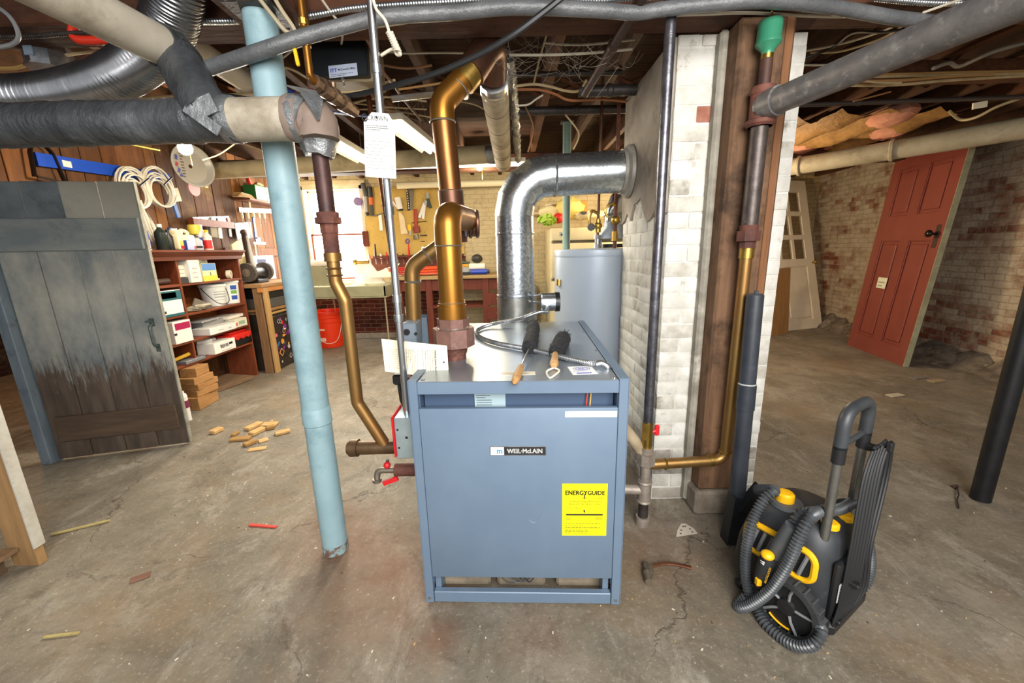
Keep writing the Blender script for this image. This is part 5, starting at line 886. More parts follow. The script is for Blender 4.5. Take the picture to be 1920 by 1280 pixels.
# second row
def bucket(name, lab, p, r0, r1, h, m, handle=None, hm=None, band=None, txt=None):
    t = thing(name, lab, 'bucket', p); b = B(); b.lathe([(0, .004), (r0, .004), (r1, h), (r1 + .008, h), (r1 + .008, h - .025), (r1 - .001, h - .028)], p, seg=36, caps=False); b.lathe([(r1, h), (r1 - .006, h), (r0 - .006, .012), (0, .012)], p, seg=36, caps=False); part('pail', b, m, t)
    if handle: b = B(); b.tube(spline([V(p) + V((r1 * math.cos(handle + s * 1.5), r1 * math.sin(handle + s * 1.5), h - .03 - dz)) + V((math.cos(handle), math.sin(handle), 0)) * o for s, dz, o in ((-1, 0, .0), (-.85, .05, .1 * r1), (-.4, .13 * h / .2, .3 * r1), (0, .155 * h / .2, .32 * r1), (.4, .13 * h / .2, .3 * r1), (.85, .05, .1 * r1), (1, 0, .0))], 6), .0045, 7); part('bail_handle', b, hm, t)
    if band:
        b = B()
        for z0, z1, i in band[1]: b.m = i; ra = r0 + (r1 - r0) * z0 / h; rb = r0 + (r1 - r0) * z1 / h; k0, k1 = band[2]; q = [[b.bm.verts.new(V(p) + V(((r_ + .0012) * math.cos(a), (r_ + .0012) * math.sin(a), zz_))) for a in [k0 + (k1 - k0) * j / 10 for j in range(11)]] for r_, zz_ in ((ra, z0), (rb, z1))]; [b._f((q[0][j], q[0][j + 1], q[1][j + 1], q[1][j])) for j in range(10)]
        part('printed_label', b, band[0], t)
    return t
y_ = PX(400, 550, -3.45).y; bucket('paint_bucket', 'white plastic bucket with black wire handle in the bookcase', (-3.45, y_, .95), .105, .128, .25, mat('#dfe0da', .45), -.4, black, ([lgry, ink], [(.07, .075, 0), (.1, .115, 0), (.13, .145, 0), (.16, .17, 0)], (-.9, .3)))
y_ = PX(428, 545, -3.43).y; bucket('tub', 'white tub with blue labels, beside the handled white bucket', (-3.43, y_, .95), .1, .115, .275, mat('#e6e6e2', .4), None, None, ([mat('#2b51a8', .5), mat('#6ea34b', .5)], [(.05, .1, 0), (.12, .16, 1), (.17, .22, 0)], (-.75, -.1)))
carton('board', 'grey board leaning before the handled white bucket', 'board', 381, -3.36, .955, (.02, .26, .09), mat('#6f675c', .6), 0).rotation_euler = (R(-24), R(10), 0)
b = B(); y_ = PX(357, 565, -3.4).y
for k in range(5): b.box((-3.4 + .02 * k, y_ - .06 + .03 * k, .962 + .012 * k), (.14, .2, .01), rz(.3 * k - .5), .002)
b.sph((-3.36, y_ + .03, .985), .04, (1, 1.6, .8)); solo('rag_heap', b, mat('#cfc7b4', .8, 0, '#a79d88', 12, bump=.3), 'crumpled cream rags and papers in the second bookcase row', 'rags')
# third row
carton('tray', 'shallow white tray at the front of the third bookcase row', 'tray', 400, -3.36, .675, (.2, .42, .075), mat('#e4e2dc', .5), 0, ([lgry], [(.3, .4, .5, .5, 0), (.7, .3, .8, .5, 0)]))
carton('box', 'cream box with pink print at the end of the third row', 'box', 436, -3.38, .675, (.2, .22, .1), mat('#d8d2c0', .6), 0, ([mat('#c96a62', .5), mat('#8fae92', .5)], [(.05, .2, .2, .6, 0), (.3, .3, .8, .7, 1)]))
carton('paper_stack', 'stack of pale papers on the third bookcase row', 'papers', 425, -3.46, .78, (.24, .3, .035), papr, 4); carton('paper_stack', 'grey papers behind the shallow white tray', 'papers', 390, -3.5, .675, (.2, .4, .13), mat('#8c8a88', .7), -3)
carton('plastic_sheet', 'rumpled clear sheet over the grey papers', 'sheet', 377, -3.46, .81, (.2, .3, .02), mat('#a7a5a6', .35), 5)
# fourth row
t = carton('paint_box', 'white shallow paint box with black lettering in the bookcase', 'box', 397, -3.38, .45, (.2, .34, .125), mat('#eeebe2', .5), 0, ([black, lgry], [(.68, .52, .86, .72, 0), (.3, .12, .78, .17, 1)]), None, ('BEHR', (.26, .42), .42, 0, .4))
y_ = PX(440, 640, -3.4).y; t = thing('tool_case', 'red topped black tool case beside the white paint box', 'tool case', (-3.4, y_, .45)); b = B(); b.bx((-3.5, y_ - .17, .452), (-3.29, y_ + .17, .53), .012, seg=2); part('case_base', b, black, t); b = B(); b.bx((-3.5, y_ - .18, .53), (-3.285, y_ + .17, .6), .02, seg=3); b.bx((-3.44, y_ - .15, .6), (-3.34, y_ + .15, .625), .01, seg=2); part('case_lid', b, mat('#d2281f', .4), t)
b = B()
for k in range(3): b.bx((-3.29, y_ - .12 + .1 * k, .53), (-3.278, y_ - .08 + .1 * k, .585), .003)
part('latch', b, redp, t); b = B(); y2 = PX(385, 645, -3.42).y; b.cyl((-3.44, y2 - .1, .6), (-3.36, y2 + .02, .6), .03, seg=14); b.cyl((-3.42, y2, .59), (-3.4, y2 + .12, .595), .02, seg=12); solo('caulk_tube', b, mat('#c9c8c6', .4, .3), 'silver tube lying over the white paint box', 'tube')
# narrow bay
y_ = PX(281, 520, -3.4).y; b = B(); b.sph((-3.42, PX(285, 507, -3.42).y, 1.42), .022); b.cyl((-3.42, PX(285, 507, -3.42).y, 1.25), (-3.42, PX(285, 507, -3.42).y, 1.42), .006, seg=6); solo('screwdriver', b, redp, 'red knobbed stick standing in the narrow bookcase bay', 'tool'); b = B(); b.cyl((-3.4, y_ + .02, 1.28), (-3.38, y_ + .17, 1.285), .028, seg=14); solo('dark_tube', b, mat('#4a3a34', .5), 'dark cylinder lying in the narrow bookcase bay', 'tube')
carton('packet', 'white and teal packet standing in the narrow bookcase bay', 'packet', 312, -3.36, .95, (.14, .3, .25), mat('#e9e9e4', .5), 0, ([mat('#1f5f66', .5), mat('#2b8b93', .5), papr, ink], [(0, .62, 1, .98, 0), (.15, .7, .8, .92, 1), (0, 0, 1, .1, 0), (.1, .14, .3, .24, 3)]))
carton('packet', 'white carton with magenta band in the narrow bookcase bay', 'packet', 324, -3.36, .675, (.16, .22, .22), mat('#e8e4dd', .5), 0, ([mag, ink], [(.1, .62, .95, .92, 0), (0, .4, .15, .5, 1)]))
b = B(); y_ = PX(345, 678, -3.36).y; b.tube([(-3.36, y_ - .16, .51), (-3.36, y_ + .1, .53), (-3.36, y_ + .14, .545)], [.016, .02, .028], 10); solo('hand_hammer', b, mat('#c99d2e', .4), 'yellow handled tool lying in the lowest narrow bay', 'tool'); carton('tin', 'grey flat tin under the yellow handled tool', 'tin', 338, -3.36, .45, (.16, .26, .035), mat('#8d9096', .4, .4))
# floor level of the bookcase
for k, (w, d, h, rot) in enumerate(((.3, .2, .13, 4), (.26, .2, .065, -6), (.3, .2, .06, 3), (.25, .19, .07, -3), (.2, .16, .09, 6))):
    z0 = (.001, .132, .198, .259, .33)[k]; y_ = PX(370, 720, -3.27).y; b = B(); b.box((-3.27 + .01 * (k % 2), y_ + .02 * (k % 3) - .02, z0 + h / 2), (d, w, h), rz(R(rot)), .004); solo('wood_offcut', b, wood('#94683c', '#b58a58', 'Y', 4, .7, .2), ('bottom block', 'second block up', 'third block up', 'fourth block up', 'topmost block')[k] + ' in the orange timber stack under the bookcase', 'timber')
b = B(); q = F(430, 722); b.box((q.x - .1, q.y + .02, .03), (.42, .5, .05), rz(R(-14)), .004); solo('flat_board', b, wood('#6b5440', '#86694f', 'Y', 3, .8, .3), 'grey-brown flat slab lying before the bookcase', 'board')
y_ = F(352, 788).y; q = F(352, 788); t = thing('spray_can', 'white and purple spray can beside the plank door foot', 'can', (q.x, q.y, 0)); b = B(); b.cyl((q.x, q.y, .002), (q.x, q.y, .24), .035, seg=22); part('can_body', b, mat('#e8e6e4', .35), t); b = B(); b.cyl((q.x, q.y, .13), (q.x, q.y, .2), .0356, seg=22, caps=False); part('printed_label', b, mat('#7d2350', .4), t); b = B(); b.lathe([(.035, 0), (.03, .02), (.018, .03), (.018, .05)], (q.x, q.y, .24), seg=20); part('nozzle_cap', b, white, t)
# on the cornice
ZT = TOP - .005
def bottle(name, lab, cat, px_, X, r, h, m, cap=None, z0=None, neck=.4, band=None):
    y = PX(px_, 450, X).y; p = V((X, y, ZT if z0 is None else z0)); t = thing(name, lab, cat, p); b = B(); b.lathe([(r * .9, .002), (r, .01), (r, h * .68), (r * neck, h * .84), (r * neck, h * .9)], p, seg=20); part('body', b, m, t)
    if cap: b = B(); b.cyl(p + V((0, 0, h * .88)), p + V((0, 0, h)), r * neck * 1.15, seg=14); part('cap', b, cap, t)
    if band: b = B(); b.lathe([(r * 1.01, h * band[1]), (r * 1.01, h * band[2])], p, seg=20, caps=False); part('printed_label', b, band[0], t)
    return t
carton('box', 'royal blue product box on the cornice beside the plank door', 'box', 283, -3.38, ZT, (.14, .2, .17), mat('#2343a0', .4), 0, ([papr, mat('#b5553f', .5)], [(.45, .1, .95, .55, 0), (.5, .2, .8, .45, 1), (0, 0, 1, .05, 0)]))
bottle('bottle', 'dark green bottle on the cornice beside the blue box', 'bottle', 303, -3.42, .05, .25, dkg, mat('#c9cdc8', .4)); bottle('bottle', 'slim black bottle between the dark green bottle and the cream jug', 'bottle', 317, -3.4, .035, .2, black, black)
y_ = PX(340, 452, -3.4).y; t = thing('jug', 'cream plastic jug with red and yellow label on the bookcase', 'jug', (-3.4, y_, ZT)); b = B(); b.box((-3.4, y_, ZT + .08), (.13, .23, .155), None, .02, 3); b.box((-3.4, y_ - .055, ZT + .175), (.09, .1, .05), None, .02, 2); b.tube(fillet([(-3.4, y_ - .02, ZT + .17), (-3.4, y_ + .02, ZT + .205), (-3.4, y_ + .09, ZT + .19), (-3.4, y_ + .1, ZT + .14)], .03), .018, 10); part('body', b, mat('#e6dcb9', .4), t); b = B(); b.cyl((-3.4, y_ - .07, ZT + .195), (-3.4, y_ - .07, ZT + .215), .03, seg=14); part('cap', b, white, t); b = B(); b.bx((-3.335, y_ - .1, ZT + .015), (-3.333, y_ + .1, ZT + .045)); b.m = 1; b.bx((-3.335, y_ - .1, ZT + .046), (-3.3335, y_ + .0, ZT + .09)); part('printed_label', b, [redp, mat('#d8cf62', .5)], t)
carton('folder', 'blue fan of folders leaning behind the cream jug', 'folder', 352, -3.55, ZT, (.03, .2, .22), blud, 0).rotation_euler = (R(-25), 0, 0)
bottle('tub', 'yellow and white tub stacked behind the spray bottle', 'tub', 369, -3.5, .065, .12, mat('#e2cf4a', .4), None, ZT + .17, .95); bottle('bottle', 'tall white bottle with blue print behind the cream jug', 'bottle', 378, -3.46, .05, .28, mat('#d9dde4', .4), white, None, .5, (blu, .2, .5)); bottle('bottle', 'white bottle with yellow cap and red label on the bookcase', 'bottle', 389, -3.38, .042, .22, mat('#e7e3da', .35), mat('#e9c81f', .4), None, .4, (redp, .08, .5)); carton('can', 'blue boxed tin under the yellow tub', 'tin', 366, -3.5, ZT, (.14, .16, .168), mat('#5d84bb', .4)); bottle('bottle', 'clear spray bottle with black stripes before the yellow tub', 'bottle', 368, -3.38, .05, .15, mat('#c2c7cf', .25), dgry, None, .5, (ink, .15, .3))
carton('packet', 'dark blue wedge packet beside the yellow capped bottle', 'packet', 380, -3.35, ZT, (.06, .14, .1), blud, 12)
# ---- things on the plank wall
def wq(x, y, X=-3.69): return PX(x, y, X)
a, c = wq(66, 285), wq(318, 326); t = thing('blue_rail', 'bright blue straightedge rail fixed high on the plank wall', 'rail', (a + c) / 2); a0, c0 = a, c; b = B(); b.prism([a0, c0, c0 + V((0, 0, -.1)), a0 + V((0, 0, -.1))], (-.02, 0, 0)); part('rail_bar', b, mat('#1a47b4', .75, spec=.2), t)
q = a0.lerp(c0, .17); b = B(); b.box(q + V((.002, 0, -.055)), (.002, .07, .05)); part('price_sticker', b, papr, t)
b = B(); k = wq(92, 335); b.tube(fillet([k + V((0, -.1, 0)), k + V((0, -.08, .22)), k + V((0, -.0, .27)), k + V((0, .07, .22)), k + V((0, .12, -.03))], .08), .022, 8, flat=.25, up=(1, 0, 0)); b.tube([k + V((.02, -.1, .0)), k + V((.02, .12, -.02))], .01, 6); solo('steel_band', b, mat('#3b3128', .5, .5), 'arched dark iron band hanging under the blue rail', 'band')
def coil(lab, cx, cy, ry, rz_, n, m, tail=False, seed=1):
    k = wq(cx, cy, -3.62); rnd = random.Random(seed); t = thing('hose_coil', lab, 'hose', k, None, 'white coils on the plank wall'); b = B(); pts = []
    for i in range(n * 20):
        a_ = i * 2 * PI / 20; u = i / (n * 20); g = .82 + .18 * math.sin(u * 23 + seed); pts.append(k + V((.05 * (u - .5), ry * g * math.cos(a_), rz_ * g * math.sin(a_) - rz_ * .3 * (1 - g) * 3)))
    b.tube(pts, .0085, 7); part('coiled_tube', b, m, t)
    if tail:
        b = B()
        for s in range(3): b.tube(spline([k + V((.03, -.06 + .03 * s, -rz_ * .6)), k + V((.03, .0 + .03 * s, -.42)), k + V((.03, .1 + .05 * s, -.62 - .05 * s)), k + V((.03, .12 + .02 * s, -.5)), k + V((.03, .02, -.2))], 6), .011, 7)
        part('tail', b, m, t)
    b = B(); b.cyl(k + V((.06, -.0, rz_ * .1)), k + V((.06, .12, rz_ * .55)), .008, seg=6); part('tie', b, black, t)
wht = mat('#d9d5c8', .5); coil('white hose coil with a dangling tail beside the plank door', 252, 352, .17, .19, 9, wht, True, 1); coil('second white hose coil, round and tidy, nearer the bulb', 298, 350, .19, .2, 9, wht, False, 4)
a, c = wq(357, 407, -3.68), wq(425, 405, -3.68); t = thing('spirit_level', 'silver spirit level lying on the ledge of the plank wall', 'level', (a + c) / 2); b = B(); b.prism([a, c, c - V((0, 0, .075)), a - V((0, 0, .075))], (.025, 0, 0)); part('level_body', b, steel, t); b = B()
for u in (.2, .42, .65, .9): q = a.lerp(c, u) + V((.026, 0, -.037)); b.cyl(q, q + V((.002, 0, 0)), .02 if u < .9 else .012, seg=12)
part('vial', b, mat('#2d3032', .3), t); b = B(); b.bx(a + V((-.01, -.04, -.095)), c + V((.06, .03, -.077))); solo('wall_ledge', b, redz, 'narrow wooden ledge carrying the spirit level', 'ledge')
bowl_m, tt_, pp_ = new_mat('clear_plastic'); pp_.inputs['Base Color'].default_value = rgb('#dcdbd4'); pp_.inputs['Transmission Weight'].default_value = .3; pp_.inputs['Roughness'].default_value = .25
k = wq(357, 312, -3.5); t = thing('plastic_bowl', 'clear plastic bowl with stickers hanging under the bare bulb', 'bowl', k); b = B(); b.lathe([(.02, .0), (.17, .005), (.215, .05), (.222, .05), (.222, .06), (.205, .058)], k, (1, -.35, .05), 36, caps=False); part('shell', b, bowl_m, t)
b = B(); yy_ = V((.33, 1, 0)).normalized()
for u, v, w_, mi in ((-.17, .06, .05, 0), (-.175, -.01, .04, 1), (-.165, -.07, .05, 0), (-.15, -.12, .04, 0)): q = k + yy_ * u + V((.055, -.02, v)); b.m = mi; b.box(q, (.004, .03, w_), Mx.Rotation(u * 2 + v * 3, 3, 'X'))
b.m = 0; part('sticker', b, [mat('#5b67b8', .5), mat('#c04a5a', .5)], t, smooth=False); b = B(); b.lines(k + yy_ * -.13 + V((.05, -.02, -.13)), yy_, (0, 0, 1), .035, .26, 9, 4, .35); part('printed_text', b, ink, t, smooth=False)
k = wq(363, 353, -3.6); b = B(); b.cyl(k, k + V((.01, 0, 0)), .085, seg=24); solo('pink_disc', b, mat('#d98f93', .5), 'pink disc peeping out under the clear bowl', 'disc'); k = wq(386, 350, -3.66); b = B(); b.box(k, (.02, .06, .03), None, .004); b.cyl(k, k + V((0, -.02, .12)), .006, seg=6); solo('yellow_tag', b, mat('#e0b52a', .5), 'small yellow padlock tag on the plank wall', 'tag')
k = wq(327, 385, -3.68); b = B(); b.box(k, (.02, .05, .26), Mx.Rotation(R(12), 3, 'X'), .004); solo('blue_bar', b, mat('#3f6fb8', .5), 'short blue bar hanging below the tidy hose coil', 'tool'); k = wq(331, 365, -3.68); b = B(); b.box(k, (.015, .08, .14), Mx.Rotation(R(10), 3, 'X')); solo('cream_card', b, cardm, 'cream card pinned above the short blue bar', 'card')
# shelf with green box, tool rack
a, c = wq(436, 377, -3.74), wq(512, 381, -3.74); b = B(); zq = (a.z + c.z) / 2; b.bx((-3.73, a.y, zq - .025), (-3.5, c.y, zq), .003); solo('wall_shelf', b, wood('#5a3826', '#76492f', 'Y', 3, .6, .2), 'small brown shelf high on the plank wall by the blue column', 'shelf')
k = wq(485, 378, -3.6); k.z = zq; t = thing('green_box', 'dark green tin box on the small wall shelf', 'box', k); b = B(); b.bx(k + V((-.09, -.17, .001)), k + V((.08, .2, .2)), .006); part('case', b, mat('#1f6a35', .35), t); b = B(); b.bx(k + V((.08, .09, .0)), k + V((.083, .12, .2))); part('stripe', b, mat('#7fbf6c', .4), t); b = B(); b.cyl(k + V((0, -.13, .2)), k + V((0, -.18, .31)), .028, seg=12); solo('red_flask', b, redp, 'red plastic handle poking up behind the green box', 'tool'); b = B(); b.sph(k + V((0, .06, .225)), .05, (1, 2, .55)); b.jitter(.008, 3); solo('rag', b, mat('#a58d6c', .9), 'crumpled tan rag on the green box', 'rag'); b = B()
for j in range(4): b.box(k + V((0, -.33, .01 + .014 * j)), (.1, .28, .01), rz(.1 * j - .15))
solo('slat_bundle', b, wood('#9c7b50', '#b8966a', 'Y', 4, .7, .2), 'thin wooden slats beside the green box', 'slats')
a, c = wq(444, 389, -3.66), wq(505, 392, -3.66); t = thing('tool_rack', 'long steel rack of hanging screwdrivers under the small wall shelf', 'rack', (a + c) / 2); b = B(); b.prism([a, c, c - V((0, 0, .06)), a - V((0, 0, .06))], (.03, 0, 0)); part('rack_bar', b, steel, t)
for j in range(5):
    q = a.lerp(c, .06 + .17 * j) + V((.02, 0, -.09)); s_ = thing('screwdriver', 'pale handled screwdriver hanging in the steel rack', 'screwdriver', q, None, 'screwdrivers in the rack'); b = B(); b.lathe([(.012, -.05), (.02, -.03), (.018, .03), (.022, .05)], q, seg=12); part('handle', b, mat('#d8cfa8', .35), s_); b = B(); b.cyl(q - V((0, 0, .05)), q - V((0, 0, .16)), .005, seg=6); part('shank', b, steel, s_)
k = wq(474, 430, -3.66); b = B(); b.box(k + V((0, .0, .0)), (.012, .03, .8), Mx.Rotation(R(-3), 3, 'X')); b.m = 1; b.box(k + V((.015, .02, .02)), (.02, .04, .3), Mx.Rotation(R(-3), 3, 'X')); b.box(k + V((.015, .05, -.14)), (.02, .12, .06)); b.m = 2; b.box(k + V((.01, .09, -.19)), (.014, .28, .035)); solo('clamp', b, [mat('#d7a768', .6), mat('#3a53a5', .4), white], 'wooden rod clamp with blue head on the plank wall', 'clamp')
carton('box', 'white product box with photo behind the bench grinder', 'box', 503, -3.5, 1.18, (.15, .42, .33), mat('#e6e4ee', .4), -6, ([mat('#29366b', .5), mat('#b06a58', .5), mat('#7d9ad0', .5)], [(.2, .6, .6, .85, 0), (.25, .45, .6, .62, 1), (.62, .5, .9, .7, 2)]))
k = wq(452, 420, -3.66); b = B(); b.prism([wq(434, 458, -3.6), wq(458, 444, -3.6), wq(478, 520, -3.5), wq(448, 522, -3.5)], (-.02, 0, 0)); solo('tan_panel', b, mat('#d8c797', .6, 0, '#c7b480', 4), 'tan board leaning beside the bookcase cornice', 'board'); b = B(); b.prism([wq(440, 418, -3.68), wq(475, 416, -3.68), wq(480, 445, -3.68), wq(446, 450, -3.68)], (-.012, 0, 0)); solo('tool_card', b, mat('#dfe6ea', .4, 0, '#9fb8c8', 9), 'pale tool card hanging behind the sander belt', 'card')
b = B(); a, c = wq(456, 440, -3.5), wq(468, 505, -3.42); b.tube([a, a.lerp(c, .5), c], .03, 10, flat=.4); b.m = 1; b.tube([a + V((0, .05, 0)), c + V((0, .1, 0))], .03, 8, flat=.3); b.m = 0; b.sph(a + V((0, .03, .03)), .06, (.6, 1.2, .7)); solo('belt_sander_arm', b, [mat('#40302a', .45, .3), white], 'dark sander arm with white guard behind the grinder', 'tool')
for i, (x, y, lab, m_) in enumerate(((430, 430, 'black and red spray nozzle hanging beside the spirit level', black), (412, 432, 'white brush hanging under the spirit level', white), (400, 430, 'grey cloth hanging under the spirit level', mat('#a19a86', .8)))): k = wq(x, y, -3.66); b = B(); b.box(k, (.02, .06 + .05 * (i == 2), .2), Mx.Rotation(R(-5), 3, 'X'), .006); b.m = 1; b.box(k + V((.006, 0, .12)), (.02, .05, .05)); solo('hanging_tool', b, [m_, redp if i == 0 else lgry], lab, 'tool')
# ---- bench by the plank wall
zb_ = 1.16; t = thing('workbench', 'rough wooden workbench beyond the bookcase under the plank wall', 'workbench', (-3.4, 5.8, 0)); wb = wood('#8f6a42', '#ad8557', 'Y', 3, .7, .3)
b = B(); b.bx((-3.72, 5.0, zb_ - .045), (-3.1, 6.0, zb_), .004); part('top', b, wb, t); b = B(); b.bx((-3.16, 5.0, zb_ - .1), (-3.11, 6.0, zb_ - .045)); part('apron', b, wood('#b8733a', '#cf8d52', 'Y', 3, .6, .2), t)
for q in ((-3.24, 5.02, .12), (-3.18, 5.88, .1), (-3.7, 5.02, .1)): b = B(); b.bx((q[0], q[1], 0), (q[0] + .1, q[1] + q[2], zb_ - .045), .003); part('leg', b, wood('#6f5238', '#8d6b49', 'Z', 3, .7, .3), t)
b = B(); b.bx((-3.12, 5.03, .0), (-3.1, 5.13, zb_ - .05)); part('corner_post', b, wood('#a9834f', '#c39c66', 'Z', 3, .7, .3), t); b = B(); b.bx((-3.7, 5.1, .8), (-3.15, 5.95, .83)); part('lower_shelf', b, wb, t)
k = V((-3.36, PX(487, 500, -3.3).y, zb_)); t = thing('bench_grinder', 'dark bench grinder with stone wheel on the rough workbench', 'grinder', k); b = B(); b.cyl(k + V((0, -.14, .13)), k + V((0, .14, .13)), .075, seg=24); b.bx(k + V((-.09, -.12, .002)), k + V((.09, .12, .05)), .01); b.bx(k + V((-.04, -.05, .05)), k + V((.04, .05, .1))); part('motor', b, mat('#26282b', .4, .3), t)
for s in (-1, 1): b = B(); q = k + V((.0, s * .18, .14)); b.cyl(q - V((0, .022, 0)), q + V((0, .022, 0)), .12, seg=30); part('grinding_wheel', b, mat('#5d564e', .9, 0, '#463f38', 30, bump=.3), t); b = B(); b.cyl(q + V((0, s * .022, 0)) - V((0, .004, 0)), q + V((0, s * .022, 0)) + V((0, .004, 0)), .05, seg=20); b.cyl(q - V((0, .03, 0)), q + V((0, .03, 0)), .018, seg=10); part('wheel_washer', b, mat('#b5a48c', .4, .6), t)
b = B(); q = F(460, 545); 
# stickered cabinet
t = thing('stickered_cabinet', 'dark cabinet plastered with stickers under the rough workbench', 'cabinet', (-3.4, 5.42, 0)); cx0, cy0, cy1, ch_ = -3.15, 5.16, 5.86, .76
b = B(); b.bx((-3.68, cy0, .0), (cx0, cy1, ch_), .006); part('case', b, mat('#2b241f', .5, 0, '#3a302a', 9), t); b = B(); b.bx((-3.7, cy0 - .01, ch_), (cx0 + .03, cy1 + .01, ch_ + .02)); part('top', b, mat('#b08c55', .6), t); b = B(); b.bx((cx0, cy0, .0), (cx0 + .01, cy0 + .02, ch_)); b.bx((cx0, cy0, ch_ - .05), (cx0 + .01, cy1, ch_ - .035)); part('metal_edge', b, steel, t)
rnd = random.Random(15); cols = [yel, redp, white, mat('#e2a13a', .5), mat('#c8c2b5', .5), mat('#7d2f8a', .5), mat('#3c6aa8', .5), ink, mat('#e07a86', .5)]
b = B()
for i in range(46):
    y = rnd.uniform(cy0 + .06, cy1 - .05); z = rnd.uniform(.05, ch_ - .09); w_, h_ = rnd.uniform(.02, .06), rnd.uniform(.018, .05); b.m = rnd.randrange(9); a_ = rnd.uniform(-.8, .8); x = cx0 + .001 + i * 1e-4; k = rnd.randrange(3)
    if k == 0: b.box((x, y, z), (.0004, w_ * 1.5, h_), Mx.Rotation(a_, 3, 'X'))
    elif k == 1: b.cyl((x, y, z), (x + .0004, y, z), h_ * .8, seg=14)
    else: b.prism([(x, y - w_, z), (x, y, z - w_), (x, y + w_, z), (x, y, z + w_)], (.0004, 0, 0)); b.m = 7; b.prism([(x + .0005, y - w_ * .7, z), (x + .0005, y, z - w_ * .7), (x + .0005, y + w_ * .7, z), (x + .0005, y, z + w_ * .7)], (.0004, 0, 0))
part('sticker', b, cols, t, smooth=False)
k = V((-3.42, 5.4, .83)); t = thing('black_crate', 'black and grey storage crate on the lower bench shelf', 'crate', k); b = B(); b.bx(k + V((-.2, -.22, .002)), k + V((.24, .42, .13)), .008); part('crate_base', b, mat('#57544e', .6), t); b = B(); b.bx(k + V((-.2, -.22, .13)), k + V((.25, .42, .26)), .01); part('crate_lid', b, mat('#1b1d20', .4), t)
# ================================================================ window end: sink, bucket, tool bench, refrigerator
sg = mat('#8e8b6c', .6, 0, '#a19d7d', 4, bump=.15); sw = mat('#e6e3d8', .4)
sk = thing('laundry_sink', 'wide stone laundry sink below the bright window, basins coloured pale for reflected glare', 'sink', (-2.45, 6.35, 0)); x0, x1, y0, y1, z0, z1 = -3.05, -1.87, 6.0, 6.85, .87, 1.03
b = B(); b.bx((x0, y0, z0), (x1, y0 + .04, z1), .008); b.bx((x0, y1 - .04, z0), (x1, y1, z1), .008); b.bx((x0, y0, z0), (x0 + .04, y1, z1), .008); b.bx((x1 - .04, y0, z0), (x1, y1, z1), .008); b.bx((x0, y0, z0 - .02), (x1, y1, z0), .004); part('basin_wall', b, sg, sk)
b = B(); b.prism([(x0 + .04, y0 + .04, z1 - .01), (x1 - .04, y0 + .04, z1 - .01), (x1 - .04, y1 - .05, .9), (x0 + .04, y1 - .05, .9)], (0, 0, -.01)); b.bx((-2.5, y0 + .04, .9), (-2.46, y1 - .04, z1 - .003)); part('basin_glare_lining', b, sw, sk)  # pale colour paints the bright reflection into the grey-green basins
for q in ((x0 + .02, y0 + .03), (x1 - .05, y0 + .03), (x0 + .02, y1 - .06), (x1 - .05, y1 - .06)): b = B(); b.cyl((q[0] + .015, q[1], 0), (q[0] + .015, q[1], z0 - .02), .012, seg=10); part('leg', b, mat('#b5a98c', .5, .5), sk)
b = B(); b.bx((x0 + .02, y0 + .14, z1), (x0 + .42, y0 + .17, z1 + .3), .006); b.bx((x0 + .36, y0 + .12, z1), (x0 + .4, y0 + .2, z1 + .28)); part('splash_panel', b, sg, sk)
b = B(); b.cyl((x0 + .0, y0 + .16, z1 + .345), (x0 + .44, y0 + .16, z1 + .345), .045, seg=16); b.sph((x0 + .22, y0 + .16, z1 + .35), .06, (3, .9, .8)); solo('towel', b, mat('#f0e8d8', .9, bump=.3), 'rolled white towel along the top of the sink panel', 'towel')
b = B(); b.prism([(-2.52, 6.5, z1 + .0), (-2.02, 6.5, z1), (-2.3, 6.62, z1 + .36), (-2.5, 6.62, z1 + .38)], (0, .03, 0)); solo('white_sheet', b, mat('#efece4', .9, 0, '#dcd8ce', 6), 'white sheet standing upright in the sink basin', 'cloth')  # plain white upright piece rising out of the basin
b = B(); q = P(680, 491, 6.6); b.cyl(q + V((-.1, 0, 0)), q + V((.1, 0, 0)), .03, seg=10); b.cyl(q + V((-.1, 0, 0)), q + V((-.14, 0, 0)), .05, seg=8); solo('sink_tap', b, brass, 'old brass tap sticking out beside the window casing', 'tap')
q = F(615, 652); bp0 = (q.x, q.y + .15, 0); bucket('bucket', 'bright orange-red plastic bucket on the floor below the sink', bp0, .2, .235, .6, mat('#e2360f', .35), -1.2, mat('#d9c9b8', .4), ([mat('#f0c9b4', .5)], [(.3, .33, 0), (.12, .18, 0)], (-2.2, -1.5)))
b = B()
for z in (.42, .49, .54): b.lathe([(.2 + .035 * z / .6 + .003, z), (.2 + .035 * z / .6 + .01, z + .008), (.2 + .035 * z / .6 + .003, z + .016)], bp0, seg=36, caps=False)
part('rim_rib', b, mat('#e2360f', .35), bpy.data.objects['bucket'])
# window glare things
# ---- tool bench
tb = thing('tool_bench', 'dark red wooden tool bench under the yellow pegboard', 'workbench', (-.95, 6.7, 0)); rw = wood('#5b2a1c', '#73382a', 'Z', 3, .6, .25); zt4 = 1.13
b = B(); b.bx((-1.84, 6.3, zt4 - .05), (.08, 7.08, zt4), .006); part('top', b, wood('#9c8256', '#b59a6c', 'X', 3, .75, .3), tb)
for x in (-1.78, -1.3, -.4, -.02): b = B(); b.bx((x - .05, 6.34, 0), (x + .05, 6.44, zt4 - .05), .004); part('leg', b, rw, tb)
b = B(); b.bx((-1.8, 6.36, .9), (-.02, 6.4, zt4 - .05), .003); part('apron', b, rw, tb); b = B(); b.bx((-1.25, 6.36, .62), (-.45, 6.95, .66)); part('lower_shelf', b, rw, tb)
for k, z in enumerate((.85, .62)): b = B(); b.bx((-.38, 6.33, z - .2), (-.06, 6.36, z), .004); o = part('drawer', b, rw, tb); b = B(); b.sph((-.22, 6.32, z - .1), .018); part('knob', b, brass, o)
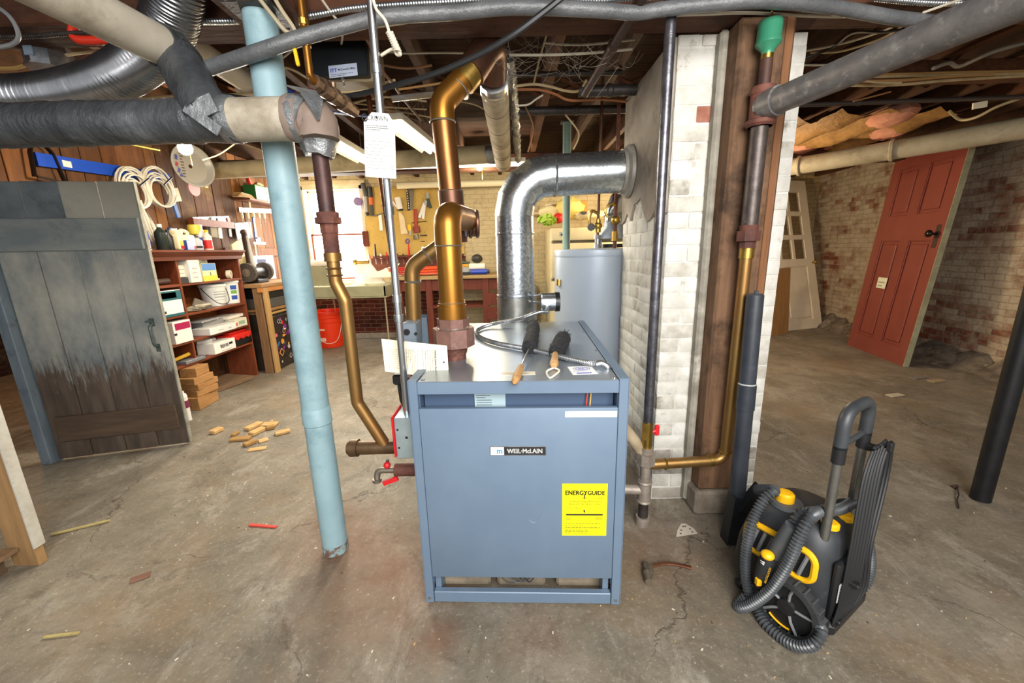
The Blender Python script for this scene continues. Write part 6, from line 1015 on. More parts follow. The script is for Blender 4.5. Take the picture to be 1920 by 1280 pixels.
b = B(); b.bx((-2.32, 6.9, 1.42), (-.8, 7.09, 1.45), .003); solo('tool_ledge', b, wood('#54291c', '#6d3827', 'X', 3, .6, .2), 'dark red ledge of small hand tools below the pegboard', 'ledge')
b = B(); b.bx((-2.4, 7.04, 1.2), (-.77, 7.098, 1.42)); solo('back_board', b, wood('#5d2f1f', '#74402b', 'X', 3, .6, .2), 'dark board on the end wall under the tool ledge', 'board')
b = B(); b.bx((-2.43, 7.05, 1.46), (-.78, 7.098, 2.58), .003); b.m = 1; rnd = random.Random(3)
for i in range(26): q = (rnd.uniform(-2.35, -.9), 7.0495, rnd.uniform(1.55, 2.5)); b.cyl(q, (q[0], 7.049, q[2]), .007, seg=6)
pg_ = solo('pegboard', b, [mat('#cfae5c', .6, 0, '#c09e4c', 3, c3='#b08f42', s3=2.5), mat('#6e5422', .8)], 'mustard yellow pegboard hung with hand tools', 'pegboard')
YT = 7.02
def tool(name, lab, parts_, cat='tool', group=None):
    q = P(*parts_[0][1], YT); t = thing(name, lab, cat, q, None, group)
    for nm, c0_, c1_, w_, m_ in parts_: b = B(); a, c = P(*c0_, YT), P(*c1_, YT); b.tube([a, c], w_ * .0098, 8, flat=.5, up=(1, 0, 0)); part(nm, b, m_, t)
    return t
orn = mat('#d8602a', .4); pur = mat('#6d568f', .4)
k = P(672, 378, YT); b = B(); b.cyl(k, k + V((0, -.04, 0)), .07, seg=18); solo('purple_tape', b, pur, 'purple tape roll hanging beside the window casing', 'tape')
tool('keyhole_saw', 'grey bladed saw with dark grip at the window end of the pegboard', [('handle', (680, 343), (686, 368), 4, dgry), ('blade', (684, 368), (687, 398), 3, lgry), ('tip', (687, 398), (690, 404), 3, black)])
tool('box_cutter', 'black and orange cutter hanging second from the window casing', [('grip', (693, 350), (695, 370), 4, black), ('collar', (695, 370), (696, 384), 3.4, orn), ('blade', (696, 384), (698, 404), 3, dgry)])
b = B(); b.tube(fillet([P(702, 404, YT), P(712, 402, YT), P(722, 398, YT), P(722, 384, YT), P(716, 386, YT)], .03), .012, 7); solo('hacksaw', b, mat('#7d7a6a', .5, .5), 'hacksaw frame behind the slender copper tube', 'saw')
b = B(); b.bx(P(712, 432, YT), P(715, 402, YT) + V((0, .02, 0))); solo('white_rule', b, white, 'narrow white rule behind the slender copper tube', 'rule'); b = B(); b.bx(P(720, 413, YT), P(726, 390, YT) + V((0, .02, 0))); solo('cream_square', b, cardm, 'cream scraper behind the steel conduit', 'scraper')
tool('caulking_gun', 'white caulking gun hanging just past the steel conduit', [('frame', (745, 370), (750, 392), 5, white), ('rod', (736, 378), (748, 392), 1.6, white), ('slot', (747, 374), (750, 386), 1.6, black), ('cap', (744, 393), (756, 393), 1.4, black)])
b = B(); b.prism([P(747, 397, YT), P(752, 399, YT), P(758, 408, YT), P(760, 424, YT), P(765, 438, YT), P(752, 439, YT)], (0, .03, 0)); solo('wood_float', b, mat('#ead9b4', .6, 0, '#d6c294', 5), 'pale wooden float hanging below the caulking gun', 'float')
b = B(); b.prism([P(761, 350, YT), P(764, 350, YT), P(769, 394, YT), P(764, 395, YT)], (0, .02, 0)); b.m = 1
for j in range(9): b.bx(P(761.6 + .5 * j, 352 + 4.6 * j, YT - .004), P(763.4 + .5 * j, 354.4 + 4.6 * j, YT - .002))
solo('framing_square', b, [black, white], 'black and white checked rule on the pegboard', 'rule'); b = B(); b.prism([P(768, 350, YT), P(775, 350, YT), P(774, 392, YT), P(769, 393, YT)], (0, .02, 0)); solo('steel_square', b, mat('#7b7568', .5, .5), 'dark steel blade hanging beside the checked rule', 'rule')
tool('pipe_wrench', 'red pipe wrench hanging low on the pegboard', [('handle', (779, 392), (780, 424), 3.2, mat('#a53a22', .5)), ('jaw', (780, 424), (782, 436), 6, mat('#8c3322', .5)), ('hook_jaw', (779, 440), (781, 448), 5, mat('#7c715f', .4, .6))], 'wrench')
tool('white_pliers', 'white handled pliers spread open near the copper header', [('handle', (796, 380), (786, 408), 2.4, white), ('handle', (796, 384), (793, 410), 2.4, white), ('jaw', (799, 376), (797, 384), 3, lgry)], 'pliers')
tool('black_pliers', 'black handled pliers partly behind the copper header', [('jaw', (801, 362), (802, 372), 3, lgry), ('handle', (802, 372), (808, 390), 2.4, mat('#33433c', .5)), ('handle', (802, 372), (804, 388), 2.4, mat('#33433c', .5))], 'pliers')
tool('yellow_chisel', 'yellow handled chisel hanging beside the red pipe wrench', [('handle', (767, 421), (769, 432), 3.4, mat('#efc02a', .4)), ('blade', (769, 432), (770, 441), 2, lgry)], 'chisel')
k = P(764, 452, YT); b = B(); b.tube([k + V((.03 * math.cos(a * PI / 9), 0, .03 * math.sin(a * PI / 9))) for a in range(18)], .012, 8, closed=True); solo('purple_ring', b, pur, 'purple ring hung alone on the lower pegboard', 'ring')
b = B(); b.bx(P(681, 462, YT), P(689, 433, YT) + V((0, .03, 0)), .004); solo('brown_block', b, rw, 'brown wooden block fixed beside the window casing', 'block')
b = B(); b.tube([P(772, 418, YT + .01), P(800, 414, YT + .01)], .006, 6); solo('thin_rod', b, black, 'thin dark rod laid across pegs behind the pipe wrench', 'rod')
b = B(); b.lines(P(788, 443, 7.047), (1, 0, 0), (0, 0, 1), .13, .03, 1, 8, .9); b.lines(P(789, 453, 7.047), (1, 0, 0), (0, 0, 1), .12, .01, 1, 9, .9); part('marker_scribble', b, ink, pg_)
for o_ in [x for x in bpy.data.objects if x.name.startswith('marker_scribble')]: pass
rnd = random.Random(31); labs = ('orange handled awl', 'black screwdriver', 'white handled gouge', 'red screwdriver', 'small yellow knife', 'brown chisel', 'tall black punch', 'red plumb tool', 'pale file', 'yellow driver', 'black clamp', 'white marker'); cc = [orn, black, white, redp, yel, rw, black, redp, lgry, yel, black, white]
for i in range(12):
    x = 694 + i * 10.5; h = rnd.uniform(8, 20) if i not in (7, 1) else 28; a, c = P(x, 485, 6.96), P(x - 1.5, 485 - h, 6.96); t = thing('hand_tool', labs[i] + ' stuck upright in the dark red ledge', 'tool', a); b = B(); b.tube([a, a.lerp(c, .5), c], [.02, .018, .009], 9); part('handle', b, cc[i], t); b = B(); b.cyl(a - V((0, 0, .09)), a, .006, seg=6); part('shank', b, steel, t)
# coiled orange cord and tools on the bench
for k, (nm, x, y, n, m_) in enumerate((('orange air hose coiled on the tool bench behind the equalizer leg', 800, 505, 6, mat('#e0582e', .4)), ('red cord coil heaped by the steel conduit on the tool bench', 752, 508, 4, mat('#c2362c', .4)))):
    q = P(x, y, 6.55); q.z = zt4; b = B(); pts = []
    for i in range(n * 18): a_ = i * 2 * PI / 18; u = i / (n * 18); g = 1 - .35 * ((u * 3) % 1); pts.append(q + V((.32 * g * math.cos(a_), .13 * g * math.sin(a_), .02 + .12 * u)))
    b.tube(pts, .015, 7); solo('coiled_hose', b, m_, nm, 'hose')
q = P(715, 520, 6.45); q.z = zt4; b = B(); b.prism([q + V((-.25, -.1, .005)), q + V((.2, -.1, .005)), q + V((.28, .1, .2)), q + V((.0, .1, .05))], (0, .02, .01)); solo('paper_bag', b, mat('#e4d6ae', .8), 'tan paper bag slumped at the sink end of the tool bench', 'bag')
q = P(895, 500, 6.5); q.z = zt4; t = thing('bench_scale', 'white pan tool with black dial and blue barrel on the tool bench', 'tool', q); b = B(); b.bx(q + V((-.13, -.08, .09)), q + V((.13, .08, .18)), .02, seg=2); part('white_pan', b, mat('#f0ead6', .4), t); b = B(); b.cyl(q + V((-.1, -.1, .05)), q + V((.16, -.1, .05)), .04, seg=16); part('blue_barrel', b, mat('#2743b5', .35), t); b = B(); b.cyl(q + V((.16, -.1, .05)), q + V((.2, -.1, .05)), .03, seg=12); b.sph(q + V((0, 0, .25)), .09, (1, .8, .8)); part('black_dial', b, mat('#3b3834', .5, .3), t)
q = P(868, 500, 6.6); q.z = zt4; b = B(); b.bx(q + V((-.12, -.06, .12)), q + V((.1, .06, .17)), .01); b.m = 1; b.bx(q + V((-.12, -.07, .0)), q + V((.12, .07, .12)), .008); b.m = 2; b.cyl(q + V((-.1, 0, .2)), q + V((.12, 0, .19)), .03, .015, 10); b.cyl(q + V((-.1, 0, .2)), q + V((-.11, 0, .36)), .03, .02, 10); solo('drill_kit', b, [mat('#d89f2e', .5), lgry, mat('#2f4a40', .4)], 'green cordless drill on a yellow box beside the white pan', 'drill')
q = P(878, 522, 6.4); q.z = zt4; b = B(); b.bx(q + V((-.1, -.04, .002)), q + V((.03, .04, .05)), .003); solo('dark_box', b, black, 'small dark box at the front of the tool bench', 'box')
q = F(775, 632); b = B(); q = V((q.x, 6.6, 0)); b.bx(q + V((-.1, -.1, 0)), q + V((.4, .25, .45)), .01); solo('blue_crate', b, mat('#6f87a5', .5), 'blue-grey crate under the tool bench', 'crate'); b = B(); b.sph(q + V((.05, .05, .535)), .12, (1.5, 1, .7)); b.jitter(.012, 3); solo('white_bag', b, mat('#dcd6c6', .7), 'scrunched white bag on the blue-grey crate', 'bag')
# ---- refrigerator
rf = thing('refrigerator', 'old cream refrigerator with chrome trim behind the water heater', 'refrigerator', (1.15, 6.35, 0)); cm_ = mat('#e6dab4', .35, 0, '#dccfa6', 3); fx0, fx1, fy0, fz = .6, 1.95, 6.0, 1.8
b = B(); b.bx((fx0, fy0 + .05, .02), (fx1, 6.9, fz), .02, seg=2); part('body', b, cm_, rf)
for z0_, z1_, nm in ((1.62, 1.785, 'top_panel'), (1.08, 1.58, 'freezer_door'), (.1, 1.03, 'fridge_door')):
    b = B(); b.bx((fx0 + .015, fy0, z0_), (fx1 - .015, fy0 + .05, z1_), .012, seg=2); o = part(nm, b, cm_, rf)
    if nm != 'top_panel': b = B(); b.bx((.93, fy0 - .03, z1_ - .4), (.955, fy0, z1_ - .16), .004); part('door_handle', b, steel, o)
    else: b = B(); b.bx((.73, fy0 - .003, 1.68), (.86, fy0, 1.74)); b.m = 1; b.bx((.75, fy0 - .005, 1.69), (.86, fy0 - .002, 1.715)); part('badge', b, [lgry, black], o)
b = B()
for z in (1.6, 1.055): b.bx((fx0 + .01, fy0 + .02, z - .012), (fx1 - .01, fy0 + .04, z - .006)); b.bx((fx0 + .01, fy0 + .02, z + .004), (fx1 - .01, fy0 + .04, z + .01))
part('chrome_trim', b, mat('#5d5646', .4, .5), rf)
def blob(name, lab, cat, x, y, Yq, r, sc, m, seed=1, j=.01): q = P(x, y, Yq); b = B(); b.sph(q, r, sc, 16); b.jitter(j, seed); return solo(name, b, m, lab, cat)
o = blob('red_ball', 'red round bag on top of the cream refrigerator', 'ball', 1047, 409, 6.2, .08, (1, 1, .95), redp, 1, .002); blob('yellow_bag', 'crumpled yellow bag heaped on the cream refrigerator', 'bag', 1068, 390, 6.35, .17, (1.3, .8, .9), mat('#ecd878', .6), 2, .02); blob('cream_bag', 'crumpled cream paper bag on the cream refrigerator beside the red ball', 'bag', 1038, 397, 6.4, .14, (1.6, .8, .6), mat('#e9dcae', .7), 3, .02); blob('paper_heap', 'heap of pale papers on the cream refrigerator near the heater vent', 'papers', 1110, 404, 6.25, .16, (1.7, .8, .35), mat('#d9caa0', .7), 4, .02); blob('green_leaf_bunch', 'bright green artificial sprig hanging off the cream refrigerator', 'plant', 1026, 412, 6.1, .09, (1.5, .7, .7), mat('#9fc03e', .6), 5, .035)
q = P(1085, 380, 6.5); b = B(); b.bx(q + V((-.09, -.1, -.16)), q + V((.12, .1, .02)), .006); b.m = 1; b.bx(q + V((-.16, -.12, -.2)), q + V((.14, .12, -.165)), .004); solo('carton_pile', b, [mat('#c9923f', .6), mat('#efe3c0', .6)], 'tan carton on a white book atop the cream refrigerator', 'box'); q = P(1033, 388, 6.6); b = B(); b.lathe([(.05, 0), (.085, .06), (.09, .1)], q - V((0, 0, .06)), seg=20); solo('cream_bowl', b, mat('#eddfc4', .5), 'cream bowl on the wall shelf behind the refrigerator', 'bowl'); q = P(1098, 403, 6.2); b = B(); b.box(q, (.16, .1, .04), Mx.Rotation(.5, 3, 'Y')); b.m = 1; b.box(q + V((.02, -.06, .02)), (.03, .01, .04)); solo('dark_packet', b, [dgry, lgry], 'dark packet among the papers on the refrigerator', 'packet'); b = B(); q = P(1040, 398, 6.85); b.bx(q + V((-.35, -.1, -.03)), q + V((1.3, .2, .0)), .003); solo('rear_shelf', b, mat('#efe2b8', .5), 'cream wall shelf behind the things on the refrigerator', 'shelf')
b = B(); q = F(1000, 640); b.bx((.1, 6.9, .0), (.45, 7.08, .9), .004); solo('grey_panel', b, mat('#9a948a', .7, 0, '#7d776c', 4), 'grey panel standing between tool bench and refrigerator', 'panel')
# ================================================================ leaning doors
def panel_door(name, lab, bl, br, tr, tl, th, m, edge_m, panels, glass=None):
    """a loose door given by its four front corners; panels = (u0, v0, u1, v1) sunk fields"""
    bl, br, tr, tl = map(V, (bl, br, tr, tl)); x = (br - bl); W = x.length; x.normalize(); up = (tl - bl); H = up.length; z = (up - x * up.dot(x)).normalized(); n = x.cross(z); ins = -n
    if n.dot(EYE - bl) < 0: ins = n
    f = frame(x, -n if ins == n else n, z) if False else frame(x, ins, z)
    t = thing(name, lab, 'door', bl, f, None, 'thing'); b = B()
    us = sorted({0, 1, *[q for p in panels for q in (p[0], p[2])], *([q for p in (glass or []) for q in (p[0], p[2])])}); vs_ = sorted({0, 1, *[q for p in panels for q in (p[1], p[3])], *([q for p in (glass or []) for q in (p[1], p[3])])})
    inside = lambda u, v, L_: any(p[0] < u < p[2] and p[1] < v < p[3] for p in L_)
    for u0, u1 in zip(us, us[1:]):
        for v0, v1 in zip(vs_, vs_[1:]):
            u, v = (u0 + u1) / 2, (v0 + v1) / 2
            if glass and inside(u, v, glass): continue
            d = .022 if inside(u, v, panels) else 0
            b.bx((u0 * W, d, v0 * H), (u1 * W, th, v1 * H))
    lp('stile_frame', b, m, t, smooth=False)
    for p in panels:
        b = B(); g = .028; b.box(((p[0] + p[2]) / 2 * W, .016, (p[1] + p[3]) / 2 * H), ((p[2] - p[0]) * W - 2 * g * 1.6, .022, (p[3] - p[1]) * H - 2 * g * 1.6), None, .009); lp('raised_panel', b, m, t)
        b = B()
        for a0, a1 in (((p[0] * W, p[1] * H), (p[2] * W, p[1] * H + .012)), ((p[0] * W, p[3] * H - .012), (p[2] * W, p[3] * H)), ((p[0] * W, p[1] * H), (p[0] * W + .012, p[3] * H)), ((p[2] * W - .012, p[1] * H), (p[2] * W, p[3] * H))): b.bx((a0[0], .006, a0[1]), (a1[0], .02, a1[1]), .003)
        lp('moulding', b, m, t)
    return t, W, H
rdm = mat('#87453a', .33, 0, '#7d3d33', 4, stretch=(1, 1, .5), bump=.1, rvar=.06, coat=.15)
bl, br = F(1588, 646), F(1693, 687); tl, tr = PX(1690, 293, 5.2), PX(1832, 277, 5.17)
t, W_, H_ = panel_door('panel_door', 'brick red four-panel door leaning against the flaking brick wall', bl, br, tr, tl, .055, rdm, rdm, [(.13, .08, .43, .58), (.57, .08, .87, .58), (.13, .7, .43, .93), (.57, .7, .87, .93)])
b = B(); b.bx((W_ - .002, -.002, 0), (W_ + .004, .058, H_)); lp('edge_strip', b, mat('#a9a482', .6, 0, '#8f8b6c', 9), t, 'pale olive door edge')
b = B(); b.bx((W_ * .90, -.006, H_ * .545), (W_ * .955, 0, H_ * .645), .004); lk = lp('lock_plate', b, mat('#4f3a33', .5, .4), t); b = B(); b.cyl((W_ * .93, -.006, H_ * .605), (W_ * .93, -.075, H_ * .605), .014, seg=12); b.sph((W_ * .93, -.085, H_ * .605), .042, (1, .75, 1)); o = lp('door_knob', b, mat('#2b2422', .2, .6), lk)
b = B(); b.bx((W_ * .255, -.0025, H_ * .34), (W_ * .41, 0, H_ * .395)); b.m = 1; b.lines((W_ * .28, -.003, H_ * .35), (1, 0, 0), (0, 0, 1), W_ * .11, H_ * .035, 2, 3, .35); lp('paper_note', b, [mat('#dfe0c6', .6), mat('#8c9a7c', .7)], t, smooth=False)
wdm = mat('#ecdcc0', .5, 0, '#e2d0b2', 4); bl, br = F(1468, 621), F(1542, 613); tl, tr = P(1478, 326, 7.02), P(1508, 322, 7.0)
pan = [(.2, .06, .8, .42)]; gl_ = [(.2, .47 + .16 * k, .47, .6 + .16 * k) for k in range(3)] + [(.53, .47 + .16 * k, .8, .6 + .16 * k) for k in range(3)]
tr = P(1506, 322, 7.8); tr = br + (tr - br) * .94; tl = tr + (bl - br)
t, W_, H_ = panel_door('glazed_door', 'cream half-glazed door leaning in the corner behind the chimney', bl, br, tr, tl, .05, wdm, wdm, pan, gl_)
b = B(); b.bx((W_ * .2, .02, H_ * .47), (W_ * .8, .025, H_ * .92)); gm_, tt_, pp_ = new_mat('glass'); pp_.inputs['Transmission Weight'].default_value = 1; pp_.inputs['Roughness'].default_value = .05; lp('pane', b, gm_, t)
b = B(); b.cyl((W_ * .93, 0, H_ * .44), (W_ * .93, -.05, H_ * .44), .012, seg=10); b.sph((W_ * .93, -.06, H_ * .44), .032); lp('door_knob', b, brass, t)
b = B(); a, c = F(1440, 632), F(1478, 624); b.prism([a, c, c + V((-.02, .12, 1.1)), a + V((-.02, .12, 1.1))], (0, .02, 0)); solo('plywood_sheet', b, mat('#b98a52', .7, 0, '#a87a44', 4, stretch=(3, 3, .6)), 'tan plywood sheet half hidden between chimney and cream door', 'board')
# ================================================================ steam cleaner
ax_, fw_ = V((.86, .51, 0)).normalized(), V((-.51, .86, 0)).normalized(); O_ = V((1.275, 1.362, 0)); MS = frame(ax_, fw_, (0, 0, 1))
sc = thing('steam_cleaner', 'black and yellow wheeled steam cleaner wrapped in ribbed hose', 'cleaner', O_, MS)
bk_ = mat('#26282a', .5, 0, '#33363a', 4, bump=.08, c3='#55585a', s3=3, t3=(.55, .75)); bk2 = mat('#1c1d1f', .45); dgr = mat('#4a4d50', .5, 0, '#5a5d60', 6); ylw = mat('#f0b513', .38)
def sect(b, z, u0, u1, v0, v1, r, n=6):
    out = []
    for cu, cv, a0 in ((u1 - r, v1 - r, 0), (u0 + r, v1 - r, PI / 2), (u0 + r, v0 + r, PI), (u1 - r, v0 + r, 1.5 * PI)):
        for k in range(n + 1): a = a0 + k * PI / 2 / n; out.append(b.bm.verts.new(V((cu + r * math.cos(a), cv + r * math.sin(a), z))))
    return out
b = B(); prof = [(.075, -.19, .11, -.05, .29, .05), (.1, -.205, .125, -.06, .31, .07), (.25, -.205, .125, -.06, .30, .08), (.36, -.2, .12, -.055, .275, .09), (.42, -.185, .105, -.045, .25, .09), (.455, -.155, .075, -.02, .215, .08), (.47, -.11, .03, .02, .17, .06)]
rs = [sect(b, *q) for q in prof]; [b.bridge(a, c) for a, c in zip(rs, rs[1:])]; b._f(rs[0][::-1]); b._f(rs[-1]); lp('body_shell', b, bk_, sc, angle=50)
b = B(); b.bx((-.17, -.075, .1), (.1, -.05, .36), .012, seg=2); b.bx((-.19, -.09, .06), (.12, .02, .12), .015); lp('back_plate', b, bk2, sc)
# yellow framed vent on the flank
b = B(); 
def ring_uv(u, cv, cz, hv, hz, r, n=6): return [V((u, cv + s[0] * (hv - r) + r * math.cos(s[2] + k * PI / 2 / n), cz + s[1] * (hz - r) + r * math.sin(s[2] + k * PI / 2 / n))) for s in ((1, 1, 0), (-1, 1, PI / 2), (-1, -1, PI), (1, -1, 1.5 * PI)) for k in range(n + 1)]
cv_, cz_ = .115, .31
b.tube(ring_uv(-.206, cv_, cz_, .125, .062, .04), .0125, 8, closed=True); lp('vent_frame', b, ylw, sc)
b = B(); b.bx((-.209, cv_ - .115, cz_ - .052), (-.2, cv_ + .115, cz_ + .052)); lp('vent_recess', b, bk2, sc)
b = B()
for k in range(7): v = cv_ - .09 + .03 * k; b.tube([(-.212, v + .01, cz_ - .045), (-.214, v, cz_), (-.212, v - .01, cz_ + .045)], .0075, 8)
lp('vent_slat', b, mat('#76787a', .45), sc)
b = B(); b.lathe([(.03, 0), (.034, .005), (.033, .038), (.026, .045), (0, .046)], (-.1, .16, .462), seg=22, caps=False); lp('filler_cap', b, ylw, sc, 'yellow round cap')
for (u, v) in ((-.1, .0), (.0, -.01)): b = B(); b.lathe([(.03, 0), (.03, .016), (.022, .022), (0, .022)], (u, v, .45), seg=18, caps=False); lp('yellow_knob', b, ylw, sc)
b = B(); b.lathe([(.06, 0), (.055, .015), (.0, .018)], (-.1, .15, .455), seg=24, caps=False); lp('cap_seat', b, dgr, sc)
# wheels
def wheel(u, s):
    b = B(); zc, vc, r = .122, .045, .12; d = V((s, 0, 0)); c = V((u, vc, zc))
    b.lathe([(r * .80, .026), (r * .97, .024), (r, .012), (r, -.012), (r * .97, -.024), (r * .80, -.026)], c, d, 44, caps=False); w = lp('wheel', b, mat('#1f2022', .8, 0, '#2e3032', 12), sc)
    b = B()
    for k in range(22): a = k * 2 * PI / 22; b.box(c + V((0, r * .985 * math.cos(a), r * .985 * math.sin(a))), (.044, .02, .008), Mx.Rotation(a + .5, 3, 'X'), .002)
    lp('tread', b, mat('#3a3c3e', .8), w)
    b = B(); b.cyl(c - d * .012, c + d * .004, r * .82, seg=36); b.lathe([(.034, .0), (.03, .014), (.0, .016)], c + d * .004, d, 20, caps=False); lp('hub_disc', b, bk2, w)
    b = B()
    for k in range(5): a = k * 2 * PI / 5 + .5; y = V((0, math.cos(a), math.sin(a))); b.tube([c + d * .008 + y * .03, c + d * .010 + y * .06 + V((0, .004, 0)), c + d * .008 + y * .105], .0055, 6)
    lp('spoke', b, mat('#8b8d8f', .4, .2), w)
    b = B()
    for a0 in (.3, 2.4, 4.5): b.tube([c + d * .008 + V((0, math.cos(a0 + k * .12), math.sin(a0 + k * .12))) * r * .78 for k in range(8)], .004, 6)
    lp('yellow_arc', b, ylw, w)
wheel(-.235, -1); wheel(.13, 1)
b = B(); b.cyl((-.22, .045, .122), (.12, .045, .122), .014, seg=10); lp('axle', b, steel, sc)
for u in (-.17, .09): b = B(); b.cyl((u, .25, .03), (u, .25, .1), .018, seg=10); b.sph((u, .25, .03), .029); lp('caster', b, bk2, sc)
# telescopic handle
hu0, hu1, hv = -.15, .06, -.005
for u in (hu0, hu1): b = B(); b.cyl((u, hv, .33), (u, hv, .745), .0155, seg=16); lp('handle_tube', b, mat('#8f8f8b', .32, .8, '#7d7d79', 10), sc); b = B(); b.cyl((u, hv, .735), (u, hv, .80), .021, seg=16); b.cyl((u, hv, .25), (u, hv, .345), .024, seg=16); lp('tube_sleeve', b, bk2, sc)
b = B(); b.tube(fillet([(hu0, hv, .79), (hu0, hv, .93), (hu1, hv, .93), (hu1, hv, .79)], .07, 8), .021, 16); b.cyl((hu0, hv, .80), (hu1, hv, .80), .011, seg=12); lp('grip', b, mat('#303336', .45, 0, '#3c4043', 9), sc)
b = B(); b.bx((hu1 - .012, hv - .075, .73), (hu1 + .02, hv + .02, .755), .005); b.bx((hu1 - .01, hv - .085, .75), (hu1 + .018, hv - .065, .785), .004); b.bx((-.13, -.12, .27), (-.1, -.07, .29), .004); b.bx((-.17, -.10, .115), (-.14, -.07, .135), .004); b.bx((.02, -.095, .115), (.05, -.07, .135), .004); lp('cord_hook', b, bk2, sc)
b = B(); b.bx((-.165, -.079, .2), (-.13, -.075, .28), .002); b.m = 1; b.lines((-.16, -.0795, .21), (1, 0, 0), (0, 0, 1), .025, .06, 5, 3, .4); lp('rating_sticker', b, [lgry, ink], sc, smooth=False)
for u, v in ((.12, .0), ): b = B(); b.bx((.11, -.05, .04), (.14, .2, .14), .01); lp('side_skirt', b, bk2, sc)
# mains cable hung in long loops
b = B(); rnd = random.Random(4)
for k in range(6):
    o_ = (k - 2.5) * .014; s = rnd.uniform(-.01, .01); top = .765 + rnd.uniform(-.01, .012)
    b.tube(spline([(hu1 - .03 + o_, hv - .05 - .004 * k, top), (hu1 - .085 + o_ * 1.2, hv - .055 - .004 * k, .66 + s), (-.095 + o_ * 1.1, -.08 - .004 * k, .40), (-.13 + o_ * .8, -.085 - .004 * k, .2), (-.155 + o_ * .6, -.082, .12 + s), (-.12 + o_ * .6, -.082, .115 + s), (-.07 + o_, -.09 - .005 * k, .22), (-.045 + o_ * 1.3, -.08 - .004 * k, .40), (hu1 - .015 + o_ * 1.8, hv - .055 - .004 * k, .62), (hu1 - .0 + o_ * 1.3, hv - .05 - .004 * k, top)], 7, True), .0056, 7)
lp('mains_cable', b, mat('#1d1e20', .5), sc)
# ribbed hose: one long run
def RP(x, y, u): # point seen at (x, y) on the plane u = const beside the flank
    p0 = O_ + ax_ * u; v = _ray(x, y); return EYE + v * ((p0 - EYE).dot(ax_) / v.dot(ax_))
hm_ = mat('#3d4043', .33, 0, '#4a4d50', 9)
def LW(u, v, z): return O_ + ax_ * u + fw_ * v + V((0, 0, z))
def hose(pts, lab=None): b = ribbed(B(), spline(pts, 9), .021, .0135, .0082, 14); return part('hose', b, hm_, sc)
U = -.262
hose([LW(.02, .24, .40), LW(-.06, .285, .435), RP(1452, 919, -.15), RP(1436, 932, -.19), RP(1420, 956, -.22), RP(1408, 988, -.25), RP(1399, 1035, U), RP(1399, 1085, U), RP(1408, 1122, U), RP(1420, 1145, U), RP(1437, 1172, U - .02), RP(1470, 1200, U - .03), RP(1500, 1212, U - .035), RP(1528, 1206, U - .03), RP(1541, 1186, U + .0), RP(1533, 1168, U + .035)])
hose([LW(.1, .0, .46), LW(.05, -.01, .50), LW(-.06, .0, .505), RP(1505, 962, -.2), RP(1489, 981, -.235)])
hose([LW(-.02, .03, .47), LW(-.1, .03, .50), RP(1522, 968, -.24), RP(1500, 1005, -.285), RP(1478, 1055, -.3), RP(1445, 1105, -.305), RP(1410, 1132, -.305), RP(1388, 1139, -.3), RP(1384, 1133, -.28), RP(1400, 1118, -.265)])
hose([LW(.08, .03, .46), P(1592, 946, 1.45), P(1613, 972, 1.44), P(1628, 1022, 1.43), P(1631, 1068, 1.43), P(1619, 1100, 1.43), P(1600, 1112, 1.43)])
# pistol grip
a, c = RP(1487, 985, -.25), RP(1453, 1040, -.262); b = B(); b.tube([a, a.lerp(c, .3), a.lerp(c, .8), c], [.026, .029, .031, .03], 16); part('hose_grip', b, dgr, sc); e1_, e2_ = RP(1450, 1038, -.265), RP(1428, 1098, -.265); dd = (e2_ - e1_)
b = B(); b.tube([e1_, e1_ + dd * .12, e1_ + dd * .35, e1_ + dd * .8, e2_], [.03, .04, .045, .038, .026], 16, flat=.8); part('trigger_head', b, bk_, sc); q = RP(1439, 1040, -.31); b = B(); b.sph(q, .024, (1, 1, .7)); part('thumb_button', b, ylw, sc); q = RP(1422, 1090, -.30); b = B(); b.box(q, (.02, .02, .03), None, .003); part('yellow_clip', b, ylw, sc)
o_ = RP(1436, 1094, -.315); yv = (RP(1446, 1066, -.315) - o_); xv = V((0, 0, 1)); nx = -ax_; td = yv.normalized(); tu = (td.cross(nx)).normalized(); tu = -tu if tu.dot(V((0, 0, 1))) < 0 else tu; tu2 = nx.cross(td); b = B(); b.text('McCULLOCH', o_, td, tu2, .010, yv.length * 1.0, .02); b.m = 1; q = RP(1432, 1060, -.315); b.prism([q, q + td * .008, q + td * .004 + tu2 * .014], nx * .0006); b.prism([q + td * .009, q + td * .017, q + td * .012 + tu2 * .018], nx * .0006); part('lettering', b, [ylw, white], sc, smooth=False)
# ---- black tube leaning at the post
et = thing('extension_tube', 'black plastic extension tube standing upright against the timber post', 'tube', F(1397, 985)); ft = V((1.135, 1.80, .0)); tp = P(1416, 553, 1.86); dd = tp - ft
b = B(); b.cyl(ft + dd * .06, tp, .0375, seg=28); b.cyl(ft + dd * .56, ft + dd * .66, .0415, seg=28); part('tube', b, mat('#2b2f36', .42, 0, '#363b43', 9, bump=.08, c3='#555a63', s3=18, t3=(.64, .74)), et)
b = B(); b.cyl(tp, tp + dd.normalized() * .006, .036, .03, seg=28); b.box(tp + V((-.002, -.01, .012)), (.016, .01, .02)); part('end_plug', b, mat('#3a3f47', .4), et)
b = B(); b.lathe([(.038, 0), (.041, .006), (.038, .012)], ft + dd * .655, dd, 28); part('joint_ring', b, lgry, et)
b = B(); k = ft; b.prism([k + V((-.06, -.05, 0)), k + V((.05, -.05, 0)), k + V((.045, -.035, .24)), k + V((-.035, -.035, .26))], (0, .07, 0)); b.prism([k + V((-.02, -.06, .2)), k + V((.05, -.06, .17)), k + V((.11, -.06, .3)), k + V((.07, -.06, .34))], (0, .05, 0)); part('floor_nozzle', b, mat('#212326', .45), et)
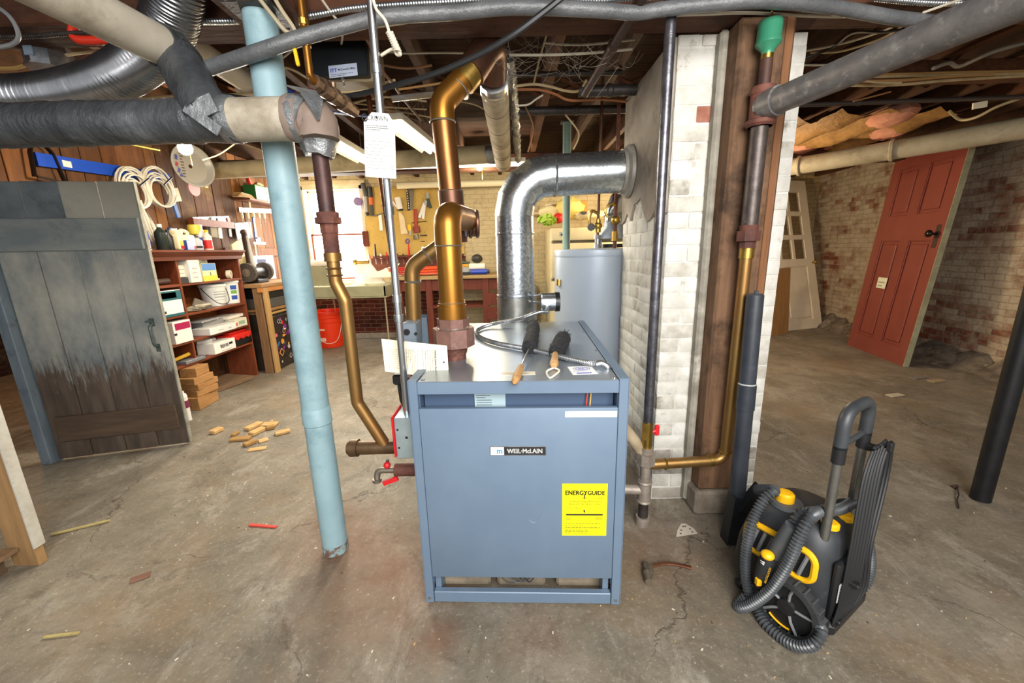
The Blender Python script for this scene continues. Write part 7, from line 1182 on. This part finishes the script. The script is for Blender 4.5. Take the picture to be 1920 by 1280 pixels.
# ================================================================ small things on the floor
b = B(); p3 = [F(1268, 1006), F(1308, 1000), F(1300, 990), F(1284, 981), F(1277, 982), F(1270, 994)]; b.prism(p3, (0, 0, .0015)); b.m = 1; c3_ = F(1286, 994)
for a in range(6): q = c3_.lerp(p3[a], .55); b.cyl((q.x, q.y, .0014), (q.x, q.y, .0022), .0055, seg=8)
solo('sanding_sheet', b, [mat('#c9bfae', .8), mat('#5a5148', .8)], 'small triangular sanding sheet with holes on the floor', 'sandpaper')
fv = thing('old_valve', 'old brass valve with bent copper tube lying on the floor', 'valve', F(1215, 1075)); b = B(); q0_, q1_ = F(1209, 1055, .02), F(1216, 1090, .02); b.tube([q0_, q0_.lerp(q1_, .3), q0_.lerp(q1_, .5), q0_.lerp(q1_, .55), q1_], [.012, .013, .016, .02, .015], 12); d = (q1_ - q0_).normalized()
for k in range(5): b.cyl(q0_ + d * (.02 + .012 * k) + V((.018, 0, .004)), q0_ + d * (.026 + .012 * k) + V((.018, 0, .004)), .017 - .001 * k, seg=14)
part('valve_body', b, mat('#7f7563', .5, .5, '#5f5747', 20, bump=.3), fv); b = B(); b.tube(spline([F(1222, 1061, .018), F(1245, 1056, .018), F(1270, 1058, .014), F(1296, 1064, .01)], 6), [.0085] * 16 + [.0095, .01, .011], 10, flat=.8); part('copper_tail', b, mat('#8a5b41', .4, .8, '#6e4634', 9), fv)
def stick(name, lab, a, c, w, h, m, cat='stick'):
    a, c = F(*a), F(*c); d = c - a; b = B(); b.box((a + c) / 2 + V((0, 0, h / 2 + .001)), (d.length, w, h), rz(math.atan2(d.y, d.x)), min(w, h) * .2); return solo(name, b, m, lab, cat)
strw = mat('#b5a56c', .7, 0, '#9c8a54', 20); stick('bamboo_stick', 'longer straw-coloured stick lying on the open floor', (97, 1004), (207, 977), .014, .012, strw); stick('bamboo_stick', 'short straw-coloured stick near the bottom edge of the floor', (83, 1196), (150, 1188), .012, .009, strw); stick('carpenter_pencil', 'flat red pencil lying on the floor by the blue column', (468, 985), (519, 989), .018, .008, mat('#c4382c', .5), 'pencil'); stick('tile_shard', 'thin brown shard lying flat on the floor', (244, 1090), (283, 1076), .045, .004, mat('#6e4b3a', .8, 0, '#7d5a48', 9), 'shard')
sw_ = wood('#b08a55', '#cda874', 'X', 6, .75, .2); sw2 = wood('#8f6a3c', '#a98450', 'X', 6, .75, .2)
for i, (a, c, w, h, lab) in enumerate((((397, 815), (416, 806), .05, .03, 'dark lone offcut apart from the scrap heap'), ((433, 826), (470, 823), .05, .018, 'flat pale offcut at the near end of the scrap heap'), ((462, 808), (490, 795), .05, .025, 'thick pale offcut at the back of the scrap heap'), ((470, 818), (495, 806), .05, .03, 'square-sawn offcut lying across the scrap heap'), ((458, 838), (480, 829), .04, .025, 'grey-brown offcut in front of the scrap heap'), ((492, 799), (520, 797), .06, .02, 'reddish offcut at the far end of the scrap heap'), ((516, 816), (544, 809), .05, .02, 'weathered offcut apart on the blue column side'), ((436, 819), (447, 812), .03, .02, 'tiny pale chip on the near end of the scrap heap'), ((466, 845), (500, 840), .04, .008, 'thin sliver lying nearest the camera in the scrap heap'), ((485, 829), (503, 824), .05, .01, 'short chip in the middle of the scrap heap'), ((500, 806), (516, 803), .04, .03, 'blocky offcut beside the reddish one'), ((507, 794), (512, 791), .02, .02, 'small cube chip beyond the scrap heap'))): stick('wood_scrap', lab, a, c, w * 1.3, h * 1.2, (sw_, sw2, sw_)[i % 3], 'wood scrap')
b = B(); rnd = random.Random(77)
for i in range(330):
    x, y = rnd.uniform(330, 620), rnd.uniform(720, 1000)
    if i > 160: x, y = rnd.uniform(0, 1900), rnd.uniform(760, 1270)
    q = F(x, y); s = rnd.uniform(.0015, .0055); b.m = rnd.choice((0, 0, 1, 2)); b.box(q + V((0, 0, s * .3)), (s * rnd.uniform(1, 3), s, s * .6), rz(rnd.random() * 3))
solo('floor_debris', b, [mat('#cfc5b2', .9), mat('#5d5042', .9), mat('#b79a6b', .9)], 'scattered crumbs, chips and sawdust over the concrete floor', 'debris', None, 'stuff')
cable('short black wire scrap lying near the slim black column', [F(1793, 912, .006), F(1797, 925, .02), F(1794, 936, .006), F(1797, 952, .006)], .005, blk, 'wire_scrap'); b = B(); q = F(1791, 912, .012); b.box(q, (.03, .02, .02), None, .004); solo('wire_nut', b, mat('#3a2a26', .5), 'dark connector at the end of the black wire scrap', 'connector')
for i, (x, y, lab) in enumerate(((1756, 714, 'flat tan chip on the floor before the red door'), (1722, 708, 'small grey chip close to the red door foot'), (1678, 741, 'pale paper scrap on the floor before the red door'))): stick('floor_chip', lab, (x - 12, y + 2), (x + 12, y - 1), .07, .01, (mat('#9d8a6a', .9), mat('#77706a', .9), mat('#b5aa95', .9))[i], 'chip')
# ---- corner of a shelf unit at the frame edge
su = thing('shelf_unit', 'raw wood shelf unit with white edged post, opposite the plank door foot', 'shelf', (-2.46, 1.78, 0)); k = F(72, 1062)
b = B(); b.bx((k.x - .13, k.y + .005, 0), (k.x, k.y + .045, 1.55), .003); b.m = 1; b.bx((k.x - .0, k.y + .0, .1), (k.x + .012, k.y + .05, 1.55), .003); part('post', b, [wood('#8a6a48', '#a88558', 'Z', 3, .7, .3), mat('#c9c5ba', .7, 0, '#b0aa9c', 9, bump=.2, c3='#8f7e66', s3=5)], su)
b = B(); b.bx((k.x - .95, k.y - .95, .09), (k.x - .07, k.y + .003, .112), .003); part('shelf_board', b, wood('#7d6448', '#97795a', 'X', 3, .75, .3), su); b = B(); b.bx((k.x - .95, k.y + .005, 0), (k.x - .85, k.y + .045, 1.55)); part('rear_post', b, wood('#8a6a48', '#a88558', 'Z', 3, .7, .3), su); b = B(); b.bx((k.x - .9, k.y - .06, 0), (k.x - .12, k.y - .03, .09)); part('plinth', b, wood('#5d4a36', '#715b44', 'X', 3, .75, .3), su)
# ================================================================ light
wld = bpy.data.worlds.new('world'); SC.world = wld; wld.use_nodes = True
bg = wld.node_tree.nodes['Background']; bg.inputs[0].default_value = (.97, .98, 1.0, 1); bg.inputs[1].default_value = .75
def lamp(name, ty, loc, energy, color=(1, 1, 1), size=.2, target=None, sy=None):
    d = bpy.data.lights.new(name, ty); d.energy = energy; d.color = color
    if ty == 'AREA':
        d.shape = 'RECTANGLE'; d.size = size; d.size_y = sy or size
    else: d.shadow_soft_size = size
    o = bpy.data.objects.new(name, d); COL.objects.link(o); o.location = loc
    if target is not None: o.rotation_euler = (V(target) - V(loc)).to_track_quat('-Z', 'Y').to_euler()
    return o
lamp('photo_light', 'AREA', (.6, -1.2, 2.35), 205, (1, .97, .93), 2.0, (.0, 3.0, .8))
lamp('window_daylight', 'AREA', (-2.97, YB - .25, 1.85), 60, (1, .97, .9), 1.0, (-2.4, 3, .6), 1.5)
lamp('tube_light', 'AREA', (-1.52, 3.9, 2.36), 55, (1, .93, .78), .15, (-1.52, 3.9, 0), 1.3)
lamp('tube_light', 'AREA', (-.78, 3.75, 2.36), 45, (1, .93, .78), .15, (-.78, 3.75, 0), 1.0)
lamp("bulb_light", "POINT", bA - V((0, .1, .12)), 40, (1, .82, .58), .06)
lamp("bulb_light", "POINT", bBq - V((-.1, .1, .1)), 30, (1, .8, .52), .06)
lamp("bulb_light", "POINT", bCq - V((0, .0, .12)), 40, (1, .85, .6), .06)
lamp('bulb_light', 'POINT', (2.6, 5.5, 2.0), 105, (1, .78, .5), .08)
lamp('bulb_light', 'POINT', (1.6, 5.6, 2.35), 40, (1, .8, .5), .08)
lamp('bulb_light', 'POINT', (-5.3, 4.2, 2.2), 55, (1, .5, .16), .08)
vs = SC.view_settings; SC.display_settings.display_device = 'sRGB'; vs.view_transform = 'Standard'; vs.look = 'None'; vs.exposure = 0.0; vs.gamma = 1.0; vs.use_curve_mapping = False
# ---- whole scene to true size (a 1.33 m eye height became the working unit); everything shrinks alike about the world origin
SZ = .75
for o in list(bpy.data.objects):
    if o.parent is None:
        o.location = o.location * SZ
        if o.type in ('MESH', 'EMPTY'): o.scale = o.scale * SZ
        elif o.type == 'LIGHT':
            o.data.energy *= SZ * SZ
            if o.data.type == 'AREA': o.data.size *= SZ; o.data.size_y *= SZ
            else: o.data.shadow_soft_size *= SZ
